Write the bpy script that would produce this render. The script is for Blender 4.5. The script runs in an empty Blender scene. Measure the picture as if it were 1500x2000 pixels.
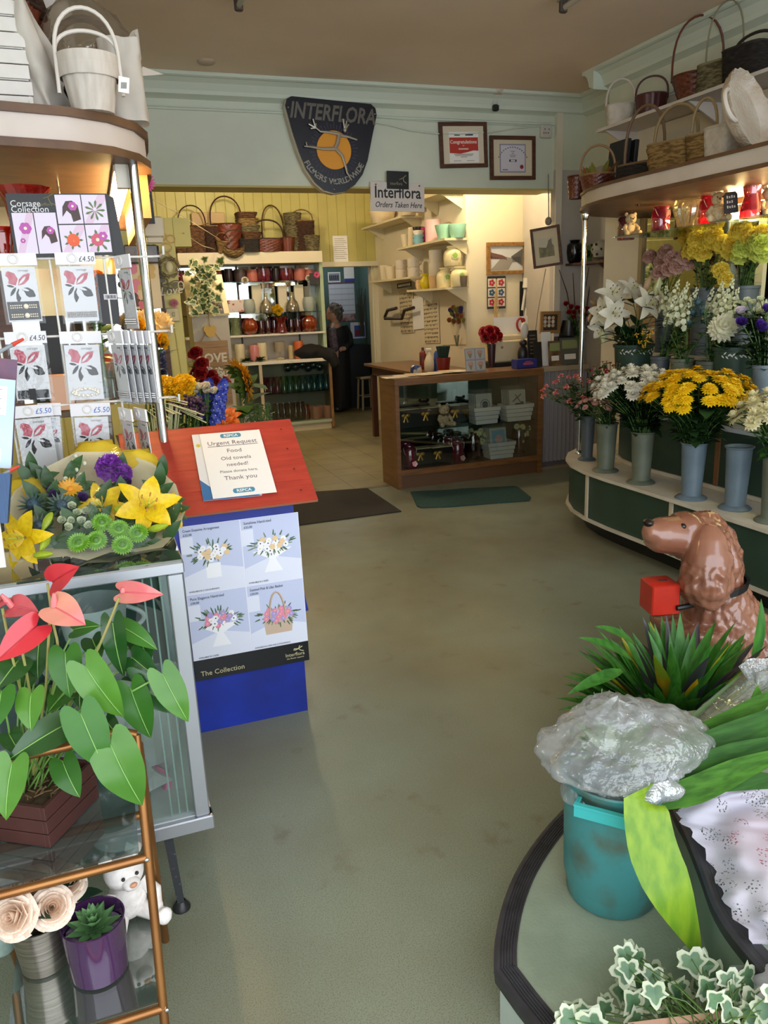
import bpy,bmesh,math,random
from mathutils import Vector,Matrix,Euler
rnd=random.Random(11)
S=bpy.context.scene
COL=S.collection
PI=math.pi
V=Vector
F=1510.76
CH=1.56
_yaw,_pit,_rol=math.radians(19.494),math.radians(15.134),math.radians(2.288)
_fw=V((math.sin(_yaw)*math.cos(_pit),math.cos(_yaw)*math.cos(_pit),-math.sin(_pit)))
_r=V((math.cos(_yaw),-math.sin(_yaw),0))
_d=_fw.cross(_r)
_rr=math.cos(_rol)*_r+math.sin(_rol)*_d
_dd=-math.sin(_rol)*_r+math.cos(_rol)*_d
CAM=V((0,0,CH))
def P(x,y,X=None,Y=None,Z=None):
    """survey point: where the sight line of a photo position meets a plane of the room"""
    v=_rr*((x-750)/F)+_dd*((y-1000)/F)+_fw
    if Z is not None:t=(Z-CH)/v.z
    elif Y is not None:t=Y/v.y
    else:t=X/v.x
    return CAM+v*t
def srgb(h):
    h=h.lstrip('#')
    o=[]
    for i in (0,2,4):
        c=int(h[i:i+2],16)/255
        o.append(c/12.92 if c<=.04045 else ((c+.055)/1.055)**2.4)
    return (*o,1)
_mats={}
def mat(h,rough=.6,metal=0,h2=None,nscale=8,namt=.5,bump=0,bscale=40,spec=.5,coat=0,sub=0,trans=0,stretch=None,detail=4,sheen=0,lo=.35,hi=.65):
    key=(h,rough,metal,h2,nscale,namt,bump,bscale,spec,coat,sub,trans,stretch,detail,lo,hi)
    if key in _mats:return _mats[key]
    m=bpy.data.materials.new('m_'+h.strip('#'));m.use_nodes=True
    nt=m.node_tree;b=nt.nodes['Principled BSDF']
    b.inputs['Base Color'].default_value=srgb(h)
    b.inputs['Roughness'].default_value=rough
    b.inputs['Metallic'].default_value=metal
    b.inputs['Specular IOR Level'].default_value=spec
    b.inputs['Coat Weight'].default_value=coat
    if sub:
        b.inputs['Subsurface Weight'].default_value=sub
        b.inputs['Subsurface Scale'].default_value=.01
    if trans:b.inputs['Transmission Weight'].default_value=trans
    co=None
    if h2 or bump:
        tc=nt.nodes.new('ShaderNodeTexCoord');co=tc.outputs['Object']
        if stretch:
            mp=nt.nodes.new('ShaderNodeMapping');mp.inputs['Scale'].default_value=stretch
            nt.links.new(co,mp.inputs['Vector']);co=mp.outputs['Vector']
    if h2:
        n=nt.nodes.new('ShaderNodeTexNoise');n.inputs['Scale'].default_value=nscale;n.inputs['Detail'].default_value=detail
        r=nt.nodes.new('ShaderNodeMapRange');r.inputs['From Min'].default_value=lo;r.inputs['From Max'].default_value=hi
        mx=nt.nodes.new('ShaderNodeMix');mx.data_type='RGBA'
        mx.inputs[6].default_value=srgb(h);mx.inputs[7].default_value=srgb(h2)
        nt.links.new(co,n.inputs['Vector']);nt.links.new(n.outputs['Fac'],r.inputs['Value'])
        nt.links.new(r.outputs['Result'],mx.inputs[0]);nt.links.new(mx.outputs[2],b.inputs['Base Color'])
    if bump:
        n2=nt.nodes.new('ShaderNodeTexNoise');n2.inputs['Scale'].default_value=bscale;n2.inputs['Detail'].default_value=3
        bp=nt.nodes.new('ShaderNodeBump');bp.inputs['Strength'].default_value=bump;bp.inputs['Distance'].default_value=.02
        nt.links.new(co,n2.inputs['Vector']);nt.links.new(n2.outputs['Fac'],bp.inputs['Height'])
        nt.links.new(bp.outputs['Normal'],b.inputs['Normal'])
    _mats[key]=m
    return m
def glass(h='#ffffff',refl=.12,rough=.03,clear=1.0,body=0.0,bump=0,bscale=30,edge=.55):
    """thin glass or clear film: tinted see-through + gloss, with an optional milky body"""
    key=('g',h,refl,rough,clear,body,bump,bscale,edge)
    if key in _mats:return _mats[key]
    m=bpy.data.materials.new('glass_'+h.strip('#'));m.use_nodes=True
    nt=m.node_tree;nt.nodes.clear()
    out=nt.nodes.new('ShaderNodeOutputMaterial')
    t=nt.nodes.new('ShaderNodeBsdfTransparent');t.inputs['Color'].default_value=srgb(h)
    g=nt.nodes.new('ShaderNodeBsdfGlossy');g.inputs['Roughness'].default_value=rough
    lw=nt.nodes.new('ShaderNodeLayerWeight');lw.inputs['Blend'].default_value=.25
    mr=nt.nodes.new('ShaderNodeMapRange');mr.inputs['To Min'].default_value=refl;mr.inputs['To Max'].default_value=min(1,refl+edge)
    mx=nt.nodes.new('ShaderNodeMixShader')
    nt.links.new(lw.outputs['Facing'],mr.inputs['Value']);nt.links.new(mr.outputs['Result'],mx.inputs['Fac'])
    base=t.outputs[0]
    if body:
        d=nt.nodes.new('ShaderNodeBsdfDiffuse');d.inputs['Color'].default_value=srgb(h)
        tr=nt.nodes.new('ShaderNodeBsdfTranslucent');tr.inputs['Color'].default_value=srgb(h)
        a=nt.nodes.new('ShaderNodeMixShader');a.inputs[0].default_value=.5
        nt.links.new(d.outputs[0],a.inputs[1]);nt.links.new(tr.outputs[0],a.inputs[2])
        b2=nt.nodes.new('ShaderNodeMixShader');b2.inputs[0].default_value=body
        nt.links.new(t.outputs[0],b2.inputs[1]);nt.links.new(a.outputs[0],b2.inputs[2]);base=b2.outputs[0]
    nt.links.new(base,mx.inputs[1]);nt.links.new(g.outputs[0],mx.inputs[2])
    if bump:
        tc=nt.nodes.new('ShaderNodeTexCoord')
        n2=nt.nodes.new('ShaderNodeTexNoise');n2.inputs['Scale'].default_value=bscale;n2.inputs['Detail'].default_value=3
        bp=nt.nodes.new('ShaderNodeBump');bp.inputs['Strength'].default_value=bump;bp.inputs['Distance'].default_value=.02
        nt.links.new(tc.outputs['Object'],n2.inputs['Vector']);nt.links.new(n2.outputs['Fac'],bp.inputs['Height'])
        nt.links.new(bp.outputs['Normal'],g.inputs['Normal'])
    nt.links.new(mx.outputs[0],out.inputs['Surface'])
    _mats[key]=m
    return m
def emis(h,s):
    key=('e',h,s)
    if key in _mats:return _mats[key]
    m=bpy.data.materials.new('lamp_'+h.strip('#'));m.use_nodes=True
    b=m.node_tree.nodes['Principled BSDF']
    b.inputs['Base Color'].default_value=srgb(h)
    b.inputs['Emission Color'].default_value=srgb(h);b.inputs['Emission Strength'].default_value=s
    _mats[key]=m
    return m
def leafmat(h,h2,rough=.4,tr=.25,nscale=14,stretch=None,spec=.5):
    """leaf or petal: two tone, some light through it"""
    key=('l',h,h2,rough,tr,nscale,stretch)
    if key in _mats:return _mats[key]
    m=mat(h,rough,h2=h2,nscale=nscale,stretch=stretch,spec=spec).copy()
    nt=m.node_tree;b=nt.nodes['Principled BSDF'];out=nt.nodes['Material Output']
    tl=nt.nodes.new('ShaderNodeBsdfTranslucent');mx=nt.nodes.new('ShaderNodeMixShader');mx.inputs[0].default_value=tr
    src=b.inputs['Base Color'].links[0].from_socket
    nt.links.new(src,tl.inputs['Color'])
    nt.links.new(b.outputs[0],mx.inputs[1]);nt.links.new(tl.outputs[0],mx.inputs[2]);nt.links.new(mx.outputs[0],out.inputs['Surface'])
    _mats[key]=m
    return m
def tag(o,label=None,cat=None,group=None,kind=None):
    if label:o['label']=label
    if cat:o['category']=cat
    if group:o['group']=group
    if kind:o['kind']=kind
    return o
def thing(name,label,cat,loc=(0,0,0),rz=0,group=None):
    o=bpy.data.objects.new(name,None);COL.objects.link(o)
    o.empty_display_size=.05
    o.location=loc;o.rotation_euler=(0,0,rz)
    return tag(o,label,cat,group)
def mw(o):
    m=Matrix.LocRotScale(o.location,o.rotation_euler,o.scale)
    return mw(o.parent) @ m if o.parent else m
def dup(root,loc,rz=None,label=None,group=None,scale=None):
    r=root.copy();COL.objects.link(r);r.location=loc
    if rz is not None:r.rotation_euler=(0,0,rz)
    if scale:r.scale=(scale,)*3
    if label:r['label']=label
    if group:r['group']=group
    for ch in list(root.children):
        c=ch.copy();COL.objects.link(c);c.parent=r
        for g in list(ch.children):
            d=g.copy();COL.objects.link(d);d.parent=c
    return r
class B:
    """mesh collector"""
    def __init__(s):s.bm=bmesh.new();s.mi=0
    def f(s,pts,mi=None):
        try:
            fc=s.bm.faces.new([s.bm.verts.new(p) for p in pts]);fc.material_index=s.mi if mi is None else mi
        except ValueError:pass
        return s
    def _grid(s,rows,closed=False,mi=None):
        mi=s.mi if mi is None else mi
        vs=[[s.bm.verts.new(p) for p in r] for r in rows]
        n=len(rows[0])
        for a,b in zip(vs[:-1],vs[1:]):
            for j in range(n if closed else n-1):
                k=(j+1) % n
                try:fc=s.bm.faces.new((a[j],a[k],b[k],b[j]));fc.material_index=mi
                except ValueError:pass
        return vs
    def cap(s,ring,mi=None):
        try:fc=s.bm.faces.new(ring);fc.material_index=s.mi if mi is None else mi
        except ValueError:pass
    def box(s,c,d,rz=0,rx=0,ry=0,mi=None,bev=0):
        m=Matrix.Translation(c) @ Euler((rx,ry,rz)).to_matrix().to_4x4()
        x,y,z=d[0]/2,d[1]/2,d[2]/2
        if bev and min(x,y,z)>bev:
            def ring(zz,i):
                a,b2=x-i,y-i
                return [m @ V(p) for p in ((a-bev,-b2,zz),(a,-b2+bev,zz),(a,b2-bev,zz),(a-bev,b2,zz),(-a+bev,b2,zz),(-a,b2-bev,zz),(-a,-b2+bev,zz),(-a+bev,-b2,zz))]
            vs=s._grid([ring(-z,bev),ring(-z+bev,0),ring(z-bev,0),ring(z,bev)],True,mi)
            s.cap(vs[0][::-1],mi);s.cap(vs[-1],mi)
            return s
        p=[m @ V((sx*x,sy*y,sz*z)) for sz in (-1,1) for sx,sy in ((-1,-1),(1,-1),(1,1),(-1,1))]
        v=[s.bm.verts.new(q) for q in p]
        for q in ((3,2,1,0),(4,5,6,7),(0,1,5,4),(1,2,6,5),(2,3,7,6),(3,0,4,7)):
            fc=s.bm.faces.new([v[i] for i in q]);fc.material_index=s.mi if mi is None else mi
        return s
    def bx(s,x0,x1,y0,y1,z0,z1,mi=None,bev=0):
        return s.box(((x0+x1)/2,(y0+y1)/2,(z0+z1)/2),(abs(x1-x0),abs(y1-y0),abs(z1-z0)),mi=mi,bev=bev)
    def tube(s,pts,r,n=8,mi=None,closed=False,cap=True):
        pts=[V(p) for p in pts];k=len(pts)
        rs=r if isinstance(r,(list,tuple)) else [r]*k
        rows=[];prev=None
        for i,p in enumerate(pts):
            if closed:t=pts[(i+1) % k]-pts[i-1]
            else:t=pts[min(i+1,k-1)]-pts[max(i-1,0)]
            t=t.normalized() if t.length>1e-9 else V((0,0,1))
            if prev is None:
                u=t.orthogonal().normalized()
            else:
                u=prev- t*prev.dot(t)
                u=u.normalized() if u.length>1e-6 else t.orthogonal().normalized()
            prev=u;w=t.cross(u)
            rows.append([p+(u*math.cos(a)+w*math.sin(a))*rs[i] for a in [2*PI*j/n for j in range(n)]])
        if closed:rows.append(rows[0])
        vs=s._grid(rows,True,mi)
        if cap and not closed:s.cap(vs[0][::-1],mi);s.cap(vs[-1],mi)
        return s
    def cyl(s,p,h,r0,r1=None,n=20,mi=None):
        p=V(p);return s.tube([p,p+V((0,0,h))],[r0,r0 if r1 is None else r1],n,mi)
    def lathe(s,prof,c=(0,0,0),n=28,mi=None,capb=True,capt=False,mod=None,ax=None):
        c=V(c);rows=[]
        for i,(r,z) in enumerate(prof):
            row=[]
            for j in range(n):
                a=2*PI*j/n
                q=r*(mod(a,z,i) if mod else 1)
                row.append(V((q*math.cos(a),q*math.sin(a),z)))
            rows.append(row)
        if ax:rows=[[ax @ p for p in r] for r in rows]
        rows=[[c+p for p in r] for r in rows]
        vs=s._grid(rows,True,mi)
        if capb:s.cap(vs[0][::-1],mi)
        if capt:s.cap(vs[-1],mi)
        return s
    def ball(s,c,r,sc=(1,1,1),n=12,m=8,mi=None,mod=None,rot=None):
        c=V(c);rows=[]
        for i in range(m+1):
            t=PI*i/m- PI/2
            row=[]
            for j in range(n):
                a=2*PI*j/n
                q=max(math.cos(t),.02)
                p=V((q*math.cos(a),q*math.sin(a),math.sin(t)))
                k=r*(mod(p) if mod else 1)
                p=V((p.x*sc[0]*k,p.y*sc[1]*k,p.z*sc[2]*k))
                if rot:p=rot @ p
                row.append(c+p)
            rows.append(row)
        vs=s._grid(rows,True,mi)
        s.cap(vs[0][::-1],mi);s.cap(vs[-1],mi)
        return s
    def prism(s,poly,z0,z1,mi=None,side=None,m=None):
        """poly: (x, y) outline, extruded in z; m maps to the world"""
        m=m or Matrix.Identity(4)
        a=[s.bm.verts.new(m @ V((x,y,z0))) for x,y in poly];b=[s.bm.verts.new(m @ V((x,y,z1))) for x,y in poly]
        mi=s.mi if mi is None else mi
        n=len(poly)
        for vs,q in ((a[::-1],mi),(b,mi)):
            try:fc=s.bm.faces.new(vs);fc.material_index=q
            except ValueError:pass
        for i in range(n):
            fc=s.bm.faces.new((a[i],a[(i+1) % n],b[(i+1) % n],b[i]));fc.material_index=mi if side is None else side
        return s
    def grid(s,fn,nu,nv,mi=None,closed=False):
        s._grid([[V(fn(i/nu,j/nv)) for j in range(nv+(0 if closed else 1))] for i in range(nu+1)],closed,mi)
        return s
    def leaf(s,base,d,n,L,W,prof=None,bend=0,fold=.15,nu=7,nw=2,mi=None,wave=0,bend2=0,lobe=0):
        base=V(base);d=V(d).normalized();n=V(n);n=(n-d*n.dot(d));n=n.normalized() if n.length>1e-6 else d.orthogonal().normalized()
        sd=d.cross(n);prof=prof or (lambda t:math.sin(PI*min(1,t**.8*.98+.02))**.8)
        rows=[]
        for i in range(nu+1):
            t=i/nu;w=W*prof(t)
            if abs(bend)>1e-3:
                a=bend*t;c=base+(d*math.sin(a)+n*(math.cos(a)-1))*(L/bend);nn=n*math.cos(a)+d*math.sin(a)
            else:c=base+d*L*t;nn=n
            c=c+sd*(bend2*t*t*L)
            row=[]
            for j in range(-nw,nw+1):
                k=j/nw
                bk=d*(-lobe*L*math.sin(PI*min(1,abs(k)*.78))*max(0,1-t/.34)) if lobe else V()
                row.append(c+bk+sd*w*k+nn*(abs(k)*w*fold+wave*w*math.sin(t*14+k*2)))
            rows.append(row)
        s._grid(rows,False,mi)
        return s
    def text(s,st,size,m,depth=.0006,mi=None,align='CENTER',shear=0,space=1,sx=1,bold=0,alignv='BOTTOM_BASELINE'):
        cu=bpy.data.curves.new('t','FONT');cu.body=st;cu.size=size;cu.align_x=align;cu.shear=shear
        cu.space_character=space;cu.extrude=depth;cu.resolution_u=2;cu.offset=bold;cu.align_y=alignv
        ob=bpy.data.objects.new('t',cu);COL.objects.link(ob)
        dg=bpy.context.evaluated_depsgraph_get();dg.update()
        me=bpy.data.meshes.new_from_object(ob.evaluated_get(dg))
        bpy.data.objects.remove(ob);bpy.data.curves.remove(cu)
        k=len(s.bm.faces);nv=len(s.bm.verts)
        s.bm.from_mesh(me);bpy.data.meshes.remove(me)
        s.bm.verts.ensure_lookup_table();s.bm.faces.ensure_lookup_table()
        mm=m @ Matrix.Diagonal((sx,1,1,1))
        for v in s.bm.verts[nv:]:v.co=mm @ v.co
        for fc in s.bm.faces[k:]:fc.material_index=s.mi if mi is None else mi;fc.smooth=False
        return s
    def out(s,name,mats,parent=None,smooth=True,world=False,loc=None,ang=40,noise=0,nsc=30):
        """finish as one mesh object. world=True: points are room points and become local to the parent"""
        if noise:
            from mathutils import noise as nz
            for v in s.bm.verts:v.co += nz.noise_vector(v.co*nsc)*noise
        if world and parent is not None:
            s.bm.transform(mw(parent).inverted())
        if loc is not None:s.bm.transform(Matrix.Translation(-V(loc)))
        me=bpy.data.meshes.new(name)
        bmesh.ops.recalc_face_normals(s.bm,faces=s.bm.faces)
        if smooth:
            for fc in s.bm.faces:fc.smooth=True
            for e in s.bm.edges:
                if len(e.link_faces)==2 and e.calc_face_angle(0)>math.radians(ang):e.smooth=False
        s.bm.to_mesh(me);s.bm.free()
        for m in (mats if isinstance(mats,(list,tuple)) else [mats]):me.materials.append(m)
        o=bpy.data.objects.new(name,me);COL.objects.link(o)
        if parent is not None:o.parent=parent
        if loc is not None:o.location=loc
        return o
def struct(name,b,mats,smooth=False):
    o=b.out(name,mats,smooth=smooth);o['kind']='structure';return o
def solo(name,label,cat,b,mats,loc,group=None,smooth=True,**k):
    """a thing that is one mesh, its points in room coordinates"""
    return tag(b.out(name,mats,loc=loc,smooth=smooth,**k),label,cat,group)
def inst(src,parent,m,name=None):
    """another copy of a part under its thing"""
    o=src.copy();COL.objects.link(o);o.parent=parent;o.matrix_local=m
    if name:o.name=name
    return o
def frame(o,r,u):
    """matrix of a flat thing: x along r, y along u, z out of it"""
    r=V(r).normalized();u=V(u);u=(u-r*u.dot(r)).normalized();n=r.cross(u)
    return Matrix(((r.x,u.x,n.x,o[0]),(r.y,u.y,n.y,o[1]),(r.z,u.z,n.z,o[2]),(0,0,0,1)))
def rect(b,m,x0,y0,x1,y1,z0,z1,mi=0):
    return b.prism([(x0,y0),(x1,y0),(x1,y1),(x0,y1)],z0,z1,mi,m=m)
_dc=[0]
def disc(b,m,x,y,r,z0,z1,mi=0,n=18,sy=1):
    _dc[0] += 1;z1 += (_dc[0] % 40)*2e-5
    return b.prism([(x+r*math.cos(2*PI*i/n),y+r*sy*math.sin(2*PI*i/n)) for i in range(n)],z0,z1,mi,m=m)
def rotz(a):return Matrix.Rotation(a,4,'Z')
def aim(d,up=V((0,0,1))):
    """rotation taking +Z to d"""
    return V(d).normalized().to_track_quat('Z','Y').to_matrix().to_4x4()
def T(v):return Matrix.Translation(v)
WHITE=mat('#e9e6df',.5)
PAPER=mat('#f0eeea',.7)
BLACK=mat('#151516',.5)
CREAM=mat('#e6d9b8',.5)
CHROME=mat('#cfd2d6',.12,1)
ALU=mat('#b9bcc4',.35,.85)
GOLD=mat('#c9a24c',.3,.8)
DWOOD=mat('#5a3520',.5,h2='#442614',nscale=6,stretch=(1,1,8))
CLEAR=glass('#f7fbfa',.06)
MIRROR=mat('#c9cdc8',.03,1)
LEAF=leafmat('#2f5a22','#3f7030')
DLEAF=leafmat('#1f3d1a','#2d5426')
STEMM=mat('#4c6b2f',.6)
# ================================================================ THE ROOM
XR,XB,XL=4.25,3.9,-1.7
YB,YW,ZC=6.35,10.1,3.2
MINT=mat('#d3d9c8',.6,h2='#c8cfbc',nscale=2)
MINTD=mat('#ccd5c6',.55)
YEL=mat('#c0b86c',.5,h2='#b5ad62',nscale=3)
CREAMW=mat('#ddd6c4',.65,h2='#d2cab6',nscale=2)
LILAC=mat('#b9b4ae',.65,h2='#aaa49d',nscale=2)
FLOORM=mat('#8a8f7c',.34,h2='#79705a',nscale=1.3,bump=.05,bscale=90,spec=.45,detail=9)
def floor_mat():
    m=mat('#8f9482',.36).copy();nt=m.node_tree;b=nt.nodes['Principled BSDF']
    tc=nt.nodes.new('ShaderNodeTexCoord')
    def noise(sc,de,lo,hi):
        n=nt.nodes.new('ShaderNodeTexNoise');n.inputs['Scale'].default_value=sc;n.inputs['Detail'].default_value=de
        r=nt.nodes.new('ShaderNodeMapRange');r.inputs['From Min'].default_value=lo;r.inputs['From Max'].default_value=hi
        nt.links.new(tc.outputs['Object'],n.inputs['Vector']);nt.links.new(n.outputs['Fac'],r.inputs['Value']);return r.outputs['Result']
    def mix(f,a,h):
        x=nt.nodes.new('ShaderNodeMix');x.data_type='RGBA';nt.links.new(f,x.inputs[0])
        if isinstance(a,str):x.inputs[6].default_value=srgb(a)
        else:nt.links.new(a,x.inputs[6])
        x.inputs[7].default_value=srgb(h);return x.outputs[2]
    c=mix(noise(1.1,8,.4,.68),'#8c9582','#7f7a62')
    c2=mix(noise(300,3,.47,.7),c,'#666c5c')
    c3=mix(noise(7,6,.62,.8),c2,'#6e6450')
    nt.links.new(c3,b.inputs['Base Color'])
    r=noise(5,4,.2,.8);mr=nt.nodes.new('ShaderNodeMapRange');mr.inputs['To Min'].default_value=.28;mr.inputs['To Max'].default_value=.5
    nt.links.new(r,mr.inputs['Value']);nt.links.new(mr.outputs['Result'],b.inputs['Roughness'])
    return m
b=B();b.bx(XL-.3,XR+.4,-3,6.27,-.1,0);struct('floor',b,floor_mat())
b=B();t=.305
b.bx(XL-.3,XR+.6,6.27,12.4,-.1,-.004,1)
for i in range(int((XR+.6-XL+.3)/t)+1):
    for j in range(21):
        x=XL-.3+i*t;y=6.28+j*t*.95
        b.bx(x+.0015,min(x+t-.0015,XR+.6),y+.0015,y+t*.95-.0015,-.004,0,mi=0)
struct('floor_back',b,[mat('#8c8560',.4,h2='#777050',nscale=2.2,detail=6),mat('#6d6647',.7)])
b=B();b.bx(.6,2.3,6.235,6.29,0,.004);struct('trim_1',b,mat('#8a8058',.45,h2='#5f5a40',nscale=9))
b=B();b.bx(XL-.3,XR+.5,-.6,10.4,ZC,ZC+.1)
struct('ceiling',b,mat('#f2ddc6',.75,h2='#e6cfb6',nscale=.9))
b=B();b.bx(XL-.15,XL,-.6,10.1,0,ZC);struct('wall_left',b,MINT)
b=B();b.bx(XR,XR+.15,-.6,7.6,0,2.62,0);b.bx(XR,XR+.15,-.6,7.6,2.62,ZC,1)
struct('wall_right',b,[LILAC,MINT])
b=B();b.bx(XB,XR,-.6,5.5,0,2.86,0);b.bx(XB,XR,-.6,5.5,2.86,ZC,1)
struct('wall_right_breast',b,[CREAMW,MINT])
b=B();b.bx(XL,3.95,YB,YB+.28,2.47,ZC,0);b.bx(3.95,XR+.08,YB+.05,YB+.28,2.47,ZC,0);b.bx(XL,3.95,YB+.003,YB+.28,2.455,2.47,1)
struct('wall_bulkhead',b,[MINT,mat('#bfae6a',.6)])
b=B();b.bx(3.95,XR,YB-.03,YB+.04,0,2.62,0);b.bx(3.95,XR,YB-.03,YB+.04,2.62,ZC,1);b.bx(3.95,4.01,YB-.045,YB-.03,0,ZC-.05,2)
struct('wall_pier',b,[LILAC,MINT,CREAMW])
def cornice(name,prof,a,d,u,L):
    """prof (out from the wall, down from the ceiling) swept along d"""
    m=frame(a,u,(0,0,-1));n=m.col[2].to_3d();s=1 if n.dot(V(d))>0 else -1
    b=B();b.prism(prof,0,s*L,m=m);struct(name,b,MINTD)
CP=[(0,0),(.15,0),(.15,.022),(.135,.03),(.12,.03),(.085,.055),(.06,.1),(.055,.125),(.02,.14),(0,.15)]
cornice('trim_2',CP,(XL,YB,ZC),(1,0,0),(0,-1,0),XR-XL)
cornice('trim_3',CP,(XB,-.6,ZC),(0,1,0),(-1,0,0),6.1)
cornice('trim_4',CP,(XR,5.5,ZC),(0,1,0),(-1,0,0),.85)
cornice('trim_5',CP,(XB-.15,5.5,ZC),(1,0,0),(0,1,0),XR-XB+.15)
RP=[(0,0),(.018,.004),(.018,.014),(.01,.02),(.01,.03),(0,.034)]
cornice('trim_6',RP,(XL,YB,3.01),(1,0,0),(0,-1,0),3.98-XL)
cornice('trim_7',RP,(XB,-.6,2.88),(0,1,0),(-1,0,0),6.1)
def boards(b,x0,x1,z0,z1,y,w=.118,mi=0,dep=.02):
    n=max(1,round((x1-x0)/w));w=(x1-x0)/n
    for i in range(n):
        a=x0+i*w;g=.005
        b.prism([(a,y+dep),(a,y+.006),(a+g,y),(a+w-g,y),(a+w,y+.006),(a+w,y+dep)],z0,z1,mi)
b=B();boards(b,XL,2.85,0,ZC,YW);boards(b,2.85,3.6,2.07,ZC,YW);b.bx(XL,2.85,YW+.02,YW+.1,0,ZC,1);b.bx(2.85,3.6,YW+.02,YW+.1,2.07,ZC,1)
struct('wall_back',b,[YEL,mat('#98904a',.6)])
b=B()
b.bx(2.79,2.86,YW-.035,YW+.1,0,2.05);b.bx(3.545,3.6,YW-.05,YW+.1,0,2.05);b.bx(3.52,3.545,YW-.03,YW+.1,0,2.03);b.bx(2.79,3.63,YW-.1,YW+.1,2.03,2.09)
struct('door_1',b,mat('#d6cfb2',.5))
b=B();b.bx(3.6,4.6,7.4,YW+.1,0,ZC)
struct('wall_alcove',b,mat('#e4dac0',.6,h2='#dbd0b4',nscale=1.5))
b=B();b.bx(XR+.08,XR+.25,YB+.04,7.4,0,ZC);struct('wall_alcove_right',b,mat('#e4dac0',.6,h2='#dbd0b4',nscale=1.5))
TEAL=mat('#4d6a66',.6,h2='#45605c',nscale=3)
b=B();b.bx(2.6,4.6,11.9,12,0,2.5);struct('wall_store_back',b,TEAL)
b=B();b.bx(2.6,2.7,YW+.1,11.9,0,2.5);struct('wall_store_left',b,mat('#c79a5a',.6))
b=B();b.bx(3.95,4.05,YW+.1,11.9,0,2.5);struct('wall_store_right',b,TEAL)
b=B();b.bx(2.6,4.6,YW+.1,12,2.5,2.6);struct('ceiling_store',b,mat('#b8b4a6',.7))
b=B();boards(b,XL,.64,0,2.22,6.2,w=.16,dep=.03);b.bx(XL,.64,6.23,6.36,0,2.22,0);b.bx(.64,.76,6.2,6.36,2.02,2.22,0)
struct('wall_partition',b,[mat('#d8cf7e',.5,h2='#cfc572',nscale=2)])
def shield():
    c=P(647,293,Y=YB-.05);m=frame((c.x,YB-.075,c.z),(1,0,0),(0,0,1)) @ Matrix.Rotation(.045*-1,4,'Z')
    t=thing('shield_sign','dark blue shield-shaped flower shop sign with an orange sun on the mint wall','sign',(c.x,YB-.075,c.z))
    k=1.07
    W,H=.345*k,.325*k
    pts=[(-.30,.325),(-.335,.30),(-.35,.25)]
    left=[(-.35,.25),(-.27,-.02),(-.22,-.13),(-.16,-.215),(-.09,-.275),(0,-.30)]
    poly=[(-.30,.32),(-.335,.30),(-.347,.255),(-.30,.09),(-.255,-.04),(-.205,-.15),(-.14,-.235),(-.07,-.285),(.01,-.30),(.09,-.285),(.165,-.235),(.225,-.16),(.265,-.06),(.30,.1),(.335,.25),(.325,.295),(.29,.32)]
    poly=[(x*k,y*k) for x,y in poly]
    b=B();b.prism(poly,0,.025,0,side=1,m=m);b.prism([(x*1.0-.004,y-.004) for x,y in poly],-.075,0,1,m=m)
    b.out('panel',[mat('#0b0d1e',.3),mat('#c9bfae',.5)],t,world=True,ang=60)
    b=B();disc(b,m,.005*k,-.01*k,.13*k,.025,.034,n=40)
    b.out('sun_disc',mat('#e79a12',.4),t,world=True)
    b=B();b.text('INTERFLORA',.145*k,m @ T((-.0,.185*k,.026)),.004,shear=.22,sx=.76,bold=.004)
    b.out('name_lettering',mat('#6b6760',.35,.6),t,world=True)
    b=B();st='FLOWERS WORLD WIDE'
    for i,ch in enumerate(st):
        if ch==' ':continue
        a=math.radians(-150+i*(122/(len(st)-1)))
        r=.235*k
        b.text(ch,.056*k,m @ T((.005*k+r*math.cos(a),.01+r*math.sin(a)*.98,.026)) @ Matrix.Rotation(a+PI/2,4,'Z') @ T((0,-.02,0)),.003,bold=.001)
    b.out('motto_lettering',mat('#8d8a80',.4,.4),t,world=True)
    b=B()
    for i in range(44):
        a=2*PI*i/44;r0,r1=(.145*k,.185*k) if i % 2 else (.14*k,.17*k)
        mm=m @ T((.005*k,-.01*k,0)) @ Matrix.Rotation(a,4,'Z')
        b.prism([(r0,-.003),(r1,-.006),(r1,.006),(r0,.003)],.025,.029,m=mm)
    b.out('ray_ring',mat('#3c3a4c',.4,.5),t,world=True)
    b=B();SC=.0012*k
    def q(x,y):return m @ V(((x-760)*SC*.59,(750-y)*SC*.59-.01,.045))
    b.tube([q(820,600),q(800,690),q(770,740)],[.016,.017,.014],8)
    b.tube([q(770,740),q(650,750),q(520,740),q(450,740)],[.015,.012,.008,.006],8)
    b.tube([q(770,730),q(850,800),q(885,900),q(900,960),q(950,1030)],[.015,.013,.01,.008,.004],8)
    b.tube([q(820,600),q(700,590),q(620,590),q(560,550)],[.012,.009,.007,.006],8)
    b.tube([q(830,610),q(920,620),q(1010,640)],[.012,.009,.006],8)
    b.ball(q(880,560),.016,n=10,m=6)
    for x,y in ((860,455),(900,470),(920,500)):b.tube([q(880,560),q(x,y)],[.009,.006],6)
    for x,y in ((500,530),(545,480),(520,570),(575,520)):b.tube([q(570,560),q(x,y)],[.008,.006],6)
    b.tube([q(480,740),q(470,700)],[.008,.004],6)
    b.out('running_figure',mat('#b9b2a4',.35,.5),t,world=True)
    for x,y in ((-.325,.245),(.32,.255),(.005,-.275)):
        b=B();b.ball(m @ V((x*k,y*k,.027)),.006,n=8,m=5);b.out('screw',CHROME,t,world=True)
shield()
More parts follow.
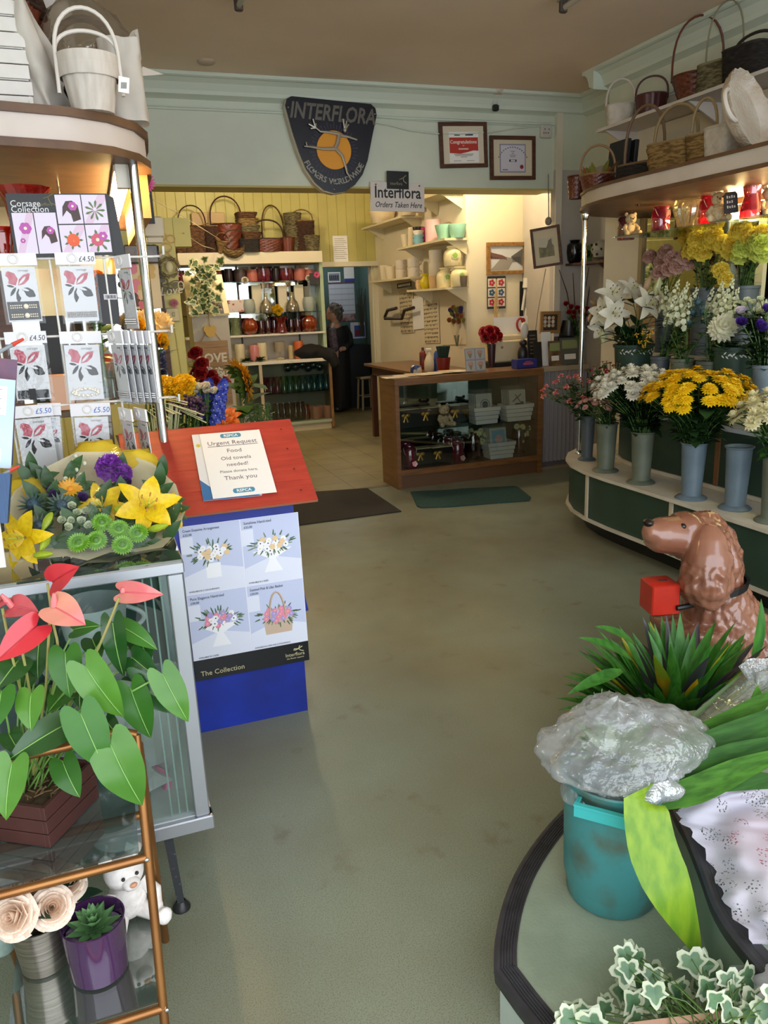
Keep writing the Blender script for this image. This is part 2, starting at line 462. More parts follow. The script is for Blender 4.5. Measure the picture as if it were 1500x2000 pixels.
def pic(name,label,cat,corners,y=None,x=None,bar=.03,dep=.02,fm=None,mount=None,group=None):
    """picture on a wall from its four corners (tl, tr, br, bl)"""
    pts=[P(a,b_,Y=(y if not isinstance(y,tuple) else y[q_])) if y is not None else P(a,b_,X=x) for q_,(a,b_) in enumerate(corners)]
    tl,tr,br,bl=pts;c=(tl+tr+br+bl)/4
    r=((tr+br)-(tl+bl))/2;u=((tl+tr)-(bl+br))/2
    w,h=r.length,u.length
    m=frame(c,r,u)
    t=thing(name,label,cat,c,group=group)
    b=B()
    for x0,x1,y0,y1 in ((-w/2,w/2,h/2-bar,h/2),(-w/2,w/2,-h/2,-h/2+bar),(-w/2,-w/2+bar,-h/2+bar,h/2-bar),(w/2-bar,w/2,-h/2+bar,h/2-bar)):
        rect(b,m,x0,y0,x1,y1,0,dep)
    b.out('frame',fm or DWOOD,t,world=True)
    if mount:
        b=B();rect(b,m,-w/2+bar,-h/2+bar,w/2-bar,h/2-bar,0,dep*.4);b.out('mount',mount,t,world=True)
    return t,m,w,h
OAK=mat('#7a4c28',.5,h2='#653c1e',nscale=7,stretch=(2,2,2))
t,m,w,h=pic('framed_certificate','wood framed certificate with a red Congratulations banner on the mint wall','certificate',((857,239),(950,239),(950,327),(858,329)),y=YB-.012,mount=mat('#d9cdb6',.7))
b=B();rect(b,m,-.13,-.135,.14,.1,.008,.010,0)
b.prism([(-.128,.058),(.135,.058),(.135,-.045),(.09,-.042),(.03,-.055),(-.03,-.066),(-.128,-.06)],.010,.011,1,m=m)
b.text('Congratulations',.038,m @ T((0,.012,.011)),.0005,2,bold=.0006);b.text('to',.018,m @ T((0,-.008,.011)),.0005,2);[rect(b,m,-.045+.013*i,-.035,-.036+.013*i,-.024,.011,.0115,2) for i in range(7)]
for y,ww in ((.072,.1),):rect(b,m,-.08,y,-.03,y+.01,.010,.0108,3);rect(b,m,.02,y,.09,y+.01,.010,.0108,3)
for y,ww in ((-.072,.09),(-.082,.08),(-.092,.03)):rect(b,m,-ww,y,ww,y+.004,.010,.0108,4)
for x in (-.06,.06):rect(b,m,x-.035,-.122,x+.035,-.119,.010,.0108,4)
b.out('certificate_sheet',[PAPER,mat('#b8382a',.6),mat('#f3e6dd',.6),mat('#2c2d4a',.6),mat('#7b5a56',.6)],t,world=True)
t,m,w,h=pic('framed_certificate','smaller wood framed diploma with a red wax seal beside the white socket','certificate',((956,266),(1045,266),(1043,352),(956,351)),y=YB-.012,mount=mat('#d5c9ae',.7))
b=B();rect(b,m,-.125,-.115,.125,.11,.008,.010,0);rect(b,m,-.115,-.105,.115,.1,.010,.0106,1)
for i in range(15):
    a=math.radians(150-i*120/14);rect(b,m @ T((0,-.07,0)) @ rotz(a) @ T((.155,0,0)),-.004,-.006,.004,.006,.0106,.0112,2)
for y,ww in ((.05,.02),(.035,.012),(.02,.03),(.008,.025)):rect(b,m,-ww,y,ww,y+.004,.0106,.0112,2)
rect(b,m,-.035,-.03,.035,-.012,.0106,.0114,3);rect(b,m,-.022,-.028,.022,-.015,.0114,.0118,1)
rect(b,m,-.1,-.095,-.05,-.09,.0106,.0112,3)
disc(b,m,.085,-.07,.017,.0106,.0125,4)
b.out('certificate_sheet',[mat('#8f8fa6',.7),mat('#cfcbd4',.7),mat('#6a6472',.7),BLACK,mat('#8e2b2f',.5)],t,world=True)
c=P(776,384,Y=YB-.03)
t=thing('hanging_sign','white Interflora Orders Taken Here sign hanging from the bulkhead edge','sign',c)
m=frame((c.x,YB-.03,c.z),(1,0,-.02),(0,0,1))
b=B();rect(b,m,-.235,-.115,.235,.105,0,.012);b.out('board',mat('#d6cdc6',.5),t,world=True)
b=B();b.text('Interflora',.125,m @ T((0,-.012,.0122)),.0008,sx=.86,bold=.002);b.text('Orders Taken Here',.062,m @ T((.005,-.085,.0122)),.0008,shear=.3,sx=.82,bold=.0004)
b.out('lettering',mat('#17171c',.5),t,world=True)
b=B();rect(b,m,-.095,.055,.095,.19,.013,.018);b.out('badge',mat('#0e0e10',.4),t,world=True)
b=B();b.text('Interflora',.035,m @ T((-.015,.085,.0182)),.0006,sx=.8);
b.tube([m @ V((.02,.13,.02)),m @ V((.045,.14,.02)),m @ V((.07,.16,.02))],.004,6);b.tube([m @ V((.045,.14,.02)),m @ V((.05,.115,.02)),m @ V((.075,.1,.02))],.004,6);b.tube([m @ V((.045,.14,.02)),m @ V((.01,.125,.02))],.003,6)
b.out('badge_emblem',mat('#8f8764',.4),t,world=True)
for x in (-.19,.19):
    b=B();disc(b,m,x,.085,.007,.012,.018);b.out('screw',mat('#6c6258',.4,.6),t,world=True)
c=P(1066,257,Y=YB-.02)
t=thing('wall_socket','white double wall socket high on the mint wall beside the diploma','socket',(c.x,YB,c.z))
m=frame((c.x,YB,c.z),(1,0,0),(0,0,1))
b=B();b.box(m @ V((0,0,.02)),(.105,.04,.105),bev=.006);b.out('box',mat('#c9c4bb',.5),t,world=True)
b=B()
for x,y in ((-.02,.015),(.02,.015),(-.03,-.015),(-.01,-.015),(.012,-.015)):rect(b,m,x-.004,y-.006,x+.004,y+.006,.04,.0415)
b.out('switch',mat('#5b5753',.5),t,world=True)
b=B();pts=[P(x,y,Y=YB-.025) for x,y in ((724,238),(760,244),(800,255),(850,261),(900,262),(960,258),(1010,250),(1056,246))]
b.tube(pts,.005,6);pts=[P(x,y,Y=YB-.02) for x,y in ((720,227),(800,234),(900,240),(1056,246))];b.tube(pts,.004,6)
solo('wall_cable','thin painted cable looping along the mint wall to the socket','cable',b,MINTD,P(1056,246,Y=YB-.02))
c=P(968,178,Z=ZC)
t=thing('ceiling_rose','white ceiling rose with a bare hanging lamp holder near the back','light fitting',c)
b=B();b.lathe([(.0,-.035),(.05,-.035),(.075,-.02),(.08,0)],c,24);b.out('rose',mat('#c4b6a6',.5),t,world=True)
b=B();b.tube([c+V((-.015,0,-.03)),c+V((-.025,0,-.1))],.004,6);b.tube([c+V((.015,0,-.03)),c+V((.02,0,-.1))],.004,6);b.out('flex',mat('#cfc2b4',.5),t,world=True)
b=B();b.box(c+V((0,0,-.125)),(.05,.04,.05),bev=.008);b.out('lamp_holder',BLACK,t,world=True)
c=P(403,119,Z=ZC)
b=B();b.lathe([(0,-.02),(.05,-.018),(.06,-.01),(.065,0)],c,24);solo('ceiling_rosette','small round cream disc on the brown ceiling at the left','ceiling rosette',b,mat('#bca892',.6),c)
for (x,y),lab in (((466,12),'tube light fitting on the ceiling nearer the left wall, its dark end showing'),((1100,16),'tube light fitting on the ceiling nearer the right wall, its grey tube showing')):
    c=P(x,y,Z=ZC-.07)
    t=thing('ceiling_light',lab,'ceiling light',(c.x,c.y,ZC),group='ceiling tube lights')
    b=B();b.bx(c.x-.03,c.x+.03,c.y-1.2,c.y+.03,ZC-.035,ZC,bev=.004);b.out('batten',mat('#a79c8c',.5),t,world=True)
    b=B();b.tube([c+V((0,-.02,-.0)),c+V((0,-1.17,0))],.016,12);b.out('tube',mat('#b3a998',.3),t,world=True)
    for yy in (0,-1.17):
        b=B();b.box(c+V((0,yy,.01)),(.045,.03,.07),bev=.006);b.out('end_holder',mat('#4a4038',.5),t,world=True)
def floormat(label,pts,m,h=.009):
    q=[P(x,y,Z=0) for x,y in pts];c=sum(q,V())/len(q)
    b=B();b.prism([(p.x,p.y) for p in q],0.0005,h)
    return solo('floor_mat',label,'mat',b,m,(c.x,c.y,0))
floormat('black rubber-edged floor mat beside the red roofed kennel box',((470,972),(717,955),(784,1000),(560,1030),(455,1043)),mat('#2c2a27',.95,h2='#35322d',nscale=90,bump=.4,bscale=300))
floormat('dark teal floor mat in front of the wooden glass counter',((802,962),(880,958),(900,956),(1005,951),(1012,953),(1037,973),(1034,979),(940,986),(880,991),(824,993),(815,990)),mat('#2a4e4a',.95,h2='#234440',nscale=60,bump=.4,bscale=260))
# ================================================================ KITS: flowers, baskets, vases
def petal(w0=.15):
    return lambda t:w0+(1-w0)*math.sin(PI*min(1,t*.75+.13))**.9 if t<.86 else (1-w0)*.75*max(0,(1-t)/.14)**.5+.02
def round_petal(t):return math.sin(PI*(t*.72+.06))**.8 if t<.97 else .28
def lance(t):return math.sin(PI*min(1,.03+t*.97)**.75)**.85+.02
def heart2(t):return (.86+.14*math.sin(PI/2*min(1,t/.2))) if t<.2 else math.cos((t-.2)/.8*PI/2)**.95+.005
def heart(t):
    return (math.sqrt(max(0,1-((t-.27)/.30)**2)) if t<.27 else math.cos((t-.27)/.73*PI/2)**.85)+.01
_hm={}
def head_mesh(kind,mats):
    key=(kind,tuple(m.name for m in mats))
    if key in _hm:return _hm[key]
    r=random.Random(5);b=B();Z=V((0,0,1))
    def ring(n,el,L,W,bend=0,base=.1,z=0,prof=None,fold=.1,nu=3,nw=1,mi=0,off=0,wave=0,jit=.0):
        for i in range(n):
            a=2*PI*(i+off)/n+r.uniform(-jit,jit);e=math.radians(el+r.uniform(-6,6))
            d=V((math.cos(a)*math.cos(e),math.sin(a)*math.cos(e),math.sin(e)))
            u=V((-math.cos(a)*math.sin(e),-math.sin(a)*math.sin(e),math.cos(e)))
            b.leaf(V((math.cos(a)*base,math.sin(a)*base,z)),d,u,L*r.uniform(.92,1.06),W,prof or petal(),bend,fold,nu,nw,mi,wave)
    if kind=='daisy':
        ring(15,12,.9,.15,.25,.1,0);ring(12,30,.72,.14,.3,.1,.08,off=.5);ring(8,50,.42,.12,.2,.08,.12);b.ball((0,0,.16),.2,(1,1,.6),8,5,1)
    elif kind=='mum':
        ring(14,0,.95,.2,.5,.1,0);ring(13,22,.85,.2,.3,.08,.08,off=.5);ring(11,42,.72,.19,-.2,.06,.14);ring(8,62,.6,.17,-.4,.04,.2);b.ball((0,0,.35),.22,(1,1,.9),8,5,0)
    elif kind=='flatmum':
        ring(16,2,.95,.17,.35,.1,0);ring(14,14,.8,.16,.25,.08,.08,off=.5);ring(10,28,.6,.15,.2,.06,.13);b.ball((0,0,.15),.3,(1,1,.5),9,5,1)
    elif kind=='ball':
        for k,el in enumerate((-45,-25,-5,15,32,50,68)):ring(max(5,int(18*math.cos(math.radians(el)))),el,.75,.15,-.55,.28*math.cos(math.radians(el)),.28*math.sin(math.radians(el)),off=k*.4)
        b.ball((0,0,0),.55,n=10,m=6)
    elif kind=='carn':
        for k,(el,n) in enumerate(((-5,9),(20,9),(42,8),(62,6),(80,4))):ring(n,el,.9-.05*k,.42,.3,.05,.05*k,prof=lambda t:.2+.8*t**.8,nu=4,nw=2,off=k*.37,wave=.25,fold=.05)
    elif kind=='rose':
        for k,(n,R,top,sp) in enumerate(((5,1,.02,1.75),(6,.9,.2,1.6),(6,.74,.34,1.55),(5,.57,.46,1.75),(4,.41,.54,2.0),(3,.26,.6,2.6),(2,.13,.6,3.4))):
            for i in range(n):
                a0=2*PI*(i+.37*k)/n
                def pf(u,v,a0=a0,R=R,top=top,sp=sp,k=k):
                    e=abs(u-.5)*2;az=a0+(u-.5)*sp;q=R*(math.sin(min(1,v*1.02)*PI/2)**.6)*(1+(.3 if k==0 else .2 if k==1 else .1 if k<4 else .02)*v**4)*(1+.05*(u-.5));z=-.5+(top+.5)*v-.42*e*e*v*(1 if k<5 else .4)-(.2*v**6 if k<3 else 0)+.05*math.sin(a0*7+u*5)*v
                    return V((q*math.cos(az),q*math.sin(az),z))
                b.grid(pf,7,6)
    elif kind=='lily':
        ring(3,32,1.05,.24,1.0,.05,0,prof=lance,nu=7,nw=2,fold=.18);ring(3,40,1.0,.3,.95,.05,.03,prof=lance,nu=7,nw=2,off=.5,fold=.15,wave=.02)
        for i in range(6):
            a=2*PI*i/6;e=V((math.cos(a)*.25,math.sin(a)*.25,.62));b.tube([V((0,0,.1)),e*.6+V((0,0,.1)),e],.012,4,2);b.ball(e,.05,(1.6,.6,.5),6,4,1)
        b.tube([V((0,0,.1)),V((.05,.02,.7))],.02,5,2)
    elif kind=='sun':
        ring(20,10,.62,.12,.35,.42,0,prof=lance);ring(18,22,.56,.11,.1,.4,.03,off=.5,prof=lance);b.ball((0,0,.02),.46,(1,1,.28),16,6,1)
        ring(14,-25,.6,.16,.4,.35,-.06,prof=lance,mi=2)
    elif kind=='gerb':
        ring(22,6,.78,.1,.25,.2,0,nu=4);ring(18,22,.6,.09,.2,.18,.05,off=.4);b.ball((0,0,.06),.22,(1,1,.5),10,5,1)
    elif kind=='button':
        ring(26,25,.5,.09,.9,.55,-.05,nu=3);ring(22,55,.4,.08,.8,.5,.08,off=.5,nu=3);ring(18,70,.3,.07,-.8,.36,.14,nu=2)
        b.ball((0,0,-.12),.62,(1,1,.6),14,6);b.ball((0,0,.14),.3,(1,1,.6),10,5,1)
    elif kind=='small':
        ring(5,30,.9,.45,.6,.08,0,prof=round_petal,nu=4);b.ball((0,0,.1),.16,n=7,m=4,mi=1)
    elif kind=='cup':
        for k,(el,L) in enumerate(((38,1),(60,.95),(78,.85))):ring(5,el,L,.5,-.35,.05,0,prof=round_petal,nu=5,nw=2,off=k*.45,fold=.2,wave=.04)
    elif kind=='delph':
        for k in range(34):
            a=k*2.4;z=k/34*2.2-1.1;q=.3*(1-.35*(z+1.1)/2.2);c=V((math.cos(a)*q,math.sin(a)*q,z));o=V((math.cos(a),math.sin(a),.35)).normalized()
            for i in range(5):
                e=o.orthogonal().normalized();e=Matrix.Rotation(2*PI*i/5,3,o) @ e
                b.leaf(c,(e+o*.4),o,.3,.14,round_petal,.3,.1,2,1)
            b.ball(c+o*.06,.05,n=5,m=3,mi=1)
    elif kind=='snap':
        for k in range(26):
            a=k*2.4;t=k/26;z=t*2.4-1.2;q=.28*(1-t*.7);c=V((math.cos(a)*q,math.sin(a)*q,z));o=V((math.cos(a),math.sin(a),.3)).normalized();s=1-t*.75
            if t>.72:b.ball(c,.1*s+.05,(1,1,1.3),6,4,1);continue
            for i in range(5):
                e=o.orthogonal().normalized();e=Matrix.Rotation(2*PI*i/5,3,o) @ e
                b.leaf(c+o*.1,(e+o*.5),o,.3*s,.18*s,round_petal,.5,.1,3,1)
    elif kind=='berry':
        for i in range(9):
            q=V((r.uniform(-1,1),r.uniform(-1,1),r.uniform(-.3,.9)));b.ball(q*.7,.26,n=7,m=5,mi=0 if i<6 else 1)
    elif kind=='thistle':
        for i in range(16):
            a=2*PI*i/16;b.leaf((0,0,0),(math.cos(a),math.sin(a),.2+.15*(i % 2)),(0,0,1),1.0,.09,lance,-.2,.2,3,1,0)
        b.ball((0,0,.25),.34,(1,1,1.25),12,8,1,mod=lambda p:1+.12*math.sin(14*math.atan2(p.y,p.x))*math.cos(9*p.z))
    elif kind=='bud':
        b.lathe([(.02,-1),(.2,-.85),(.34,-.4),(.36,0),(.26,.5),(.1,.9),(.01,1)],n=10,mod=lambda a,z,i:1+.1*math.cos(3*a))
    o=b.out('flower_head',list(mats));me=o.data;bpy.data.objects.remove(o)
    _hm[key]=me
    return me
def add_head(parent,kind,mats,m,name='flower_head'):
    o=bpy.data.objects.new(name,head_mesh(kind,mats));COL.objects.link(o);o.parent=parent;o.matrix_local=m;return o
def hpos(c,d,r,spin=None):
    return T(c) @ aim(d) @ rotz(rnd.uniform(0,6.3) if spin is None else spin) @ Matrix.Diagonal((r,r,r,1))
def dome(n,R,rz=.55,maxt=80,sd=1):
    """n spread points on a flattened dome with outward directions"""
    o=[];g=random.Random(sd)
    for i in range(n):
        t=math.acos(1-(i+.5)/n*(1-math.cos(math.radians(maxt))));a=i*2.39996+g.uniform(-.25,.25)
        d=V((math.sin(t)*math.cos(a),math.sin(t)*math.sin(a),math.cos(t)))
        o.append((V((d.x*R,d.y*R,(d.z-1)*R*rz))+V((g.uniform(-1,1),g.uniform(-1,1),g.uniform(-1,1)))*R*.06,V((d.x*.8,d.y*.8,d.z+.35)).normalized()))
    return o
def foliage(b,root,tops,rr=.02,stem=.0025,nleaf=5,L=.07,W=.018,lo=.15,hi=.9,prof=lance,mi_s=1,mi_l=0,droop=.6,sd=3):
    g=random.Random(sd)
    for p in tops:
        r0=root+V((g.uniform(-rr,rr),g.uniform(-rr,rr),0));d=p-r0
        md=r0+d*.5+V((0,0,d.length*.06))-V((d.x,d.y,0))*.12
        pts=[r0,md,p];b.tube(pts,stem,5,mi_s)
        for k in range(nleaf):
            t=lo+(hi-lo)*(k+g.random())/nleaf
            q=r0.lerp(md,t*2) if t<.5 else md.lerp(p,t*2-1)
            a=g.uniform(0,6.3);ld=V((math.cos(a),math.sin(a),g.uniform(.0,.9)))
            b.leaf(q,ld,V((0,0,1)),L*g.uniform(.7,1.25),W*g.uniform(.8,1.2),prof,droop*g.uniform(.4,1.4),.15,4,1,mi_l)
def bunch(label,cat,mouth,kind,hm,n,R,H,hr,group=None,name='flower_bunch',rz=.55,maxt=80,lean=(0,0),fol=(LEAF,STEMM),nleaf=5,L=.07,W=.018,extra=None,sd=1,jr=.15,depth=.08,up=0,prof=lance,lo=.2):
    """cut flowers standing in a bucket: mouth is the middle of its opening"""
    mouth=V(mouth);root=mouth-V((0,0,depth))
    t=thing(name,label,cat,root,group=group);g=random.Random(sd)
    c=mouth+V((lean[0],lean[1],H));pts=dome(n,R,rz,maxt,sd)
    b=B();foliage(b,V(),[c+p-root for p,d in pts],nleaf=nleaf,L=L,W=W,sd=sd,prof=prof,lo=lo)
    b.out('foliage',list(fol),t)
    for p,d in pts:
        if up:d=(d+V((0,0,up))).normalized()
        add_head(t,kind,hm,hpos(c+p-root,d,hr*g.uniform(1-jr,1+jr)))
    if extra:extra(t,c-root)
    return t
def vessel(name,label,cat,c,prof,m,group=None,th=.004,n=28,mod=None,parts=None,rz=0):
    """hollow lathe with a wall: prof = outer (r, z) from the foot up"""
    t=thing(name,label,cat,c,rz,group)
    b=B();inner=[(max(.002,r-th),max(z,prof[0][1]+th)) for r,z in prof[::-1]]
    b.lathe(prof+inner,n=n,mod=mod,capb=True,capt=True)
    b.out('body',m,t)
    if parts:parts(t)
    return t
def solo_vessel(name,label,cat,c,prof,m,group=None,th=.004,n=28,mod=None,rz=0,ax=None):
    b=B();inner=[(max(.002,r-th),max(z,prof[0][1]+th)) for r,z in prof[::-1]]
    b.lathe(prof+inner,n=n,mod=mod,capb=True,capt=True)
    o=b.out(name,m);
    if ax:o.data.transform(ax)
    o.location=c;o.rotation_euler=(0,0,rz);return tag(o,label,cat,group)
def bucket(label,c,h,rt,m,group=None,rb=None,flare=True,name='flower_bucket'):
    rb=rb or rt*.78
    prof=[(rt*1.22,0),(rt*1.25,.006),(rt*1.1,.014),(rb*1.02,.022),(rb,.04),(rt*.97,h-.012),(rt*1.08,h-.006),(rt*1.1,h)] if flare else [(rb,0),(rb,.005),(rt*.97,h-.02),(rt*1.04,h-.018),(rt*1.05,h)]
    return solo_vessel(name,label,'bucket',c,prof,m,group)
WICK=mat('#6d4a2a',.7,h2='#3d2510',nscale=2.5,bump=.5,bscale=40,stretch=(9,9,40),lo=.42,hi=.58)
WICKL=mat('#a1824e',.7,h2='#6d5228',nscale=2.5,bump=.5,bscale=40,stretch=(9,9,40),lo=.42,hi=.58)
WICKD=mat('#4a2a18',.6,h2='#241208',nscale=2.5,bump=.5,bscale=40,stretch=(9,9,40),lo=.42,hi=.58)
WICKR=mat('#6b2e18',.4,h2='#4e1d10',nscale=12,bump=.3,bscale=90,coat=.3)
WICKO=mat('#7d7350',.8,h2='#4c442a',nscale=2.5,bump=.5,bscale=40,stretch=(9,9,40),lo=.42,hi=.58)
WICKB=mat('#2a241f',.6,h2='#120e0c',nscale=2.5,bump=.5,bscale=40,stretch=(9,9,40),lo=.42,hi=.58)
WICKW=mat('#d2cbbf',.7,h2='#bcb4a6',nscale=15,bump=.3,bscale=90)
def basket(label,c,rb,rt,h,m,handle=0,hr=.005,group='baskets',sq=0,rz=0,hm=None,n=48,nr=9,sx=1,sy=1,belly=0,tilt=None,name='basket',lid=None,slats=0,htilt=0,amp=.035):
    """woven basket; handle = height of the arched handle above the rim"""
    t=thing(name,label,'basket',c,rz,group)
    if tilt:t.rotation_euler=(tilt[0],tilt[1],rz)
    def shp(a):
        if not sq:return 1
        return 1/((abs(math.cos(a))**sq+abs(math.sin(a))**sq)**(1/sq))
    k=n//4
    def rad(a,z,i):return shp(a)*(1+amp*math.sin(k*a+PI*(i//2 % 2))) if not slats else shp(a)*(1+amp*(1 if math.sin(slats*a)>-.75 else -1))
    prof=[]
    for i in range(nr*2+1):
        z=h*i/(nr*2);q=i/(nr*2);prof.append((rb+(rt-rb)*q+belly*math.sin(PI*q),z))
    inner=[(rt-.008,h),(rb-.008,.008)]
    b=B();S3=Matrix.Diagonal((sx,sy,1))
    b.lathe(prof,n=n,mod=rad,ax=S3);b.lathe(inner,n=n,mod=lambda a,z,i:shp(a),capb=False,capt=True,ax=S3)
    b.out('body',m,t,ang=60)
    b=B();ring=[V((sx*(rt-.002)*shp(a)*math.cos(a),sy*(rt-.002)*shp(a)*math.sin(a),h)) for a in [2*PI*i/32 for i in range(32)]]
    b.tube(ring,.007,6,closed=True);b.out('rim',hm or m,t)
    if handle:
        w=rt*sx*.98;b=B();pts=[]
        for i in range(17):
            a=PI*i/16;x=w*math.cos(a)*(1+.12*math.sin(a));z=h-.02+handle*math.sin(a)**.75
            pts.append(V((x,htilt*math.sin(a),z)))
        b.tube(pts,hr,7);b.out('handle',hm or m,t)
    if lid:lid(t,h)
    return t
def teddy(label,c,s,m,rz=0,nose='#6b4630',lean=0,group=None,ribbon=None,lying=False):
    """small plush bear, sitting; s = height"""
    t=thing('teddy_bear',label,'teddy bear',c,rz,group)
    from mathutils import noise as nz
    b=B();f=lambda p:1+.05*nz.noise(p*7)
    b.ball((0,0,.3*s),.25*s,(1,.85,1.15),18,12,mod=f)
    b.ball((0,-.05*s,.72*s),.23*s,(1.05,.95,.95),18,12,mod=f)
    b.ball((0,-.25*s,.67*s),.11*s,(1,.9,.8),12,8,mod=f)
    for sx in (-1,1):
        b.ball((sx*.19*s,0,.92*s),.085*s,(1,.55,1),10,8)
        b.tube([V((sx*.2*s,-.03*s,.47*s)),V((sx*.31*s,-.14*s,.32*s)),V((sx*.27*s,-.25*s,.2*s))],[.085*s,.09*s,.075*s],10);b.ball((sx*.27*s,-.26*s,.19*s),.08*s,n=10,m=6)
        b.tube([V((sx*.13*s,-.05*s,.12*s)),V((sx*.24*s,-.25*s,.1*s)),V((sx*.29*s,-.4*s,.11*s))],[.12*s,.105*s,.09*s],10);b.ball((sx*.29*s,-.41*s,.12*s),.105*s,(1,.7,1.1),10,6)
    b.out('body',m,t,noise=.012*s,nsc=40/s*.2)
    for x in (-.085,.085):
        b=B();b.ball((x*s,-.255*s,.77*s),.024*s,n=8,m=6);b.out('eye',mat('#1b1614',.2),t)
    b=B();b.ball((0,-.345*s,.7*s),.04*s,(1.2,.7,.8),8,6);b.out('nose',mat(nose,.4),t)
    if ribbon:
        b=B();b.tube([V((math.cos(a)*.17*s,math.sin(a)*.15*s-.02*s,.52*s)) for a in [2*PI*i/14 for i in range(14)]],.03*s,6,closed=True)
        for sx in (-1,1):b.ball((sx*.09*s,-.2*s,.5*s),.06*s,(1.2,.5,.8),8,6)
        b.out('ribbon',ribbon,t)
    return t
def jar(label,c,r,h,m,group=None,name='glass_jar',handle=False,flower=None,neck=.8):
    prof=[(r*.92,0),(r,.008),(r*1.03,h*.5),(r*.98,h*.82),(r*neck,h*.9),(r*neck*1.05,h*.93),(r*(neck+.12),h*.97),(r*(neck+.1),h)]
    def parts(t):
        if handle:
            b=B();b.tube([V((r*math.cos(a),-r*.55*math.sin(a)-.25*r,h*.88-abs(math.sin(a))*h*.45)) for a in [PI*i/12 for i in range(13)]],.0018,5);b.out('wire_handle',mat('#d8d2c8',.4),t)
        if flower:add_head(t,'small',flower,T((r*.35,-r*1.05,h*.22)) @ aim((0,-1,.1)) @ Matrix.Diagonal((r*.45,r*.45,r*.45,1)),'paper_flower')
    return vessel(name,label,'jar',c,prof,m,group,th=.003,parts=parts if (handle or flower) else None,n=24)
def hourglass(label,c,r,h,m,group=None,name='glass_vase',tw=0,waist=.62,rim=1.05):
    prof=[(r*.85,0),(r*.88,.01),(r*.8,h*.25),(r*waist,h*.52),(r*.78,h*.8),(r*rim,h)]
    return solo_vessel(name,label,'vase',c,prof,m,group,th=.004,n=32,mod=(lambda a,z,i:1+.04*math.sin(8*a+tw*z)) if tw else None)
# ================================================================ RIGHT HAND FLOWER DISPLAY
GREEN=mat('#2f473c',.45,h2='#294034',nscale=4)
IVORY=mat('#d8d2c2',.5,h2='#c8c0ae',nscale=6)
TRIMB=mat('#6b4c33',.5,h2='#573c27',nscale=9)
def outline(off,y0=2.15):
    """plan of the curved front, moved off metres into the stand"""
    base=[(2.885,y0),(2.885,3.6),(2.875,3.95),(2.885,4.2),(2.93,4.42),(3.02,4.62),(3.15,4.79),(3.33,4.92),(3.55,4.99),(3.88,5.02)]
    if not off:return base+[(3.88,y0)]
    o=[]
    for i,p in enumerate(base):
        a=V(base[max(0,i-1)]);c=V(base[min(len(base)-1,i+1)]);d=(c-a).normalized()
        o.append((p[0]+d.y*off,p[1]-d.x*off))
    o[0]=(o[0][0],y0);o[-1]=(3.88,o[-1][1])
    return o+[(3.88,y0)]
t=thing('flower_stand','long curved green and ivory stepped flower stand along the right wall','flower stand',(3.4,3.6,0))
b=B();b.prism(outline(.12),0,.12);b.out('plinth',mat('#17191a',.5),t,world=True,smooth=True)
b=B();b.prism(outline(.02),.13,.43);b.out('base_panel',GREEN,t,world=True)
b=B();b.prism(outline(0),.12,.137);b.out('bottom_edging',IVORY,t,world=True)
b=B();b.prism(outline(-.008),.43,.45);b.out('ledge_board',IVORY,t,world=True)
for (x,y),(x2,y2) in (((1146,960),(1146,1030)),((1303,1000),(1303,1090))):
    ol=outline(.012);q=P(x,y,Z=.3)
    best=min(range(len(ol)-2),key=lambda i:abs(V(ol[i]).to_3d().angle(V((q.x,q.y,0))) if 0 else V((ol[i][0],ol[i][1])).normalized().angle(V((q.x,q.y)).normalized())))
    bd=None
    for i in range(len(ol)-2):
        for k in range(20):
            p=V(ol[i]).lerp(V(ol[i+1]),k/20);e=abs(p.normalized().angle(V((q.x,q.y)).normalized()))
            if p.y<4.8 and (bd is None or e<bd[0]):bd=(e,p,(V(ol[i+1])-V(ol[i])).normalized())
    p,d=bd[1],bd[2]
    b=B();b.box((p.x,p.y,.283),(.024,.012,.293),rz=math.atan2(d.y,d.x));b.out('divider_strip',mat('#cdc0a4',.5),t,world=True)
b=B();b.prism(outline(.35),.45,.82);b.out('riser_panel',GREEN,t,world=True)
b=B();b.prism(outline(.335),.452,.475);b.out('riser_skirting',IVORY,t,world=True)
b=B();b.prism(outline(.33),.82,.842);b.out('ledge_board',IVORY,t,world=True)
b=B();b.prism(outline(.345),.795,.82);b.out('ledge_lip',mat('#d9dde0',.4),t,world=True)
for y in (4.02,3.42,2.85):
    b=B();b.bx(3.225,3.24,y-.015,y+.015,.475,.795);b.out('divider_strip',mat('#7c5636',.5),t,world=True)
b=B();b.prism(outline(.72),.842,1.13);b.out('riser_panel',GREEN,t,world=True)
b=B();b.prism(outline(.70),1.13,1.15);b.out('ledge_board',IVORY,t,world=True)
b=B();b.bx(3.865,3.88,2.15,4.98,1.15,2.08);b.out('mirror_back',MIRROR,t,world=True)
for y in (4.985,4.1,3.25,2.62):
    b=B();b.bx(3.845,3.866,y-.02,y+.02,1.15,2.08);b.out('upright',mat('#9c8a62',.5) if y>4.9 else mat('#8b8c86',.35,.6),t,world=True)
t=thing('display_canopy','white and brown edged canopy on a chrome pole over the right flower stand','canopy',(3.4,3.6,2.085))
co_=[(x+.065,y) for x,y in outline(0)[:-2]]+[(3.9,5.05),(3.9,2.15)]
co2=[(x+.055,y+.0) for x,y in outline(-.0)[:-2]]+[(3.9,5.06),(3.9,2.15)]
b=B();b.prism(co2,2.085,2.105,0,m=None);b.prism(co2,2.178,2.195,0);b.out('edge_trim',TRIMB,t,world=True)
b=B();b.prism(co_,2.105,2.178,0);b.out('fascia',mat('#cfc4b8',.5,h2='#c4b8ab',nscale=5),t,world=True)
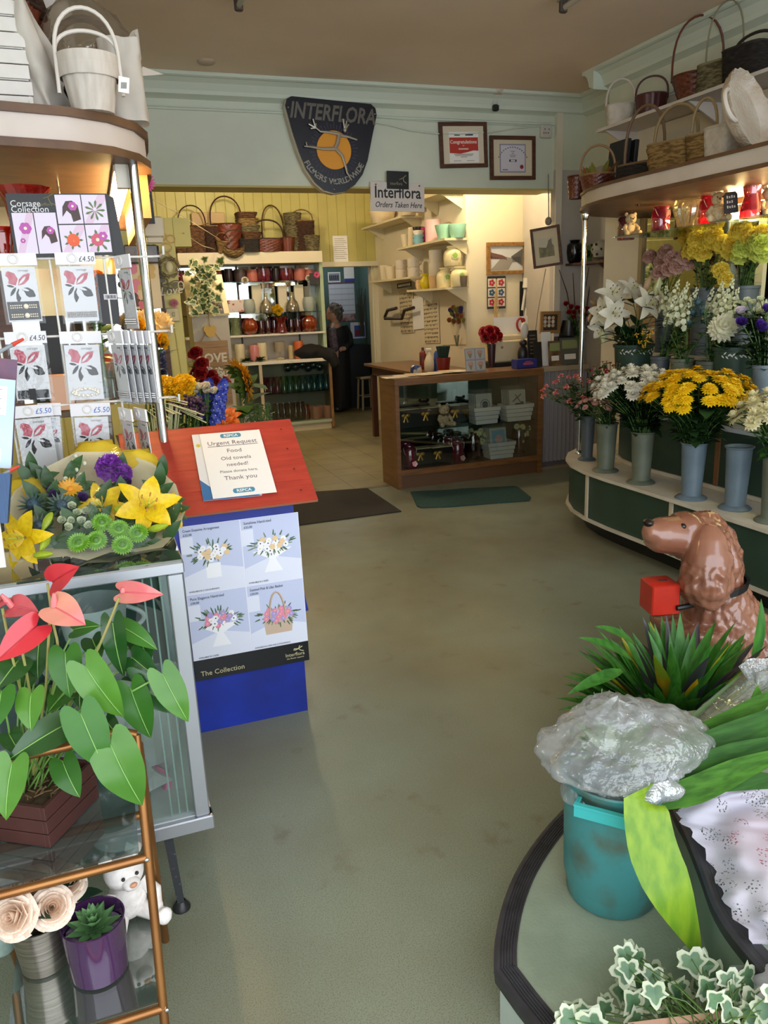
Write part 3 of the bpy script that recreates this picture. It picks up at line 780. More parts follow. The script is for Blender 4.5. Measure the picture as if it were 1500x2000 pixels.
b=B();b.tube([(3.185,4.72,.45),(3.185,4.72,2.09)],.016,14);b.lathe([(.028,.45),(.028,.46),(.018,.475)],(3.185,4.72,0),14);b.lathe([(.017,2.04),(.026,2.055),(.026,2.085)],(3.185,4.72,0),14,capb=False)
b.out('pole',CHROME,t,world=True)
c=P(1472,480,X=3.3)
c=P(1487,500,X=3.83);b=B();b.bx(3.82,3.85,c.y-.03,c.y+.03,1.15,2.085);b.out('upright',mat('#c9bfa2',.4),t,world=True)
b=B();b.tube([(3.74,2.3,1.985),(3.74,4.25,1.985)],.019,14);lampo=b.out('tube',emis('#ffd894',150),t,world=True)
b=B();b.bx(3.715,3.765,2.25,2.3,1.955,2.07);b.bx(3.715,3.765,4.25,4.3,1.955,2.07);b.bx(3.72,3.76,2.3,4.25,2.05,2.085);b.out('tube_holder',mat('#d8d0c0',.5),t,world=True)
b=B();b.bx(3.3,3.86,2.3,3.62,1.915,1.921);b.bx(3.3,3.86,3.625,4.57,1.915,1.921);
solo('glass_shelf','long clear shelf with a bright shiny edge under the right canopy','shelf',b,glass('#cfe0e2',.25),(3.58,3.6,1.915),smooth=False)
OLIVE=mat('#6c7363',.45,h2='#5c6455',nscale=9);BLUEG=mat('#6d7f8c',.4,h2='#61727f',nscale=9);GREYB=mat('#515a60',.45)
YM=(leafmat('#fbdc28','#f4cb14',tr=.3),leafmat('#e0ae10','#cf9c0c',tr=.1));WM=(leafmat('#f1eee4','#e2e0cc',tr=.2),leafmat('#dfe0a4','#cfd090',tr=.1))
CM=(leafmat('#efe9c6','#e2dba8',tr=.2),leafmat('#d9d48c','#c9c47c',tr=.1));PKM=(leafmat('#d9a79a','#c38e84',tr=.2),leafmat('#b9746c','#a9645c',tr=.1))
bucket('olive green flower bucket, third from the empty one, holding small pink flowers',(3.0,4.14,.45),.315,.068,OLIVE,'flower buckets on the front ledge')
bucket('olive green flower bucket under the white chrysanthemums',(2.985,3.764,.45),.315,.068,OLIVE,'flower buckets on the front ledge')
bucket('blue grey flower bucket under the bright yellow chrysanthemums',(2.985,3.333,.45),.315,.068,BLUEG,'flower buckets on the front ledge')
bucket('empty blue grey flower bucket on the front ledge',(3.03,3.06,.45),.33,.066,BLUEG,'flower buckets on the front ledge')
c=P(1507,1018,Z=.45);bucket('olive flower bucket cut off by the right edge under the cream chrysanthemums',c,.33,.066,OLIVE,'flower buckets on the front ledge')
mo=c+V((0,0,.33))
bunch('bunch of cream spider chrysanthemums at the right edge above the front ledge','flowers',mo,'mum',CM,26,.2,.29,.05,rz=.7,sd=4,up=.3,L=.09,W=.022)
c=P(1146,898,Z=.45);bucket('slim dark grey flower bucket at the curved end behind the chrome pole',c,.31,.05,GREYB,'flower buckets on the front ledge')
MLEAF=leafmat('#3a5a30','#2c4a26',tr=.15);MD=leafmat('#25401f','#1d3519',tr=.12)
def mumleaf(t):return lance(t)*(.75+.25*abs(math.sin(t*9)))
bunch('big bunch of bright yellow chrysanthemums on the front ledge','flowers',(2.985,3.333,.765),'flatmum',YM,96,.275,.38,.043,rz=.55,maxt=92,sd=2,up=.6,nleaf=6,L=.1,W=.034,fol=(MLEAF,STEMM),prof=mumleaf)
bunch('big bunch of white chrysanthemums beside the yellow ones','flowers',(2.985,3.764,.765),'mum',WM,66,.25,.36,.042,rz=.62,maxt=84,sd=3,up=.4,lean=(-.02,.03),nleaf=6,L=.1,W=.034,fol=(MD,STEMM),prof=mumleaf)
bunch('bunch of small dusty pink santini flowers by the chrome pole','flowers',(3.0,4.14,.765),'button',PKM,16,.12,.16,.022,lean=(-.07,.02),sd=5,nleaf=9,L=.07,W=.01,fol=(MLEAF,STEMM))
HB=(mat('#c4554a',.3),mat('#d98a80',.3))
bunch('hypericum branches with pink red berries beside the chrome pole','flowers',(c.x,c.y,.76),'berry',HB,22,.2,.27,.022,rz=.9,maxt=88,lean=(-.1,.08),sd=6,nleaf=8,L=.06,W=.02,fol=(MD,STEMM))
RB=(leafmat('#8e1f2b','#701720',tr=.1),mat('#e5ded0',.6))
bunch('dark red and white filler flowers behind the white chrysanthemums','flowers',P(1196,800,Y=4.45),'small',RB,30,.19,.33,.017,sd=7,rz=.6,nleaf=7,L=.07,W=.02,fol=(MD,STEMM))
def tier(label,x,y,X,zb,r,m,group='flower buckets on the second tier',motif=False,flare=False):
    p=P(x,y,X=X);o=bucket(label,(p.x,p.y,zb),p.z-zb,r,m,group,rb=r*.8,flare=flare)
    if motif:
        o2=B();h=p.z-zb;n=30
        for i in range(n):
            a=PI+.2+(PI*.95)*i/n;rr=r*.985+.003;z=h-.045+.006*math.sin(i*1.9)
            q=V((rr*math.cos(a),rr*math.sin(a),z));u=V((-math.sin(a),math.cos(a),0))
            o2.leaf(q,u+V((0,0,.9 if i % 2 else -.9)),V((math.cos(a),math.sin(a),0)),.022,.0045,lance,0,0,3,1)
        if motif==2:
            for k in range(5):
                a=PI+.5+k*.42;rr=r*.9;q=V((rr*math.cos(a),rr*math.sin(a),h*.25));o2.leaf(q+V((0,0,0)),(0,0,1),V((math.cos(a),math.sin(a),0)),.05,.014,lance,0,0,4,1)
        o3=o2.out('white_motif',mat('#cfd3c8',.6));o3.parent=o
    return p
DG=mat('#28443a',.5)
p1=tier('large dark green bucket with a white leaf border under the lilies',1238,672,3.42,.842,.13,DG,motif=1)
p2=tier('small blue grey bucket beside the large lily bucket',1290,696,3.34,.842,.06,GREYB)
p3=tier('small olive bucket, middle of the second tier, under the cream snapdragons',1332,700,3.36,.842,.068,OLIVE)
p4=tier('small olive bucket left of the large dark green bucket on the right',1385,705,3.36,.842,.07,mat('#545c50',.45))
p5=tier('large dark green bucket with white leaf border right of centre on the second tier',1437,676,3.42,.842,.12,DG,motif=2)
p6=tier('blue grey bucket at the right edge of the second tier',1496,712,3.34,.842,.065,BLUEG)
LW=(leafmat('#f3efe2','#e6e3c6',tr=.25,nscale=5),leafmat('#8a4a1c','#6b3714'),mat('#c9cf8a',.5))
def pxbunch(label,cat,mouth,items,X,fol=(LEAF,STEMM),nleaf=4,L=.1,W=.025,group=None,sd=1,name='flower_bunch',out=.6,prof=lance,lo=.2,face=V((-.5,-.75,.35)),rr=.03,extra=0):
    """items: (kind, mats, x, y, radius in metres, X offset, direction or None)"""
    mouth=V(mouth);root=mouth-V((0,0,.08));t=thing(name,label,cat,root,group=group);g=random.Random(sd)
    pts=[]
    for kind,hm,x,y,r,dx,d in items:
        q=P(x,y,X=X+dx);pts.append(q-root)
        o=(q-mouth);d=V(d) if d else (o.normalized()*out+face)
        add_head(t,kind,hm,hpos(q-root,d,r))
    cen=sum(pts,V())/len(pts)
    for _ in range(extra):pts.append(cen*g.uniform(.45,.95)+V((g.uniform(-1,1)*.12,g.uniform(-1,1)*.12,0)))
    b=B();foliage(b,V(),pts,rr=rr,nleaf=nleaf,L=L,W=W,sd=sd,prof=prof,lo=lo,stem=.003);b.out('foliage',list(fol),t)
    return t
PKB=(leafmat('#d99a86','#b9b070',tr=.2),);WBUD=(leafmat('#e2e4b4','#cdd69a',tr=.2),)
pxbunch('tall white lilies with pink buds above the large dark green bucket','flowers',p1,[
    ('lily',LW,1196,575,.115,-.1,(-.3,-.8,.5)),('lily',LW,1232,568,.105,-.02,(.1,-.8,.6)),('lily',LW,1262,596,.12,-.08,(.1,-.9,.3)),('lily',LW,1288,592,.105,-.04,(.5,-.7,.3)),
    ('lily',LW,1178,612,.11,-.12,(-.7,-.6,.3)),('lily',LW,1197,612,.115,-.16,(-.2,-.9,.1)),('lily',LW,1176,640,.095,-.1,(-.6,-.6,-.3)),
    ('bud',PKB,1160,592,.05,-.1,(-.8,-.3,.3)),('bud',PKB,1264,556,.055,0,(.2,-.2,.9)),('bud',WBUD,1284,560,.06,-.02,(.1,-.2,1)),('bud',PKB,1153,620,.045,-.08,(-.6,-.4,-.6)),('bud',WBUD,1178,660,.05,-.12,(0,-.2,-1))],
    3.42,fol=(leafmat('#234620','#1a3819',tr=.12),STEMM),nleaf=4,L=.17,W=.028,sd=3,rr=.07,extra=8)
SN=(leafmat('#eef0d4','#dfe3b8',tr=.25),)
pxbunch('cream snapdragon spikes between the lilies and the thistles','flowers',p3,[('snap',SN,x,y,.075,dx,(a,-.3,1)) for x,y,dx,a in ((1300,585,0,-.2),(1318,575,-.03,0),(1335,580,0,.1),(1312,605,-.06,-.1),(1340,612,-.05,.2),(1326,598,-.05,.05),(1350,590,.02,.25))],3.36,nleaf=9,L=.08,W=.013,sd=8,fol=(leafmat('#3d6a2c','#31582a',tr=.15),STEMM),extra=6)
pxbunch('white stock spikes behind the white ball chrysanthemum','flowers',p4,[('snap',SN,x,y,.07,dx,(a,-.2,1)) for x,y,dx,a in ((1388,590,0,-.1),(1405,578,0,.05),(1424,572,.03,.1),(1432,590,.02,.2),(1412,598,-.03,0))],3.4,nleaf=9,L=.08,W=.014,sd=9,fol=(leafmat('#3d6a2c','#31582a',tr=.15),STEMM),extra=7)
TH=(leafmat('#38504a','#2c413e',tr=.05),mat('#3f5f6c',.6))
pxbunch('dark blue sea thistles in the middle of the second tier','flowers',p2,[('thistle',TH,x,y,.045,-.02,None) for x,y in ((1362,592),(1352,612),(1372,610),(1345,630))],3.36,nleaf=6,L=.06,W=.012,sd=10,fol=(DLEAF,STEMM),extra=9)
pxbunch('large white ball chrysanthemum on the second tier','flowers',p5,[('ball',(leafmat('#f0eeda','#e2e1c0',tr=.2),),1411,641,.085,-.1,(-.4,-.8,.4))],3.42,nleaf=7,L=.1,W=.03,sd=12,fol=(MD,STEMM),prof=mumleaf,extra=5)
EU=(leafmat('#e8e8d8','#cfd8a8',tr=.25),);EP=(leafmat('#4b2c8c','#5f3fa5',tr=.2),)
pxbunch('purple and white lisianthus at the right end of the second tier','flowers',p6,[('cup',EP,1480,640,.05,-.06,(-.1,-.9,.4)),('cup',EP,1446,632,.042,-.05,(-.4,-.7,.5)),('cup',EP,1498,608,.04,0,None),('cup',(leafmat('#c8b6cf','#e2dbe0',tr=.2),),1447,612,.04,-.03,None)]+[('bud' if i % 3==0 else 'cup',EU,1440+(i*13) % 62,583+(i*17) % 36,.028,.02,None) for i in range(14)],3.36,nleaf=8,L=.08,W=.026,sd=13,fol=(MD,STEMM),extra=6)
pxbunch('small yellow button flowers under the lilies','flowers',p1+V((.02,-.08,-.01)),[('berry',(mat('#d8a51c',.5),mat('#c7921a',.5)),x,y,.017,-.16,None) for x,y in ((1244,655),(1256,650),(1266,658),(1250,668),(1262,668),(1272,650),(1258,676))],3.42,nleaf=4,L=.05,W=.02,sd=14,fol=(leafmat('#55722f','#43602a'),STEMM))
q1=tier('dark grey bucket of yellow carnations on the top tier',1376,562,3.72,1.15,.085,GREYB,'flower buckets on the top tier')
q2=tier('dark grey bucket of lime yellow carnations at the right of the top tier',1455,558,3.72,1.15,.085,GREYB,'flower buckets on the top tier')
q3=tier('dark bucket of dusty pink carnations on the left of the top tier',1300,590,3.72,1.15,.07,GREYB,'flower buckets on the top tier')
YC=(leafmat('#fbe869','#f2d94e',tr=.35),);LC=(leafmat('#e6ee80','#d6e062',tr=.35),);PC=(leafmat('#deb8a6','#cfa292',tr=.3),)
g_=random.Random(21)
pxbunch('mass of yellow carnations on the top tier','flowers',q1,[('carn',YC,1338+g_.uniform(0,92),458+g_.uniform(0,36),.06,-.08+g_.uniform(-.06,.04),None) for _ in range(22)]+[('carn',YC,1408,528,.055,-.12,None),('carn',YC,1418,545,.05,-.12,None),('carn',YC,1345,486,.05,-.05,None)],3.72,nleaf=4,L=.08,W=.008,sd=15,fol=(MD,STEMM))
pxbunch('mass of lime yellow carnations at the right of the top tier','flowers',q2,[('carn',YC if i<8 else LC,1432+g_.uniform(0,62),(448 if i<8 else 474)+g_.uniform(0,26),.06,-.08+g_.uniform(-.06,.04),None) for i in range(20)],3.72,nleaf=4,L=.08,W=.008,sd=16,fol=(MD,STEMM))
pxbunch('dusty pink carnations in front of the mirror on the top tier','flowers',q3,[('carn',PC,x,y,.055,dx,None) for x,y,dx in ((1270,502,-.05),(1300,492,-.05),(1312,505,-.1),(1322,520,-.1),(1338,502,-.08),(1306,525,-.1),(1292,512,-.06),(1345,512,-.05),(1288,533,-.1))],3.72,nleaf=4,L=.07,W=.008,sd=17,fol=(MD,STEMM))
GS=1.9215
def onshelf(x,y=None,X=3.42):
    p=P(x,420,X=X);return V((X,p.y,GS))
PINKG=glass('#d6246e',.15,.05,body=.35);CGL=glass('#f3efe0',.22,.05,body=.12);REDG=glass('#b3121c',.14,.05,body=.3);DRED=glass('#5b0a18',.14,.05,body=.45)
teddy('cream teddy bear sitting at the left end of the glass shelf',onshelf(1232),.15,mat('#d8c39a',.95,h2='#c4ad80',nscale=60),-.3,ribbon=mat('#b9a37a',.7))
jar('dark pink glass vase behind the left teddy bear',onshelf(1224,X=3.62),.06,.17,glass('#c87a92',.14,.05,body=.3),'pink glassware on the shelf','glass_vase')
jar('deep pink lantern jar with wire handle between bear and ribbed vase',onshelf(1291,X=3.42),.055,.15,PINKG,'pink glassware on the shelf',handle=True)
solo_vessel('ribbed_vase','clear ribbed bulbous glass vase on the glass shelf','vase',onshelf(1345),[(.055,0),(.06,.01),(.075,.06),(.092,.115),(.075,.155),(.058,.175),(.068,.19)],CGL,n=48,mod=lambda a,z,i:1+.05*math.sin(16*a))
jar('deep pink lantern jar left of the tilted bear',onshelf(1385,X=3.46),.058,.16,PINKG,'pink glassware on the shelf',handle=True)
tb=teddy('cream teddy bear holding a black message board on the glass shelf',onshelf(1402,X=3.36),.17,mat('#dcc79c',.95,h2='#c9b284',nscale=60),-.6,ribbon=mat('#b9a37a',.7))
c=onshelf(1425,X=3.34);m=frame(c+V((0,0,.085)),(1,-.5,.1),(0,.12,1));b=B()
b.prism([(-.035,-.05),(.035,-.05),(.035,.045),(.025,.06),(-.025,.06),(-.035,.045)],0,.012,m=m)
o=solo('message_board','small black hanging message board in front of the tilted bear','sign',b,mat('#1d1b1c',.5),c,smooth=False)
b=B()
for i in range(3):
    for j in range(4-i % 2):rect(b,m,-.022+.012*j,.028-i*.026,-.015+.012*j,.042-i*.026-.003*(j % 2),.0122,.0128)
o2=b.out('lettering',mat('#d9d2c2',.6));o2.data.transform(T(-c));o2.parent=o
hourglass('tall deep pink hourglass vase at the right of the glass shelf',onshelf(1466,X=3.4),.065,.22,glass('#e0406e',.2,.05,body=.3),tw=30)
teddy('cream teddy bear at the right edge of the glass shelf',onshelf(1500,X=3.5),.17,mat('#dcc79c',.95,h2='#c9b284',nscale=60),-.3)
t=thing('wall_shelf','long white painted shelf high on the right wall carrying baskets','shelf',(3.75,3.7,2.69))
b=B();b.bx(3.6,XB,2.2,5.22,2.69,2.71);b.out('board',mat('#cfc8c0',.5),t,world=True)
for y in (5.15,4.3,3.1):
    b=B();b.prism([(3.62,2.69),(XB,2.69),(XB,2.55)],y-.008,y+.008,m=Matrix(((1,0,0,0),(0,0,1,0),(0,1,0,0),(0,0,0,1))));b.out('bracket',mat('#c6beb4',.5),t,world=True)
b=B();b.bx(XB-.016,XB-.004,2.2,4.9,2.205,2.685);solo('pegboard','cream perforated pegboard between the two basket shelves','board',b,mat('#c9bea6',.7),(XB-.006,3.5,2.2),smooth=False)
def up(x,X=3.74):p=P(x,200,X=X);return V((X,p.y,2.71))
RG='baskets on the high right shelf'
basket('white chip wood basket with square handle, left end of the high shelf',up(1212),.085,.1,.14,WICKW,.2,.008,RG,sq=4,hm=mat('#c6bcb2',.6),rz=-.6,n=40,nr=5,amp=.05)
basket('dark red painted wooden tub basket on the high shelf',up(1272),.085,.105,.13,mat('#4a1f20',.4),.17,.007,RG,slats=12,htilt=.12,rz=-.7,hm=mat('#58393a',.5))
basket('brown wicker basket with a tall round handle on the high shelf',up(1358),.1,.15,.14,WICKR,.36,.007,RG,hm=mat('#5b2c1a',.5),rz=-.7)
basket('pale olive woven basket with tall thin handle, behind the dark square one',up(1408),.12,.12,.15,WICKO,.36,.005,RG,sq=5,hm=mat('#7d775c',.6),rz=1.85)
basket('black square wicker basket with white lining on the high shelf',up(1465),.125,.135,.17,WICKB,.1,.009,RG,sq=6,hm=mat('#2a2420',.6),rz=1.7)
def cn(x,X=3.2,y=310):p=P(x,y,X=X);return V((X,p.y,2.196))
CG='baskets on top of the right canopy'
basket('small glossy brown basket at the left tip of the canopy',cn(1128,3.22),.05,.065,.14,WICKR,0,.005,CG)
basket('round brown wicker basket of dried orange leaves on the canopy end',cn(1168,3.2),.085,.11,.11,WICKR,.2,.008,CG,hm=mat('#8a6a48',.5),rz=-.6)
c=cn(1168,3.2)+V((0,0,.09));b=B();g_=random.Random(4)
for i in range(26):a=g_.uniform(0,6.3);b.leaf((.06*math.cos(a),.06*math.sin(a),0),(math.cos(a)*.5,math.sin(a)*.5,1),(math.cos(a),math.sin(a),0),g_.uniform(.06,.14),.018,lance,-.5,.2,4,1,i % 2)
o=b.out('dried_leaves',[mat('#a8642a',.7),mat('#7d7a32',.7)]);o.location=c;tag(o,'dried orange and olive leaves in the round wicker basket','dried leaves')
c=cn(1207,3.42);b=B();b.box(c+V((0,0,.17)),(.03,.2,.34),ry=.1,bev=.004);b.box(c+V((.05,-.02,.165)),(.03,.2,.33),ry=.08,bev=.004)
solo('box_file','black upright box file leaning behind the baskets','box file',b,mat('#17181a',.5),c)
basket('flat brown wicker tray standing on edge beside the black box file',cn(1225,3.2),.1,.13,.05,WICKD,0,.008,CG,tilt=(1.35,.1),rz=.9)
basket('black oblong basket with a tall brown hoop handle',cn(1258,3.2),.13,.14,.1,WICKB,.34,.009,CG,sq=5,hm=mat('#6a523a',.6),sy=.7,rz=1.85)
basket('tan split wood basket with rounded handle in the middle of the canopy',cn(1318,3.22),.125,.14,.17,WICKL,.22,.009,CG,sq=5,hm=mat('#8a7550',.6),sy=.75,rz=1.85,amp=.05,n=40,nr=5)
basket('tall open weave natural basket beside the white one',cn(1372,3.22),.06,.075,.17,WICKL,.2,.008,CG,sq=5,hm=mat('#9a8560',.6),amp=.08,n=32,rz=1.85)
basket('white woven square basket behind the round white tray',cn(1416,3.24),.08,.09,.18,WICKW,0,.006,CG,sq=6,hm=WICKW)
basket('black oval basket behind the white tray',cn(1430,3.6),.1,.13,.2,WICKB,.1,.008,CG)
t=thing('wicker_tray','large round white wicker tray with loop handles standing on the canopy','tray',cn(1468,3.16));t.rotation_euler=(1.25,0,.35)
b=B();b.lathe([(0.01,0),(.17,0),(.19,.02),(.2,.05),(.205,.05),(.195,.015),(.175,-.01),(.01,-.01)],(0,.2,0),48,mod=lambda a,z,i:1+(.03*math.sin(20*a) if 2<=i<=5 else 0));b.out('body',mat('#cfc6ba',.7,h2='#bcab94',nscale=7,bump=.4,bscale=60),t)
for s in (-1,1):
    b=B();b.tube([V((s*(.195+.06*math.sin(PI*i/10)),.2-.075*math.cos(PI*i/10),.045)) for i in range(11)],.011,8);b.out('loop_handle',mat('#cfc6ba',.7),t)
t=thing('wall_shelf','small dark wooden shelf on the right wall beyond the stand','shelf',(4.18,6.15,1.82))
b=B();b.bx(4.07,XR,5.75,6.32,1.815,1.835);b.out('board',DWOOD,t,world=True)
b=B();b.prism([(4.1,1.815),(XR,1.815),(XR,1.7)],5.85,5.87,m=Matrix(((1,0,0,0),(0,0,1,0),(0,1,0,0),(0,0,0,1))));b.out('bracket',DWOOD,t,world=True)
p=P(1122,505,X=4.15);solo_vessel('vase','tall glossy black vase on the small dark wall shelf','vase',(4.15,p.y,1.835),[(.045,0),(.065,.03),(.075,.1),(.07,.16),(.04,.185),(.05,.2)],mat('#101012',.15))
p=P(1178,500,X=4.16);b=B();b.lathe([(.02,.01),(.07,.03),(.095,.085),(.075,.14),(.03,.165)],(0,0,0),24,mod=lambda a,z,i:1+.05*math.sin(9*a+i*2),capb=True,capt=True)
for i in range(7):
    for k in range(3):a=2*PI*i/7+k*.4;b.ball((.09*math.cos(a),.09*math.sin(a),.05+.04*k),.012,n=6,m=4,mi=1)
o=b.out('wicker_ball',[mat('#a9a59a',.6),mat('#2c2823',.8)]);o.location=(4.15,p.y,1.835);tag(o,'pale openwork wicker ball on the small dark wall shelf','ornament')
p=P(1148,512,X=4.12)
bunch('small green hydrangea posy between black vase and wicker ball','flowers',(4.14,p.y,1.9),'small',(leafmat('#8a9a62','#71824e'),mat('#6d7b48',.6)),12,.07,.06,.03,sd=18,nleaf=4,L=.05,W=.02,depth=.06,name='posy')
# ================================================================ RIGHT FOREGROUND
def fuse(b,name,mats,parent,voxel=.012,smooth=2,world=True,noise=None,sm=True):
    """melt overlapping lumps into one continuous skin"""
    if world and parent is not None:b.bm.transform(mw(parent).inverted())
    bmesh.ops.recalc_face_normals(b.bm,faces=b.bm.faces)
    me=bpy.data.meshes.new('lump');b.bm.to_mesh(me);b.bm.free()
    o=bpy.data.objects.new('lump',me);COL.objects.link(o)
    m=o.modifiers.new('r','REMESH');m.mode='VOXEL';m.voxel_size=voxel
    if smooth:s=o.modifiers.new('s','SMOOTH');s.iterations=smooth;s.factor=.5
    dg=bpy.context.evaluated_depsgraph_get();dg.update()
    me2=bpy.data.meshes.new_from_object(o.evaluated_get(dg));me2.name=name
    bpy.data.objects.remove(o);bpy.data.meshes.remove(me)
    if noise:
        nn=[v.normal.copy() for v in me2.vertices];cc=[v.co.copy() for v in me2.vertices]
        me2.vertices.foreach_set('co',[q for c_,n_ in zip(cc,nn) for q in c_+noise(c_,n_)]);me2.update()
    for p in me2.polygons:p.use_smooth=sm
    me2.materials.clear()
    for mm_ in (mats if isinstance(mats,(list,tuple)) else [mats]):me2.materials.append(mm_)
    r=bpy.data.objects.new(name,me2);COL.objects.link(r);r.parent=parent
    return r
from mathutils import noise as NZ
DY=2.38
def dp(x,y,d=0):
    p=P(x,y,Y=DY);return V((p.x,DY+d,p.z))
t=thing('collection_dog','glossy brown dog statue with black collar and red collecting box facing left','collecting box',(dp(1430,1300).x,DY+.05,0))
k=(P(1100,1100,Y=DY)-P(1000,1100,Y=DY)).length/100
b=B();r_=lambda px:px*k
b.ball(dp(1372,1052,.0),r_(50),(1.05,.95,1.0),20,14)
b.ball(dp(1395,1070,.0),r_(45),(1,1,1.1),18,12)
b.tube([dp(1350,1052),dp(1315,1045),dp(1285,1045),dp(1270,1046)],[r_(42),r_(36),r_(32),r_(24)],16)
b.ball(dp(1272,1040),r_(20),(.8,1,1),12,8);b.ball(dp(1300,1062),r_(20),(1.5,.8,.7),12,8)
b.ball(dp(1340,1022),r_(24),(1.1,1.6,.9),12,8)
b.tube([dp(1358,1020,-.07),dp(1350,1045,-.095),dp(1344,1070,-.11),dp(1338,1100,-.118),dp(1336,1125,-.12),dp(1336,1145,-.112),dp(1338,1160,-.1)],[r_(22),r_(33),r_(40),r_(45),r_(46),r_(38),r_(20)],16)
b.tube([dp(1372,1030,-.08),dp(1380,1090,-.1),dp(1370,1140,-.1)],[r_(20),r_(28),r_(20)],14)
b.tube([dp(1405,1035,.09),dp(1428,1080,.1),dp(1424,1120,.1)],[r_(18),r_(22),r_(17)],12)
b.tube([dp(1392,1080),dp(1395,1130),dp(1398,1165)],[r_(52),r_(50),r_(54)],18)
b.tube([dp(1398,1160),dp(1410,1215,.01),dp(1430,1290,.02),dp(1440,1370,.03)],[r_(56),r_(82),r_(96),r_(100)],22)
b.ball(dp(1475,1395,.0),r_(98),(1.05,1.1,1),20,12)
b.tube([dp(1345,1215,-.07),dp(1338,1300,-.09),dp(1336,1390,-.09),V((dp(1336,1390).x,DY-.09,.03))],[r_(42),r_(34),r_(26),r_(25)],14)
b.tube([dp(1345,1215,.09),dp(1338,1300,.1),dp(1336,1390,.1),V((dp(1336,1390).x,DY+.1,.03))],[r_(42),r_(34),r_(26),r_(25)],14)
for d in (-.1,.1):b.ball((dp(1318,1300).x,DY+d,.035),.035,(1.7,1,1),12,8)
for d in (-.13,.13):b.tube([V((dp(1460,1400).x,DY+d,.1)),V((dp(1400,1400).x,DY+d,.05)),V((dp(1370,1400).x,DY+d,.035))],[.09,.055,.04],12)
mz=dp(1340,1078).z;mx=dp(1350,1050).x-t.location.x
def fur(co,n):
    w=co+V((0,0,0));a=NZ.noise(V((co.x*34+NZ.noise(co*9)*2.2,co.y*34,co.z*15)))
    muzzle=1 if co.z<mz else max(0,min(1,(co.x-mx)/.03));
    return n*(.011*a+.005*NZ.noise(V((co.x*75,co.y*30,co.z*22)))+.003*NZ.noise(co*70))*muzzle
BRN=mat('#9c6a54',.24,h2='#845440',nscale=5,coat=.5,spec=.6)
fuse(b,'body',BRN,t,.008,3,noise=fur)
b=B();b.ball(dp(1266,1021,0),r_(9),(1,1.3,.8),10,8);b.out('nose',mat('#1a1412',.25),t,world=True)
b=B();b.ball(dp(1316,1022,-.052),r_(6),n=10,m=8);b.out('eye',mat('#15100e',.1),t,world=True)
cpt=[]
for i in range(24):
    a=2*PI*i/24;p=dp(1392,1146).lerp(dp(1392,1146),0);ax=(dp(1436,1128)-dp(1348,1160))*.5
    cpt.append(dp(1392,1142)+ax*math.cos(a)*1.12+V((0,math.sin(a)*r_(60),0))+V((0,0,-.012*math.sin(a))))
b=B()
for i in range(24):
    p,q=cpt[i],cpt[(i+1) % 24];c=dp(1392,1142);n1=(p-c).normalized()*.006;n2=(q-c).normalized()*.006;u=V((.2,0,1)).normalized()*.014
    b.f([p-u+n1,q-u+n2,q+u+n2,p+u+n1]);b.f([p+u+n1,q+u+n2,q+u-n2,p+u-n1]);b.f([p-u-n1,q-u-n2,q-u+n2,p-u+n1])
b.out('collar',mat('#17171a',.3),t,world=True)
c=dp(1282,1160,-.02);b=B();b.box(c,(.115,.12,.125),rz=-.25,bev=.005);b.out('money_box',mat('#c8301f',.35,h2='#b3291b',nscale=7),t,world=True)
bo=t.children[-1];b=B();b.box(c+V((.01,0,.0632)),(.035,.006,.003),rz=-.25);o=b.out('coin_slot',mat('#2a2018',.4),None,world=False);o.data.transform(mw(t).inverted());o.parent=bo
b=B();b.tube([dp(1290,1172,-.095),dp(1315,1165,-.105),dp(1345,1155,-.11)],.011,8);b.out('strap',mat('#131315',.4),t,world=True)
c=P(1325,1390,Y=2.02);TEALB=mat('#2f7a6c',.4)
solo_vessel('flower_bucket','teal green bucket full of strappy leaves in front of the dog','bucket',(c.x,c.y,0),[(.105,0),(.11,.01),(.135,c.z-.02),(.145,c.z-.015),(.147,c.z)],TEALB)
t=thing('foliage_bunch','thick bunch of green and purple strappy leaves in front of the dog','leaves',(c.x,c.y,c.z-.1))
g_=random.Random(31);bb=[B(),B(),B()]
for i in range(300):
    a=g_.uniform(0,6.3);q=math.sqrt(g_.random());base=V((math.cos(a)*.15*q,math.sin(a)*.09*q,g_.uniform(0,.08)))
    sp=.2+1.25*q*g_.uniform(.7,1.1);d=V((math.cos(a)*sp*.95+g_.uniform(-.15,.15),math.sin(a)*sp*.6,1));up_=V((-math.cos(a),-math.sin(a),.6))
    kind=2 if i % 31==0 else (1 if i % 4==0 else 0)
    bb[kind].leaf(base+d.normalized()*.03,d,up_,g_.uniform(.24,.36)*(1.05 if q<.6 else .95),g_.uniform(.018,.03),lance,g_.uniform(.1,.6)*(1.3 if q>.7 else .6),.35,7,1)
for x,y,x2,y2 in ((1215,1310,1130,1335),(1235,1290,1165,1235),(1240,1260,1190,1215),(1470,1290,1500,1195)):
    p,q=P(x,y,Y=1.96),P(x2,y2,Y=1.92);l=p-V((c.x,c.y,c.z-.1));bb[0].leaf(l,q-p,(0,-.5,1),(q-p).length*1.15,.022,lance,.4,.3,7,1)
bb[0].out('leaf_green',leafmat('#4f9236','#37732b',tr=.3,nscale=9,stretch=(5,5,1)),t);bb[1].out('leaf_purple',leafmat('#4c4149','#3a4a44',tr=.12,nscale=7),t)
bb[2].out('leaf_yellow',leafmat('#d9a51f','#8aa52c',tr=.25,nscale=9),t)
NOSE=mat('#28272b',.45,h2='#3a3a40',nscale=14)
STEP=mat('#94a08e',.5,h2='#7f8c7a',nscale=5,bump=.1,bscale=150)
def plan(pts,z):return [(p.x,p.y) for p in (P(x,y,Z=z) for x,y in pts)]
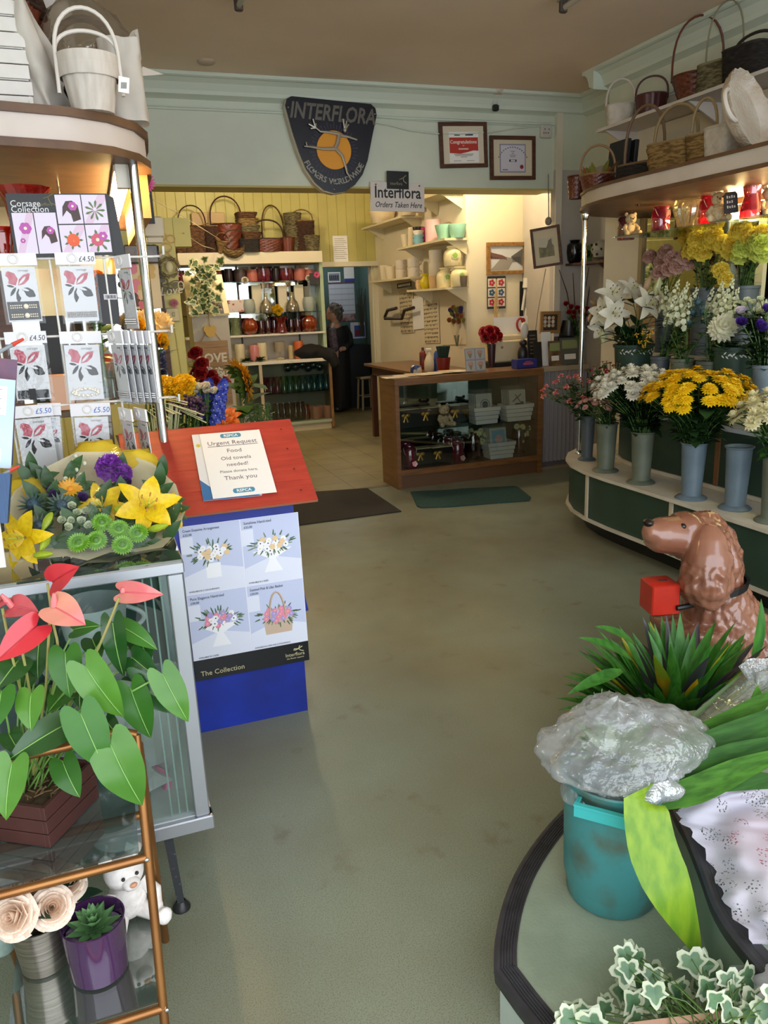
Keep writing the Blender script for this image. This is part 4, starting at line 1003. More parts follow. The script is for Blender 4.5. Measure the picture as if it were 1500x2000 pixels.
def poly_off(pl,d):
    o=[]
    for i,p in enumerate(pl):
        a,c_=V(pl[max(0,i-1)]),V(pl[min(len(pl)-1,i+1)]);e=(c_-a).normalized();o.append((p[0]-e.y*d,p[1]+e.x*d))
    return o
Z1=.15
def smooth(pts,n=4):
    o=[]
    for i in range(len(pts)-1):
        p0,p1,p2,p3=[V(pts[max(0,min(len(pts)-1,i+d))]) for d in (-1,0,1,2)]
        for k in range(n):q=k/n;o.append(tuple(.5*((2*p1)+(p2-p0)*q+(2*p0-5*p1+4*p2-p3)*q*q+(3*p1-p0-3*p2+p3)*q**3)))
    return o+[tuple(pts[-1])]
edge1=plan(smooth(((1150,1530),(1110,1570),(1062,1622),(1015,1690),(985,1760),(969,1835),(967,1895)))+[(1010,1955),(1085,2050),(1180,2170)],Z1)
in1=poly_off(edge1,.045)
if V(in1[16]).x<V(edge1[16]).x:in1=poly_off(edge1,-.045)
t=thing('window_step','low curved platform with black ribbed nosing at the lower right','step',(1.3,1.2,0));far=[(2.0,.3),(2.4,1.2),(2.2,1.75)]
b=B();b.prism([tuple(p) for p in poly_off(edge1,.012 if V(poly_off(edge1,.012)[16]).x>edge1[16][0] else -.012)]+far,0,Z1-.02);b.out('riser',mat('#b9c4bb',.5,h2='#a5b2a8',nscale=5),t,world=True,smooth=False)
b=B();b.prism([tuple(p) for p in in1]+far,Z1-.02,Z1-.002);b.out('tread',STEP,t,world=True,smooth=False)
b=B()
sgn=1 if V(poly_off(edge1,.045)[16]).x>edge1[16][0] else -1
sect=[(0,-.035),(-.003,-.004),(.004,.001)]
for i in range(6):sect += [(.008+i*.0063,.0015),(.0105+i*.0063,.0015),(.0112+i*.0063,-.001),(.0135+i*.0063,-.001)]
sect += [(.048,.0008),(.048,-.02)]
rows=[]
offs={o:poly_off(edge1,o*sgn) for o,z in sect}
rows=[[V((offs[o][i][0],offs[o][i][1],Z1+z)) for o,z in sect] for i in range(len(edge1))]
b._grid(rows);b.out('nosing',NOSE,t,world=True,ang=25)
Z2=.31
e2=plan(smooth(((1290,1525),(1320,1590),(1340,1628),(1368,1698),(1397,1775),(1449,1850),(1560,1970),(1700,2120))),Z2);s2=1 if V(poly_off(e2,.04)[8]).x>e2[8][0] else -1
t=thing('window_step','higher platform step with a black edge under the lace cloth','step',(1.5,1.2,Z1));far2=[(1.9,.45),(2.3,1.2),(2.1,1.6),(1.5,1.72)]
b=B();b.prism([tuple(p) for p in poly_off(e2,.01*s2)]+far2,Z1-.002,Z2-.02);b.out('riser',mat('#8fa18e',.5,h2='#7c8e7c',nscale=5),t,world=True,smooth=False)
b=B();b.prism([tuple(p) for p in poly_off(e2,.04*s2)]+far2,Z2-.02,Z2-.001);b.out('tread',STEP,t,world=True,smooth=False)
b=B();rows=[[V((poly_off(e2,o*s2)[i][0],poly_off(e2,o*s2)[i][1],Z2+z)) for o,z in ((0,-.03),(-.002,-.003),(.005,.001),(.012,.001),(.014,-.001),(.02,-.001),(.022,.001),(.03,.001),(.042,0),(.042,-.02))] for i in range(len(e2))]
b._grid(rows);b.out('nosing',NOSE,t,world=True,ang=25)
bc=V((1.022,1.325,Z1));H=.335
TB=mat('#3f9a9c',.35,h2='#3a8688',nscale=5)
def dirty():
    m=mat('#458c8e',.42,h2='#57604f',nscale=9,detail=10,lo=.48,hi=.7).copy();return m
t=thing('plastic_bin','scuffed teal plastic bin with side handles on the curved step','bin',bc)
b=B();prof=[(.104,0),(.108,.006),(.1095,.055),(.1125,.058),(.119,H-.06),(.1195,H-.058),(.123,H-.02),(.127,H-.016),(.129,H-.004),(.126,H),(.121,H-.004),(.115,.06),(.1,.012)]
b.lathe(prof,n=48,capt=True);b.out('body',dirty(),t)
for a0 in (math.radians(222),math.radians(42)):
    b=B();w=.055;m=rotz(a0) @ T((.118,0,H-.05))
    def hb(x0,x1,y0,y1,z0,z1):
        q=[m @ V((x,y,z)) for x,y,z in ((x0,y0,z0),(x1,y0,z0),(x1,y1,z0),(x0,y1,z0),(x0,y0,z1),(x1,y0,z1),(x1,y1,z1),(x0,y1,z1))]
        for f in ((0,1,2,3),(4,5,6,7),(0,1,5,4),(1,2,6,5),(2,3,7,6),(3,0,4,7)):b.f([q[i] for i in f])
    hb(.024,.03,-w,w,0,.03);hb(-.004,.03,-w-.006,-w,0,.03);hb(-.004,.03,w,w+.006,0,.03);hb(.022,.034,-w-.006,w+.006,.028,.033);hb(-.002,.03,-w,-w+.004,.026,.032)
    b.out('handle',mat('#3fb0b0',.35),t,smooth=False)
FILM=glass('#f1f4f6',.06,.1,body=.3,bump=1,bscale=34,edge=.4)
rim=bc+V((0,0,H))
t=thing('plastic_bag','crumpled clear plastic bag of greenery bulging out of the teal bin','plastic bag',rim-V((0,0,.06)))
b=B();pc=[P(1225,1460,Y=1.4),]
def bagf(u,v):
    a=2*PI*v;tt=u
    d=V((math.cos(a)*1.25+.25*(math.cos(a)>0)*math.cos(a),math.sin(a)*.95,0));rr=.06+.085*math.sin(PI*min(1,tt*1.05+.08))**.7
    if tt>.92:rr *= max(.02,(1-tt)/.08)
    rr=min(rr*1.12,.11+.5*max(0,tt-.33));p=V((d.x*rr,d.y*rr,-.05+.2*tt**1.2));p.x += .035*tt;p.y += .05*tt
    w=NZ.noise(V((a*1.1 if a<PI else (2*PI-a)*1.1,tt*4,3)))
    cr=abs(NZ.noise(V((p.x*17,p.y*17,p.z*17))))+.6*abs(NZ.noise(V((p.x*38+5,p.y*38,p.z*38))));return p*(1+.14*w+.13*(.28-cr)*min(1,tt*3))+V((0,0,.06))
b.grid(bagf,60,110,closed=True);b.out('film',FILM,t,ang=180)
b=B();g_=random.Random(8)
for i in range(46):
    a=g_.uniform(0,6.3);d=V((math.cos(a)*.8+.3,math.sin(a)*.7,g_.uniform(.3,1.4)));b.leaf(V((math.cos(a)*.03,math.sin(a)*.03,.08)),d,(0,0,1),g_.uniform(.06,.13),.014,lance,.5,.2,4,1,i % 3==0)
b.out('greenery',[leafmat('#6f8f62','#56784c',tr=.2),leafmat('#a9b89a','#93a585',tr=.2)],t)
b=B();
def tuft(u,v):
    a=2*PI*v;rr=.015+.05*math.sin(PI*min(1,u+.1))*(1+.25*math.sin(5*a)+.1*NZ.noise(V((math.cos(a)*3,math.sin(a)*3,u*5))));return V((.02+math.cos(a)*rr*1.1,-.105+math.sin(a)*rr*.7,.095-.07*u))
b.grid(tuft,10,30,closed=True);b.out('knot',glass('#eef2f6',.2,.12,body=.45,bump=.8,bscale=40),t,ang=180)
b=B()
for x,x2,y2 in ((1165,1160,1352),(1172,1176,1345),(1180,1190,1348),(1190,1203,1352)):b.tube([P(x,1385,Y=1.5),P(x2,y2,Y=1.53)],.0006,4)
for x,x2,y2 in ((1150,1148,1358),(1196,1212,1362)):b.tube([P(x,1388,Y=1.5),P(x2,y2,Y=1.53)],.0006,4)
solo('dry_grass','thin pale dry grass stems poking up behind the plastic bag','grass',b,mat('#b9b58a',.7),P(1180,1380,Y=1.5))
AS=leafmat('#467622','#2f5616',rough=.55,spec=.15,tr=.2,nscale=3,stretch=(2,30,30));ASD=leafmat('#264a1a','#345e22',rough=.55,spec=.15,tr=.12,nscale=3,stretch=(2,30,30));ASL=leafmat('#93b52c','#6f9a26',rough=.4,tr=.35,nscale=3,stretch=(14,14,2))
root=P(1245,1565,Y=1.27)
t=thing('leaf_bunch','bundle of broad dark green leaves leaning right out of the teal bin','leaves',root)
def pxleaf(b,path,W,n,nu=12,prof=lance,fold=.2,mi=0,wave=0):
    """leaf along a bent spine of room points"""
    pts=[V(p) for p in path];L=[0]
    for a,c_ in zip(pts,pts[1:]):L.append(L[-1]+(c_-a).length)
    def at(s):
        for i in range(len(pts)-1):
            if s<=L[i+1] or i==len(pts)-2:
                q=(s-L[i])/(L[i+1]-L[i]);p0=pts[max(0,i-1)];p1,p2=pts[i],pts[i+1];p3=pts[min(len(pts)-1,i+2)]
                return .5*((2*p1)+(p2-p0)*q+(2*p0-5*p1+4*p2-p3)*q*q+(3*p1-p0-3*p2+p3)*q**3)
    rows=[];n=V(n)
    for i in range(nu+1):
        t_=i/nu;c_=at(t_*L[-1]);d=(at(min(1,t_+.02)*L[-1])-at(max(0,t_-.02)*L[-1])).normalized();nn=(n-d*n.dot(d)).normalized();sd=d.cross(nn);w=W*prof(t_)
        rows.append([c_+sd*w*k_+nn*(abs(k_)*w*fold+wave*w*math.sin(t_*22+k_*2)) for k_ in (-1,-.66,-.33,0,.33,.66,1)])
    b._grid(rows,False,mi)
nrm=V((-.35,-.75,.55))
def Y_(x,y,Y):return P(x,y,Y=Y)
for lst,W,m,nm in ((((1245,1560,1.27),(1330,1480,1.3),(1420,1420,1.32),(1520,1345,1.33)),.043,AS,'leaf'),(((1240,1560,1.26),(1330,1500,1.27),(1440,1440,1.27),(1560,1375,1.27)),.046,ASD,'leaf'),
                       (((1245,1565,1.24),(1340,1525,1.24),(1440,1480,1.23),(1570,1440,1.22)),.04,ASD,'leaf'),(((1250,1568,1.22),(1350,1545,1.21),(1450,1500,1.2),(1560,1460,1.19)),.03,AS,'leaf'),(((1300,1560,1.25),(1390,1530,1.24),(1500,1525,1.23),(1600,1540,1.22)),.022,ASD,'leaf')):
    b=B();pxleaf(b,[Y_(*p) for p in lst],W,nrm,wave=.03);b.out(nm,m,t,world=True,ang=180)
b=B();pxleaf(b,[P(x,y,Y=Y) for x,y,Y in ((1395,1520,1.36),(1430,1450,1.36),(1470,1390,1.36),(1480,1338,1.36))],.035,nrm,wave=.02);b.out('leaf',leafmat('#5d9a2e','#4a8426',tr=.3,nscale=3),t,world=True,ang=180)
b=B();pxleaf(b,[P(x,y,Y=Y) for x,y,Y in ((1250,1555,1.2),(1258,1572,1.155),(1275,1660,1.11),(1318,1760,1.06),(1370,1872,1.03))],.052,(-.25,-.9,.25),prof=lambda t_:(.75+.25*math.sin(PI*min(1,t_*1.4))) if t_<.5 else max(.01,.98*(1-((t_-.5)/.5)**1.25)),nu=16,fold=.1,wave=.02)
solo('fallen_leaf','large yellow green leaf folded down over the front of the teal bin','leaf',b,ASL,P(1250,1555,Y=1.2),ang=180)
SL=glass('#dfe8e2',.16,.1,body=.16,bump=.8,bscale=22)
t=thing('wrapped_foliage','clear plastic sleeve of striped foliage lying behind the teal bin','wrapped foliage',P(1330,1480,Y=1.5))
A_,B_=P(1270,1500,Y=1.48),P(1515,1345,Y=1.62);ax=(B_-A_)
def slv(u,v):
    a=2*PI*v;c_=A_+ax*u;r1=.035+.06*u;n1=ax.normalized().orthogonal().normalized();n2=ax.normalized().cross(n1)
    return c_+(n1*math.cos(a)+n2*math.sin(a)*.9)*r1*(1+.12*NZ.noise(V((math.cos(a)*2,math.sin(a)*2,u*5))))
b=B();b.grid(slv,16,26,closed=True);b.out('sleeve',SL,t,world=True,ang=180)
b=B();g_=random.Random(5)
for i in range(30):
    o_=V((g_.uniform(-1,1),g_.uniform(-1,1),g_.uniform(-1,1)))*.022;b.leaf(A_+o_,ax+o_*3,(-.3,-.7,.6),ax.length*g_.uniform(.7,1),.007,lance,g_.uniform(-.2,.2),.2,6,1,i % 3==0)
b.out('foliage',[leafmat('#4a6634','#3a5529',tr=.2),leafmat('#a3a86e','#8a9158',tr=.2)],t,world=True)
b=B();c_=P(1482,1322,Y=1.6)
b.grid(lambda u,v:c_+V((.04*math.cos(2*PI*v)*(.4+u)*(1+.3*math.sin(10*PI*v)),.03*math.sin(2*PI*v)*(.4+u),.07*u-.03)),6,30,closed=True);b.out('crumpled_end',glass('#f2f6fa',.25,.1,body=.4,bump=.8,bscale=60),t,world=True,ang=180)
def lace():
    m=mat('#dcd8e6',.8).copy();m.name='lace';nt=m.node_tree;b=nt.nodes['Principled BSDF'];out=nt.nodes['Material Output']
    tc=nt.nodes.new('ShaderNodeTexCoord')
    def vor(sc,lo,hi,dist=None):
        v=nt.nodes.new('ShaderNodeTexVoronoi');v.inputs['Scale'].default_value=sc;v.feature='F1' if dist is None else dist
        nt.links.new(tc.outputs['Object'],v.inputs['Vector']);r=nt.nodes.new('ShaderNodeMapRange');r.inputs['From Min'].default_value=lo;r.inputs['From Max'].default_value=hi;nt.links.new(v.outputs['Distance'],r.inputs['Value']);return r.outputs['Result']
    holes=vor(150,.3,.36)
    n=nt.nodes.new('ShaderNodeTexVoronoi');n.inputs['Scale'].default_value=17;nt.links.new(tc.outputs['Object'],n.inputs['Vector'])
    r2=nt.nodes.new('ShaderNodeMapRange');r2.inputs['From Min'].default_value=.4;r2.inputs['From Max'].default_value=.44;nt.links.new(n.outputs['Distance'],r2.inputs['Value'])
    wv=nt.nodes.new('ShaderNodeTexWave');wv.wave_type='RINGS';wv.inputs['Scale'].default_value=18;wv.inputs['Distortion'].default_value=4;nt.links.new(tc.outputs['Object'],wv.inputs['Vector'])
    inv=nt.nodes.new('ShaderNodeMath');inv.operation='MAXIMUM';nt.links.new(holes,inv.inputs[0]);nt.links.new(r2.outputs['Result'],inv.inputs[1])
    tr=nt.nodes.new('ShaderNodeBsdfTransparent');mx=nt.nodes.new('ShaderNodeMixShader');tl=nt.nodes.new('ShaderNodeBsdfTranslucent');tl.inputs['Color'].default_value=srgb('#dcd8e6')
    m2=nt.nodes.new('ShaderNodeMixShader');m2.inputs[0].default_value=.3;nt.links.new(b.outputs[0],m2.inputs[1]);nt.links.new(tl.outputs[0],m2.inputs[2])
    th=nt.nodes.new('ShaderNodeMath');th.operation='MULTIPLY';th.inputs[1].default_value=.9;nt.links.new(inv.outputs[0],th.inputs[0])
    nt.links.new(th.outputs[0],mx.inputs[0]);nt.links.new(tr.outputs[0],mx.inputs[1]);nt.links.new(m2.outputs[0],mx.inputs[2]);nt.links.new(mx.outputs[0],out.inputs['Surface'])
    return m
LACE=lace()
left=[(1455,1505,.40),(1405,1538,.40),(1352,1558,.37),(1324,1593,.36),(1350,1625,.345),(1385,1680,.325),(1406,1735,.32),(1428,1784,.318),(1468,1834,.32),(1440,1874,.24),(1417,1908,.2),(1411,1960,.18),(1450,2010,.17),(1490,2090,.16)]
rowsL=[]
for i in range(66):
    s=i/65*(len(left)-1);j=min(int(s),len(left)-2);q=s-j
    p0,p1,p2,p3=[V(left[max(0,min(len(left)-1,j+d))]) for d in (-1,0,1,2)]
    w=.5*((2*p1)+(p2-p0)*q+(2*p0-5*p1+4*p2-p3)*q*q+(3*p1-p0-3*p2+p3)*q**3)
    row=[]
    for k_ in range(41):
        u=k_/40;x=w.x+u*(1720-w.x)+6*math.sin(i*1.7)*(1-u);y=w.y+u*(10-(w.y-1700)*.12)
        z=w.z+(Z2+.03-w.z)*min(1,u*3)+.018*NZ.noise(V((u*5,s*1.1,1)))+.03*NZ.noise(V((u*2.2,s*.55,5)))*min(1,u*5)+.008*math.sin(u*26+s*2)*(1-u)
        if w.z>.3:z=max(z,Z2+.006)
        row.append(P(x,y,Z=z))
    rowsL.append(row)
b=B();b._grid(rowsL);solo('lace_cloth','crumpled white lace tablecloth draped over the higher platform step','tablecloth',b,LACE,P(1480,1720,Z=Z2),ang=180)
b=B();c=P(1500,1690,Z=Z2+.0);b.ball(c+V((.06,.0,.008)),.1,(1.1,1.4,.12),20,8);solo('pink_cushion','pink fabric showing through the lace cloth at the right edge','fabric',b,mat('#e58a94',.8),c)
c=P(1310,2030,Z=.29);PW=.2
t=thing('plant_pot','pinkish wooden trough of soil and ivy at the bottom right corner','plant pot',(c.x+.05,c.y-.03,Z1),-.25)
b=B();b.box((0,0,.062),(.21,.12,.125),bev=.006);b.box((0,-.062,.118),(.225,.012,.02));b.box((0,.062,.118),(.225,.012,.02));b.box((-.108,0,.118),(.012,.13,.02));b.box((.108,0,.118),(.012,.13,.02));b.out('trough',mat('#c9a08a',.7,h2='#b58f7c',nscale=12),t)
b=B();b.grid(lambda u,v:V(((u-.5)*.19,(v-.5)*.1,.128+.008*NZ.noise(V((u*9,v*6,2))))),20,14);b.out('soil',mat('#2e211b',.95,h2='#4a382c',nscale=40),t)
def ivy(b,c_,d,n,L,mo=0,mi=1):
    """five lobed leaf: cream outer leaf with a green heart lying on it"""
    d=V(d).normalized();n=V(n);n=(n-d*n.dot(d)).normalized();s=d.cross(n)
    lob=((.1,0),(-.06,.2),(-.02,.42),(.14,.46),(.3,.42),(.42,.58),(.52,.42),(.6,.26),(.8,.18),(.93,.08),(1,0))
    for k,(sc,off,m) in enumerate(((1,0,mo),(.68,.0016,mi))):
        o0=c_+d*L*(.0 if k==0 else .14)
        for sg in (-1,1):
            prev=None
            pts=[o0+d*(x*L*sc)+s*(sg*y*L*sc)+n*(off+abs(y)*L*.12) for x,y in lob]
            cen=o0+d*(.35*L*sc)+n*off
            for i in range(len(pts)-1):b.f([cen,pts[i],pts[i+1]],m)
IV=[leafmat('#ced4bc','#bac4a2',tr=.2),leafmat('#466a48','#64845f',tr=.15,nscale=30),STEMM]
t2=thing('ivy_plant','variegated green and cream ivy growing from the trough at the bottom right','plant',(c.x+.05,c.y-.03,Z1+.13))
g_=random.Random(77);b=B()
def yv(x,y):return 1.02+.1*math.sin(x*.05)
spots=[(1222,1862),(1250,1875),(1240,1893),(1214,1900),(1252,1905),(1275,1895),(1228,1925),(1255,1940),(1235,1952),(1262,1925),(1297,1920),(1303,1935),(1288,1950),(1350,1872),(1370,1885),(1385,1865),(1345,1905),(1370,1915),(1395,1905),(1355,1930),(1325,1945),(1340,1958),(1380,1930),(1410,1925),(1430,1940),(1450,1950),(1395,1960),(1425,1975),(1455,1985),(1475,1960),(1490,1985),(1480,1935),(1120,1975),(1140,1985),(1118,1998),(1180,1975),(1160,2005),(1232,1985),(1300,1990),(1350,1985),(1390,1992),(1440,1925),(1462,1910),(1335,1992),(1270,1962),(1500,1945)]
spots += [(x+g_.uniform(-16,16),y+g_.uniform(-14,14)) for x,y in spots]
for i,(x,y) in enumerate(spots):
    p=P(x,y,Y=1.0+.09*g_.uniform(-1,1)+(.06 if y<1930 else 0)-(.1 if x>1390 else 0));a=g_.uniform(0,6.3)
    d=V((math.cos(a)*.8,-.3+.4*math.sin(a),.7*math.sin(a)-.2));n=V((-.3+g_.uniform(-.4,.4),-.75,.75+g_.uniform(-.3,.3)))
    ivy(b,p-d.normalized()*.016,d,n,g_.uniform(.042,.056))
    root=V((c.x+.05+g_.uniform(-.06,.06),c.y-.03+g_.uniform(-.03,.03),Z1+.13));b.tube([root,(root+p)*.5+V((0,0,.02)),p],.0011,4,2)
b.out('foliage',IV,t2,world=True,smooth=False)
# ================================================================ LEFT FOREGROUND
CX0,CX1,CY0,CY1,CZ0,CZ1=-.78,.128,1.83,2.42,.235,.985
t=thing('glass_cabinet','aluminium framed glass cabinet on black legs behind the gold stand','cabinet',(-.3,2.1,0))
W_=.038
for x in (CX0,CX1-W_):
    for y in (CY0,CY1-W_):
        b=B();b.bx(x,x+W_,y,y+W_,CZ0+.04,CZ1-.035,bev=.003);b.out('post',ALU,t,world=True,smooth=False)
for z0,z1,nm in ((CZ0,CZ0+.04,'bottom_rail'),(CZ1-.035,CZ1-.006,'top_rail')):
    b=B();e=.008 if nm=='bottom_rail' else .004
    b.bx(CX0-e,CX1+e,CY0-e,CY0+W_,z0,z1,bev=.003);b.bx(CX0-e,CX1+e,CY1-W_,CY1,z0,z1,bev=.003);b.bx(CX1-W_,CX1+e,CY0,CY1,z0,z1,bev=.003);b.bx(CX0-e,CX0+W_,CY0,CY1,z0,z1,bev=.003)
    b.out(nm,ALU,t,world=True,smooth=False)
b=B();b.bx(CX0,CX1,CY0,CY1,CZ1-.006,CZ1);b.out('glass_top',glass('#b9c4c4',.3,.03,body=.1),t,world=True,smooth=False)
b=B();b.bx(CX0+W_,CX1-W_,CY0+.012,CY0+.016,CZ0+.04,CZ1-.035);b.out('front_pane',glass('#eef4f2',.03,edge=.35),t,world=True,smooth=False)
b=B();b.bx(CX1-.016,CX1-.012,CY0+W_,CY1-W_,CZ0+.04,CZ1-.035);b.out('side_pane',glass('#eaf2ef',.04,edge=.4),t,world=True,smooth=False)
b=B()
for x in (CX1-.055,CX1-.075,CX1-.095):b.bx(x-.002,x+.002,CY0+.02,CY0+.028,CZ0+.05,CZ1-.04)
b.out('glass_edge_reflection',mat('#8fa5a0',.2,spec=.8),t,world=True,smooth=False)  # strips at the glass edge, reflections of the side put into solid colour
b=B();b.bx(CX0+.01,CX1-.01,CY0+.01,CY1-.01,CZ0+.03,CZ0+.042);b.out('floor_board',mat('#c9ccce',.5),t,world=True,smooth=False)
b=B();b.bx(CX0+.02,CX1-.02,CY1-.02,CY1-.012,CZ0+.04,CZ1-.035);b.out('back_panel',mat('#5d6a6a',.3),t,world=True,smooth=False)
b=B();b.bx(CX0+.03,CX1-.03,CY0+.05,CY1-.05,.70,.706);b.out('shelf',glass('#b9cfca',.14),t,world=True,smooth=False)
for x,y in ((.015,1.865),(-.66,1.865),(.015,2.38),(-.66,2.38)):
    b=B();s=.012 if x>0 else -.012
    b.tube([V((x,y,CZ0)),V((x+s,y-.02 if y<2 else y+.02,.02))],[.017,.013],4);b.out('leg',mat('#2b2c30',.5,h2='#54565c',nscale=90,lo=.62,hi=.7),t,world=True,smooth=False)
    lg=t.children[-1];b=B();b.lathe([(.024,0),(.024,.006),(.015,.02),(.012,.025)],(x+s,y-.02 if y<2 else y+.02,0),16);o=b.out('foot',mat('#1c1c1f',.4),None);o.data.transform(mw(t).inverted());o.parent=lg
c=P(190,1258,Y=2.02);t=thing('cup_planter','big white cup shaped planter inside the glass cabinet','cup',(c.x,2.02,.7065))
b=B();b.lathe([(.035,0),(.05,.005),(.075,.05),(.085,.125),(.088,.14),(.083,.14),(.07,.05),(.03,.012)],n=30,capt=True);b.out('bowl',mat('#c9cdd0',.35),t)
b=B();b.tube([V((.08+.045*math.sin(PI*i/10),0,.115-.075*i/10)) for i in range(11)],.006,8);b.out('handle',mat('#c9cdd0',.35),t)
b=B();b.lathe([(.05,0),(.1,.004),(.11,.014),(.105,.014),(.05,.006)],n=30,capt=True);o=b.out('saucer',mat('#c9cdd0',.35));o.location=(c.x-.02,1.93,.7065);tag(o,'white saucer lying in front of the big cup in the cabinet','saucer')
TUL=glass('#f2f3f6',.05,.3,body=.8,bump=.6,bscale=40)
def crumple(label,c,r,sc,m,seed,name='tulle_bundle',cat='fabric'):
    b=B();b.ball((0,0,r*sc[2]),r,sc,22,14,mod=lambda p:1+.28*NZ.noise(p*2.3+V((seed,0,0)))+.12*NZ.noise(p*6+V((seed,3,0))))
    o=b.out(name,m);o.location=c;return tag(o,label,cat)
crumple('bundle of white tulle at the right inside the glass cabinet',(.0,2.08,.278),.115,(.72,1,1.4),TUL,1)
crumple('low heap of white tulle along the cabinet front',(-.2,1.98,.278),.14,(1.6,.8,.5),TUL,2)
crumple('clear bag standing at the back of the cabinet',(-.1,2.25,.278),.12,(.9,.8,1.5),glass('#dfe5e8',.14,.15,body=.25,bump=.8,bscale=30),3,'plastic_bag','bag')
c=P(318,1520,Y=2.0);b=B();b.tube([V((c.x-.05+.06*math.sin(a),2.0+.02*math.cos(a),c.z-.02+.05*math.cos(a))) for a in [PI*i/10 for i in range(11)]],.012,8);solo('pink_ribbon','curl of pink ribbon on the tulle in the cabinet','ribbon',b,mat('#d9739c',.5),c)
c=P(305,1465,Y=2.06);crumple('little bag of gold shreds on the tulle in the cabinet',(c.x,2.06,c.z-.03),.03,(1,.6,1),mat('#a98d48',.4,.4,h2='#7e6a36',nscale=90),4,'gold_shreds','decoration')
GT=mat('#9a6a3c',.32,.75,h2='#845730',nscale=6)
FX,BX=-.035,-.345
def fr(z,x):return V((x,1.307+.267*z,z))
t=thing('plant_stand','folding gold tube plant stand with two glass shelves at the lower left','plant stand',(-.19,1.52,0))
def leg(pts,nm='leg'):b=B();b.tube(pts,.0095,12);b.out(nm,GT,t,world=True)
leg([fr(0,FX-.012),fr(.35,FX),fr(.73,FX+.012)]);leg([fr(0,BX-.02),fr(.35,BX-.01),fr(.64,BX)])
leg([V((FX+.012,1.745,0)),V((FX+.012,1.62,.35)),V((FX+.014,1.515,.7))]);leg([V((BX-.01,1.745,0)),V((BX-.01,1.62,.35)),V((BX,1.5,.64))])
leg([fr(.73,FX+.012),fr(.742,FX-.015),fr(.735,-.16),fr(.735,-.24),fr(.725,-.30),fr(.69,-.335),fr(.64,BX)],'top_hoop')
for z,y1 in ((.2,1.69),(.5,1.585)):
    leg([fr(z-.012,BX),fr(z-.012,FX)],'front_rail');leg([V((BX,y1,z-.012)),V((FX,y1,z-.012))],'back_rail')
    b=B();b.bx(BX+.012,FX-.012,fr(z,0).y+.006,y1+(.2 if z>.4 else 0),z-.004,z+.001);b.out('glass_shelf',glass('#c9d4d0',.2,.03,body=.08),t,world=True,smooth=False)
    for x in (FX+.001,):
        b=B();b.ball(fr(z-.012,x)+V((.0,-.0095,0)),.005,(1,.6,1),8,6);b.out('bolt',CHROME,t,world=True)
BOX=mat('#4e2a26',.5,h2='#432320',nscale=5)
c0=P(99,1657,Z=.502);d1=(P(205,1545,Z=.502)-c0);d1.z=0;d1.normalize();d2=V((-d1.y,d1.x,0));SB=.175
cc=c0+(d1+d2)*SB/2
t=thing('wooden_planter','dark brown slatted wooden planter box on the upper glass shelf','planter',cc,math.atan2(d1.y,d1.x))
for z in (0,.032,.064):
    b=B();h=SB/2
    for sx,sy,wx,wy in ((0,-h+.005,SB,.01),(0,h-.005,SB,.01),(-h+.005,0,.01,SB-.02),(h-.005,0,.01,SB-.02)):b.box((sx,sy,z+.0151),(wx,wy,.0298),bev=.001)
    b.out('slat',BOX,t,smooth=False)
b=B();b.box((0,0,.006),(SB-.02,SB-.02,.01));b.out('bottom',BOX,t,smooth=False)
b=B();b.grid(lambda u,v:V(((u-.5)*(SB-.02),(v-.5)*(SB-.02),.078+.014*NZ.noise(V((u*7,v*7,1))))),16,16)
g_=random.Random(3)
for i in range(50):
    p=V((g_.uniform(-.07,.07),g_.uniform(-.07,.07),.085));a=g_.uniform(0,6.3);b.tube([p,p+V((math.cos(a)*.02,math.sin(a)*.02,g_.uniform(.0,.012)))],.0016,4,1)
b.out('soil',[mat('#3a2c1e',.95,h2='#57432c',nscale=50),mat('#7a6242',.9)],t)
t=thing('anthurium','red and pink anthurium with big heart shaped leaves in the brown planter','plant',cc+V((0,0,.085)))
def C6(x,y):return x/3.3333,1080+y/3.3333
AL=[leafmat('#427a2b','#356922',rough=.3,tr=.2,nscale=6,spec=.35),leafmat('#285822','#1f471b',rough=.25,tr=.12,nscale=6,spec=.6),leafmat('#5f9634','#4a8029',rough=.3,tr=.25,nscale=6,spec=.6)]
VEIN=mat('#7fae56',.5)
soil=cc+V((0,0,.085))
def hleaf(bx_,by_,tx,ty,hw,Y,m=0,n=(-.15,-.8,.6),parent=t,mats=AL,bend=.55,name='leaf',vein=True,fold=.16,dYt=-.05,stem=True,wave=.02,smat=None):
    p0=P(*C6(bx_,by_),Y=Y);p1=P(*C6(tx,ty),Y=Y+dYt)
    d=p1-p0;L=d.length;k=(P(*C6(bx_+100,by_),Y=Y)-p0).length/100;W=hw*k*1.08
    nn=V(n);sgn=1
    b=B();b.leaf(p0,d,nn,L*1.06,W,heart2,bend,fold,12,5,0,wave,lobe=.21)
    if vein:
        u=(nn-d.normalized()*nn.dot(d.normalized())).normalized();pts=[]
        for i in range(8):
            q=max(.003,i/7);a=bend*q;pts.append(p0+(d.normalized()*math.sin(a)+u*(math.cos(a)-1))*(L*1.06/bend)+u*.0012)
        b.tube(pts,[.0012]*7+[.0004],4,1)
        if stem:
            r=soil+V((g_.uniform(-.04,.04),g_.uniform(-.03,.03),0));b.tube([r,(r+p0)*.5+V((0,.01,.04)),pts[0]-u*.002],.0022,5,1)
    b.out(name,[mats[m] if isinstance(mats,list) else mats,smat or VEIN],parent,world=True,ang=180)
g_=random.Random(12)
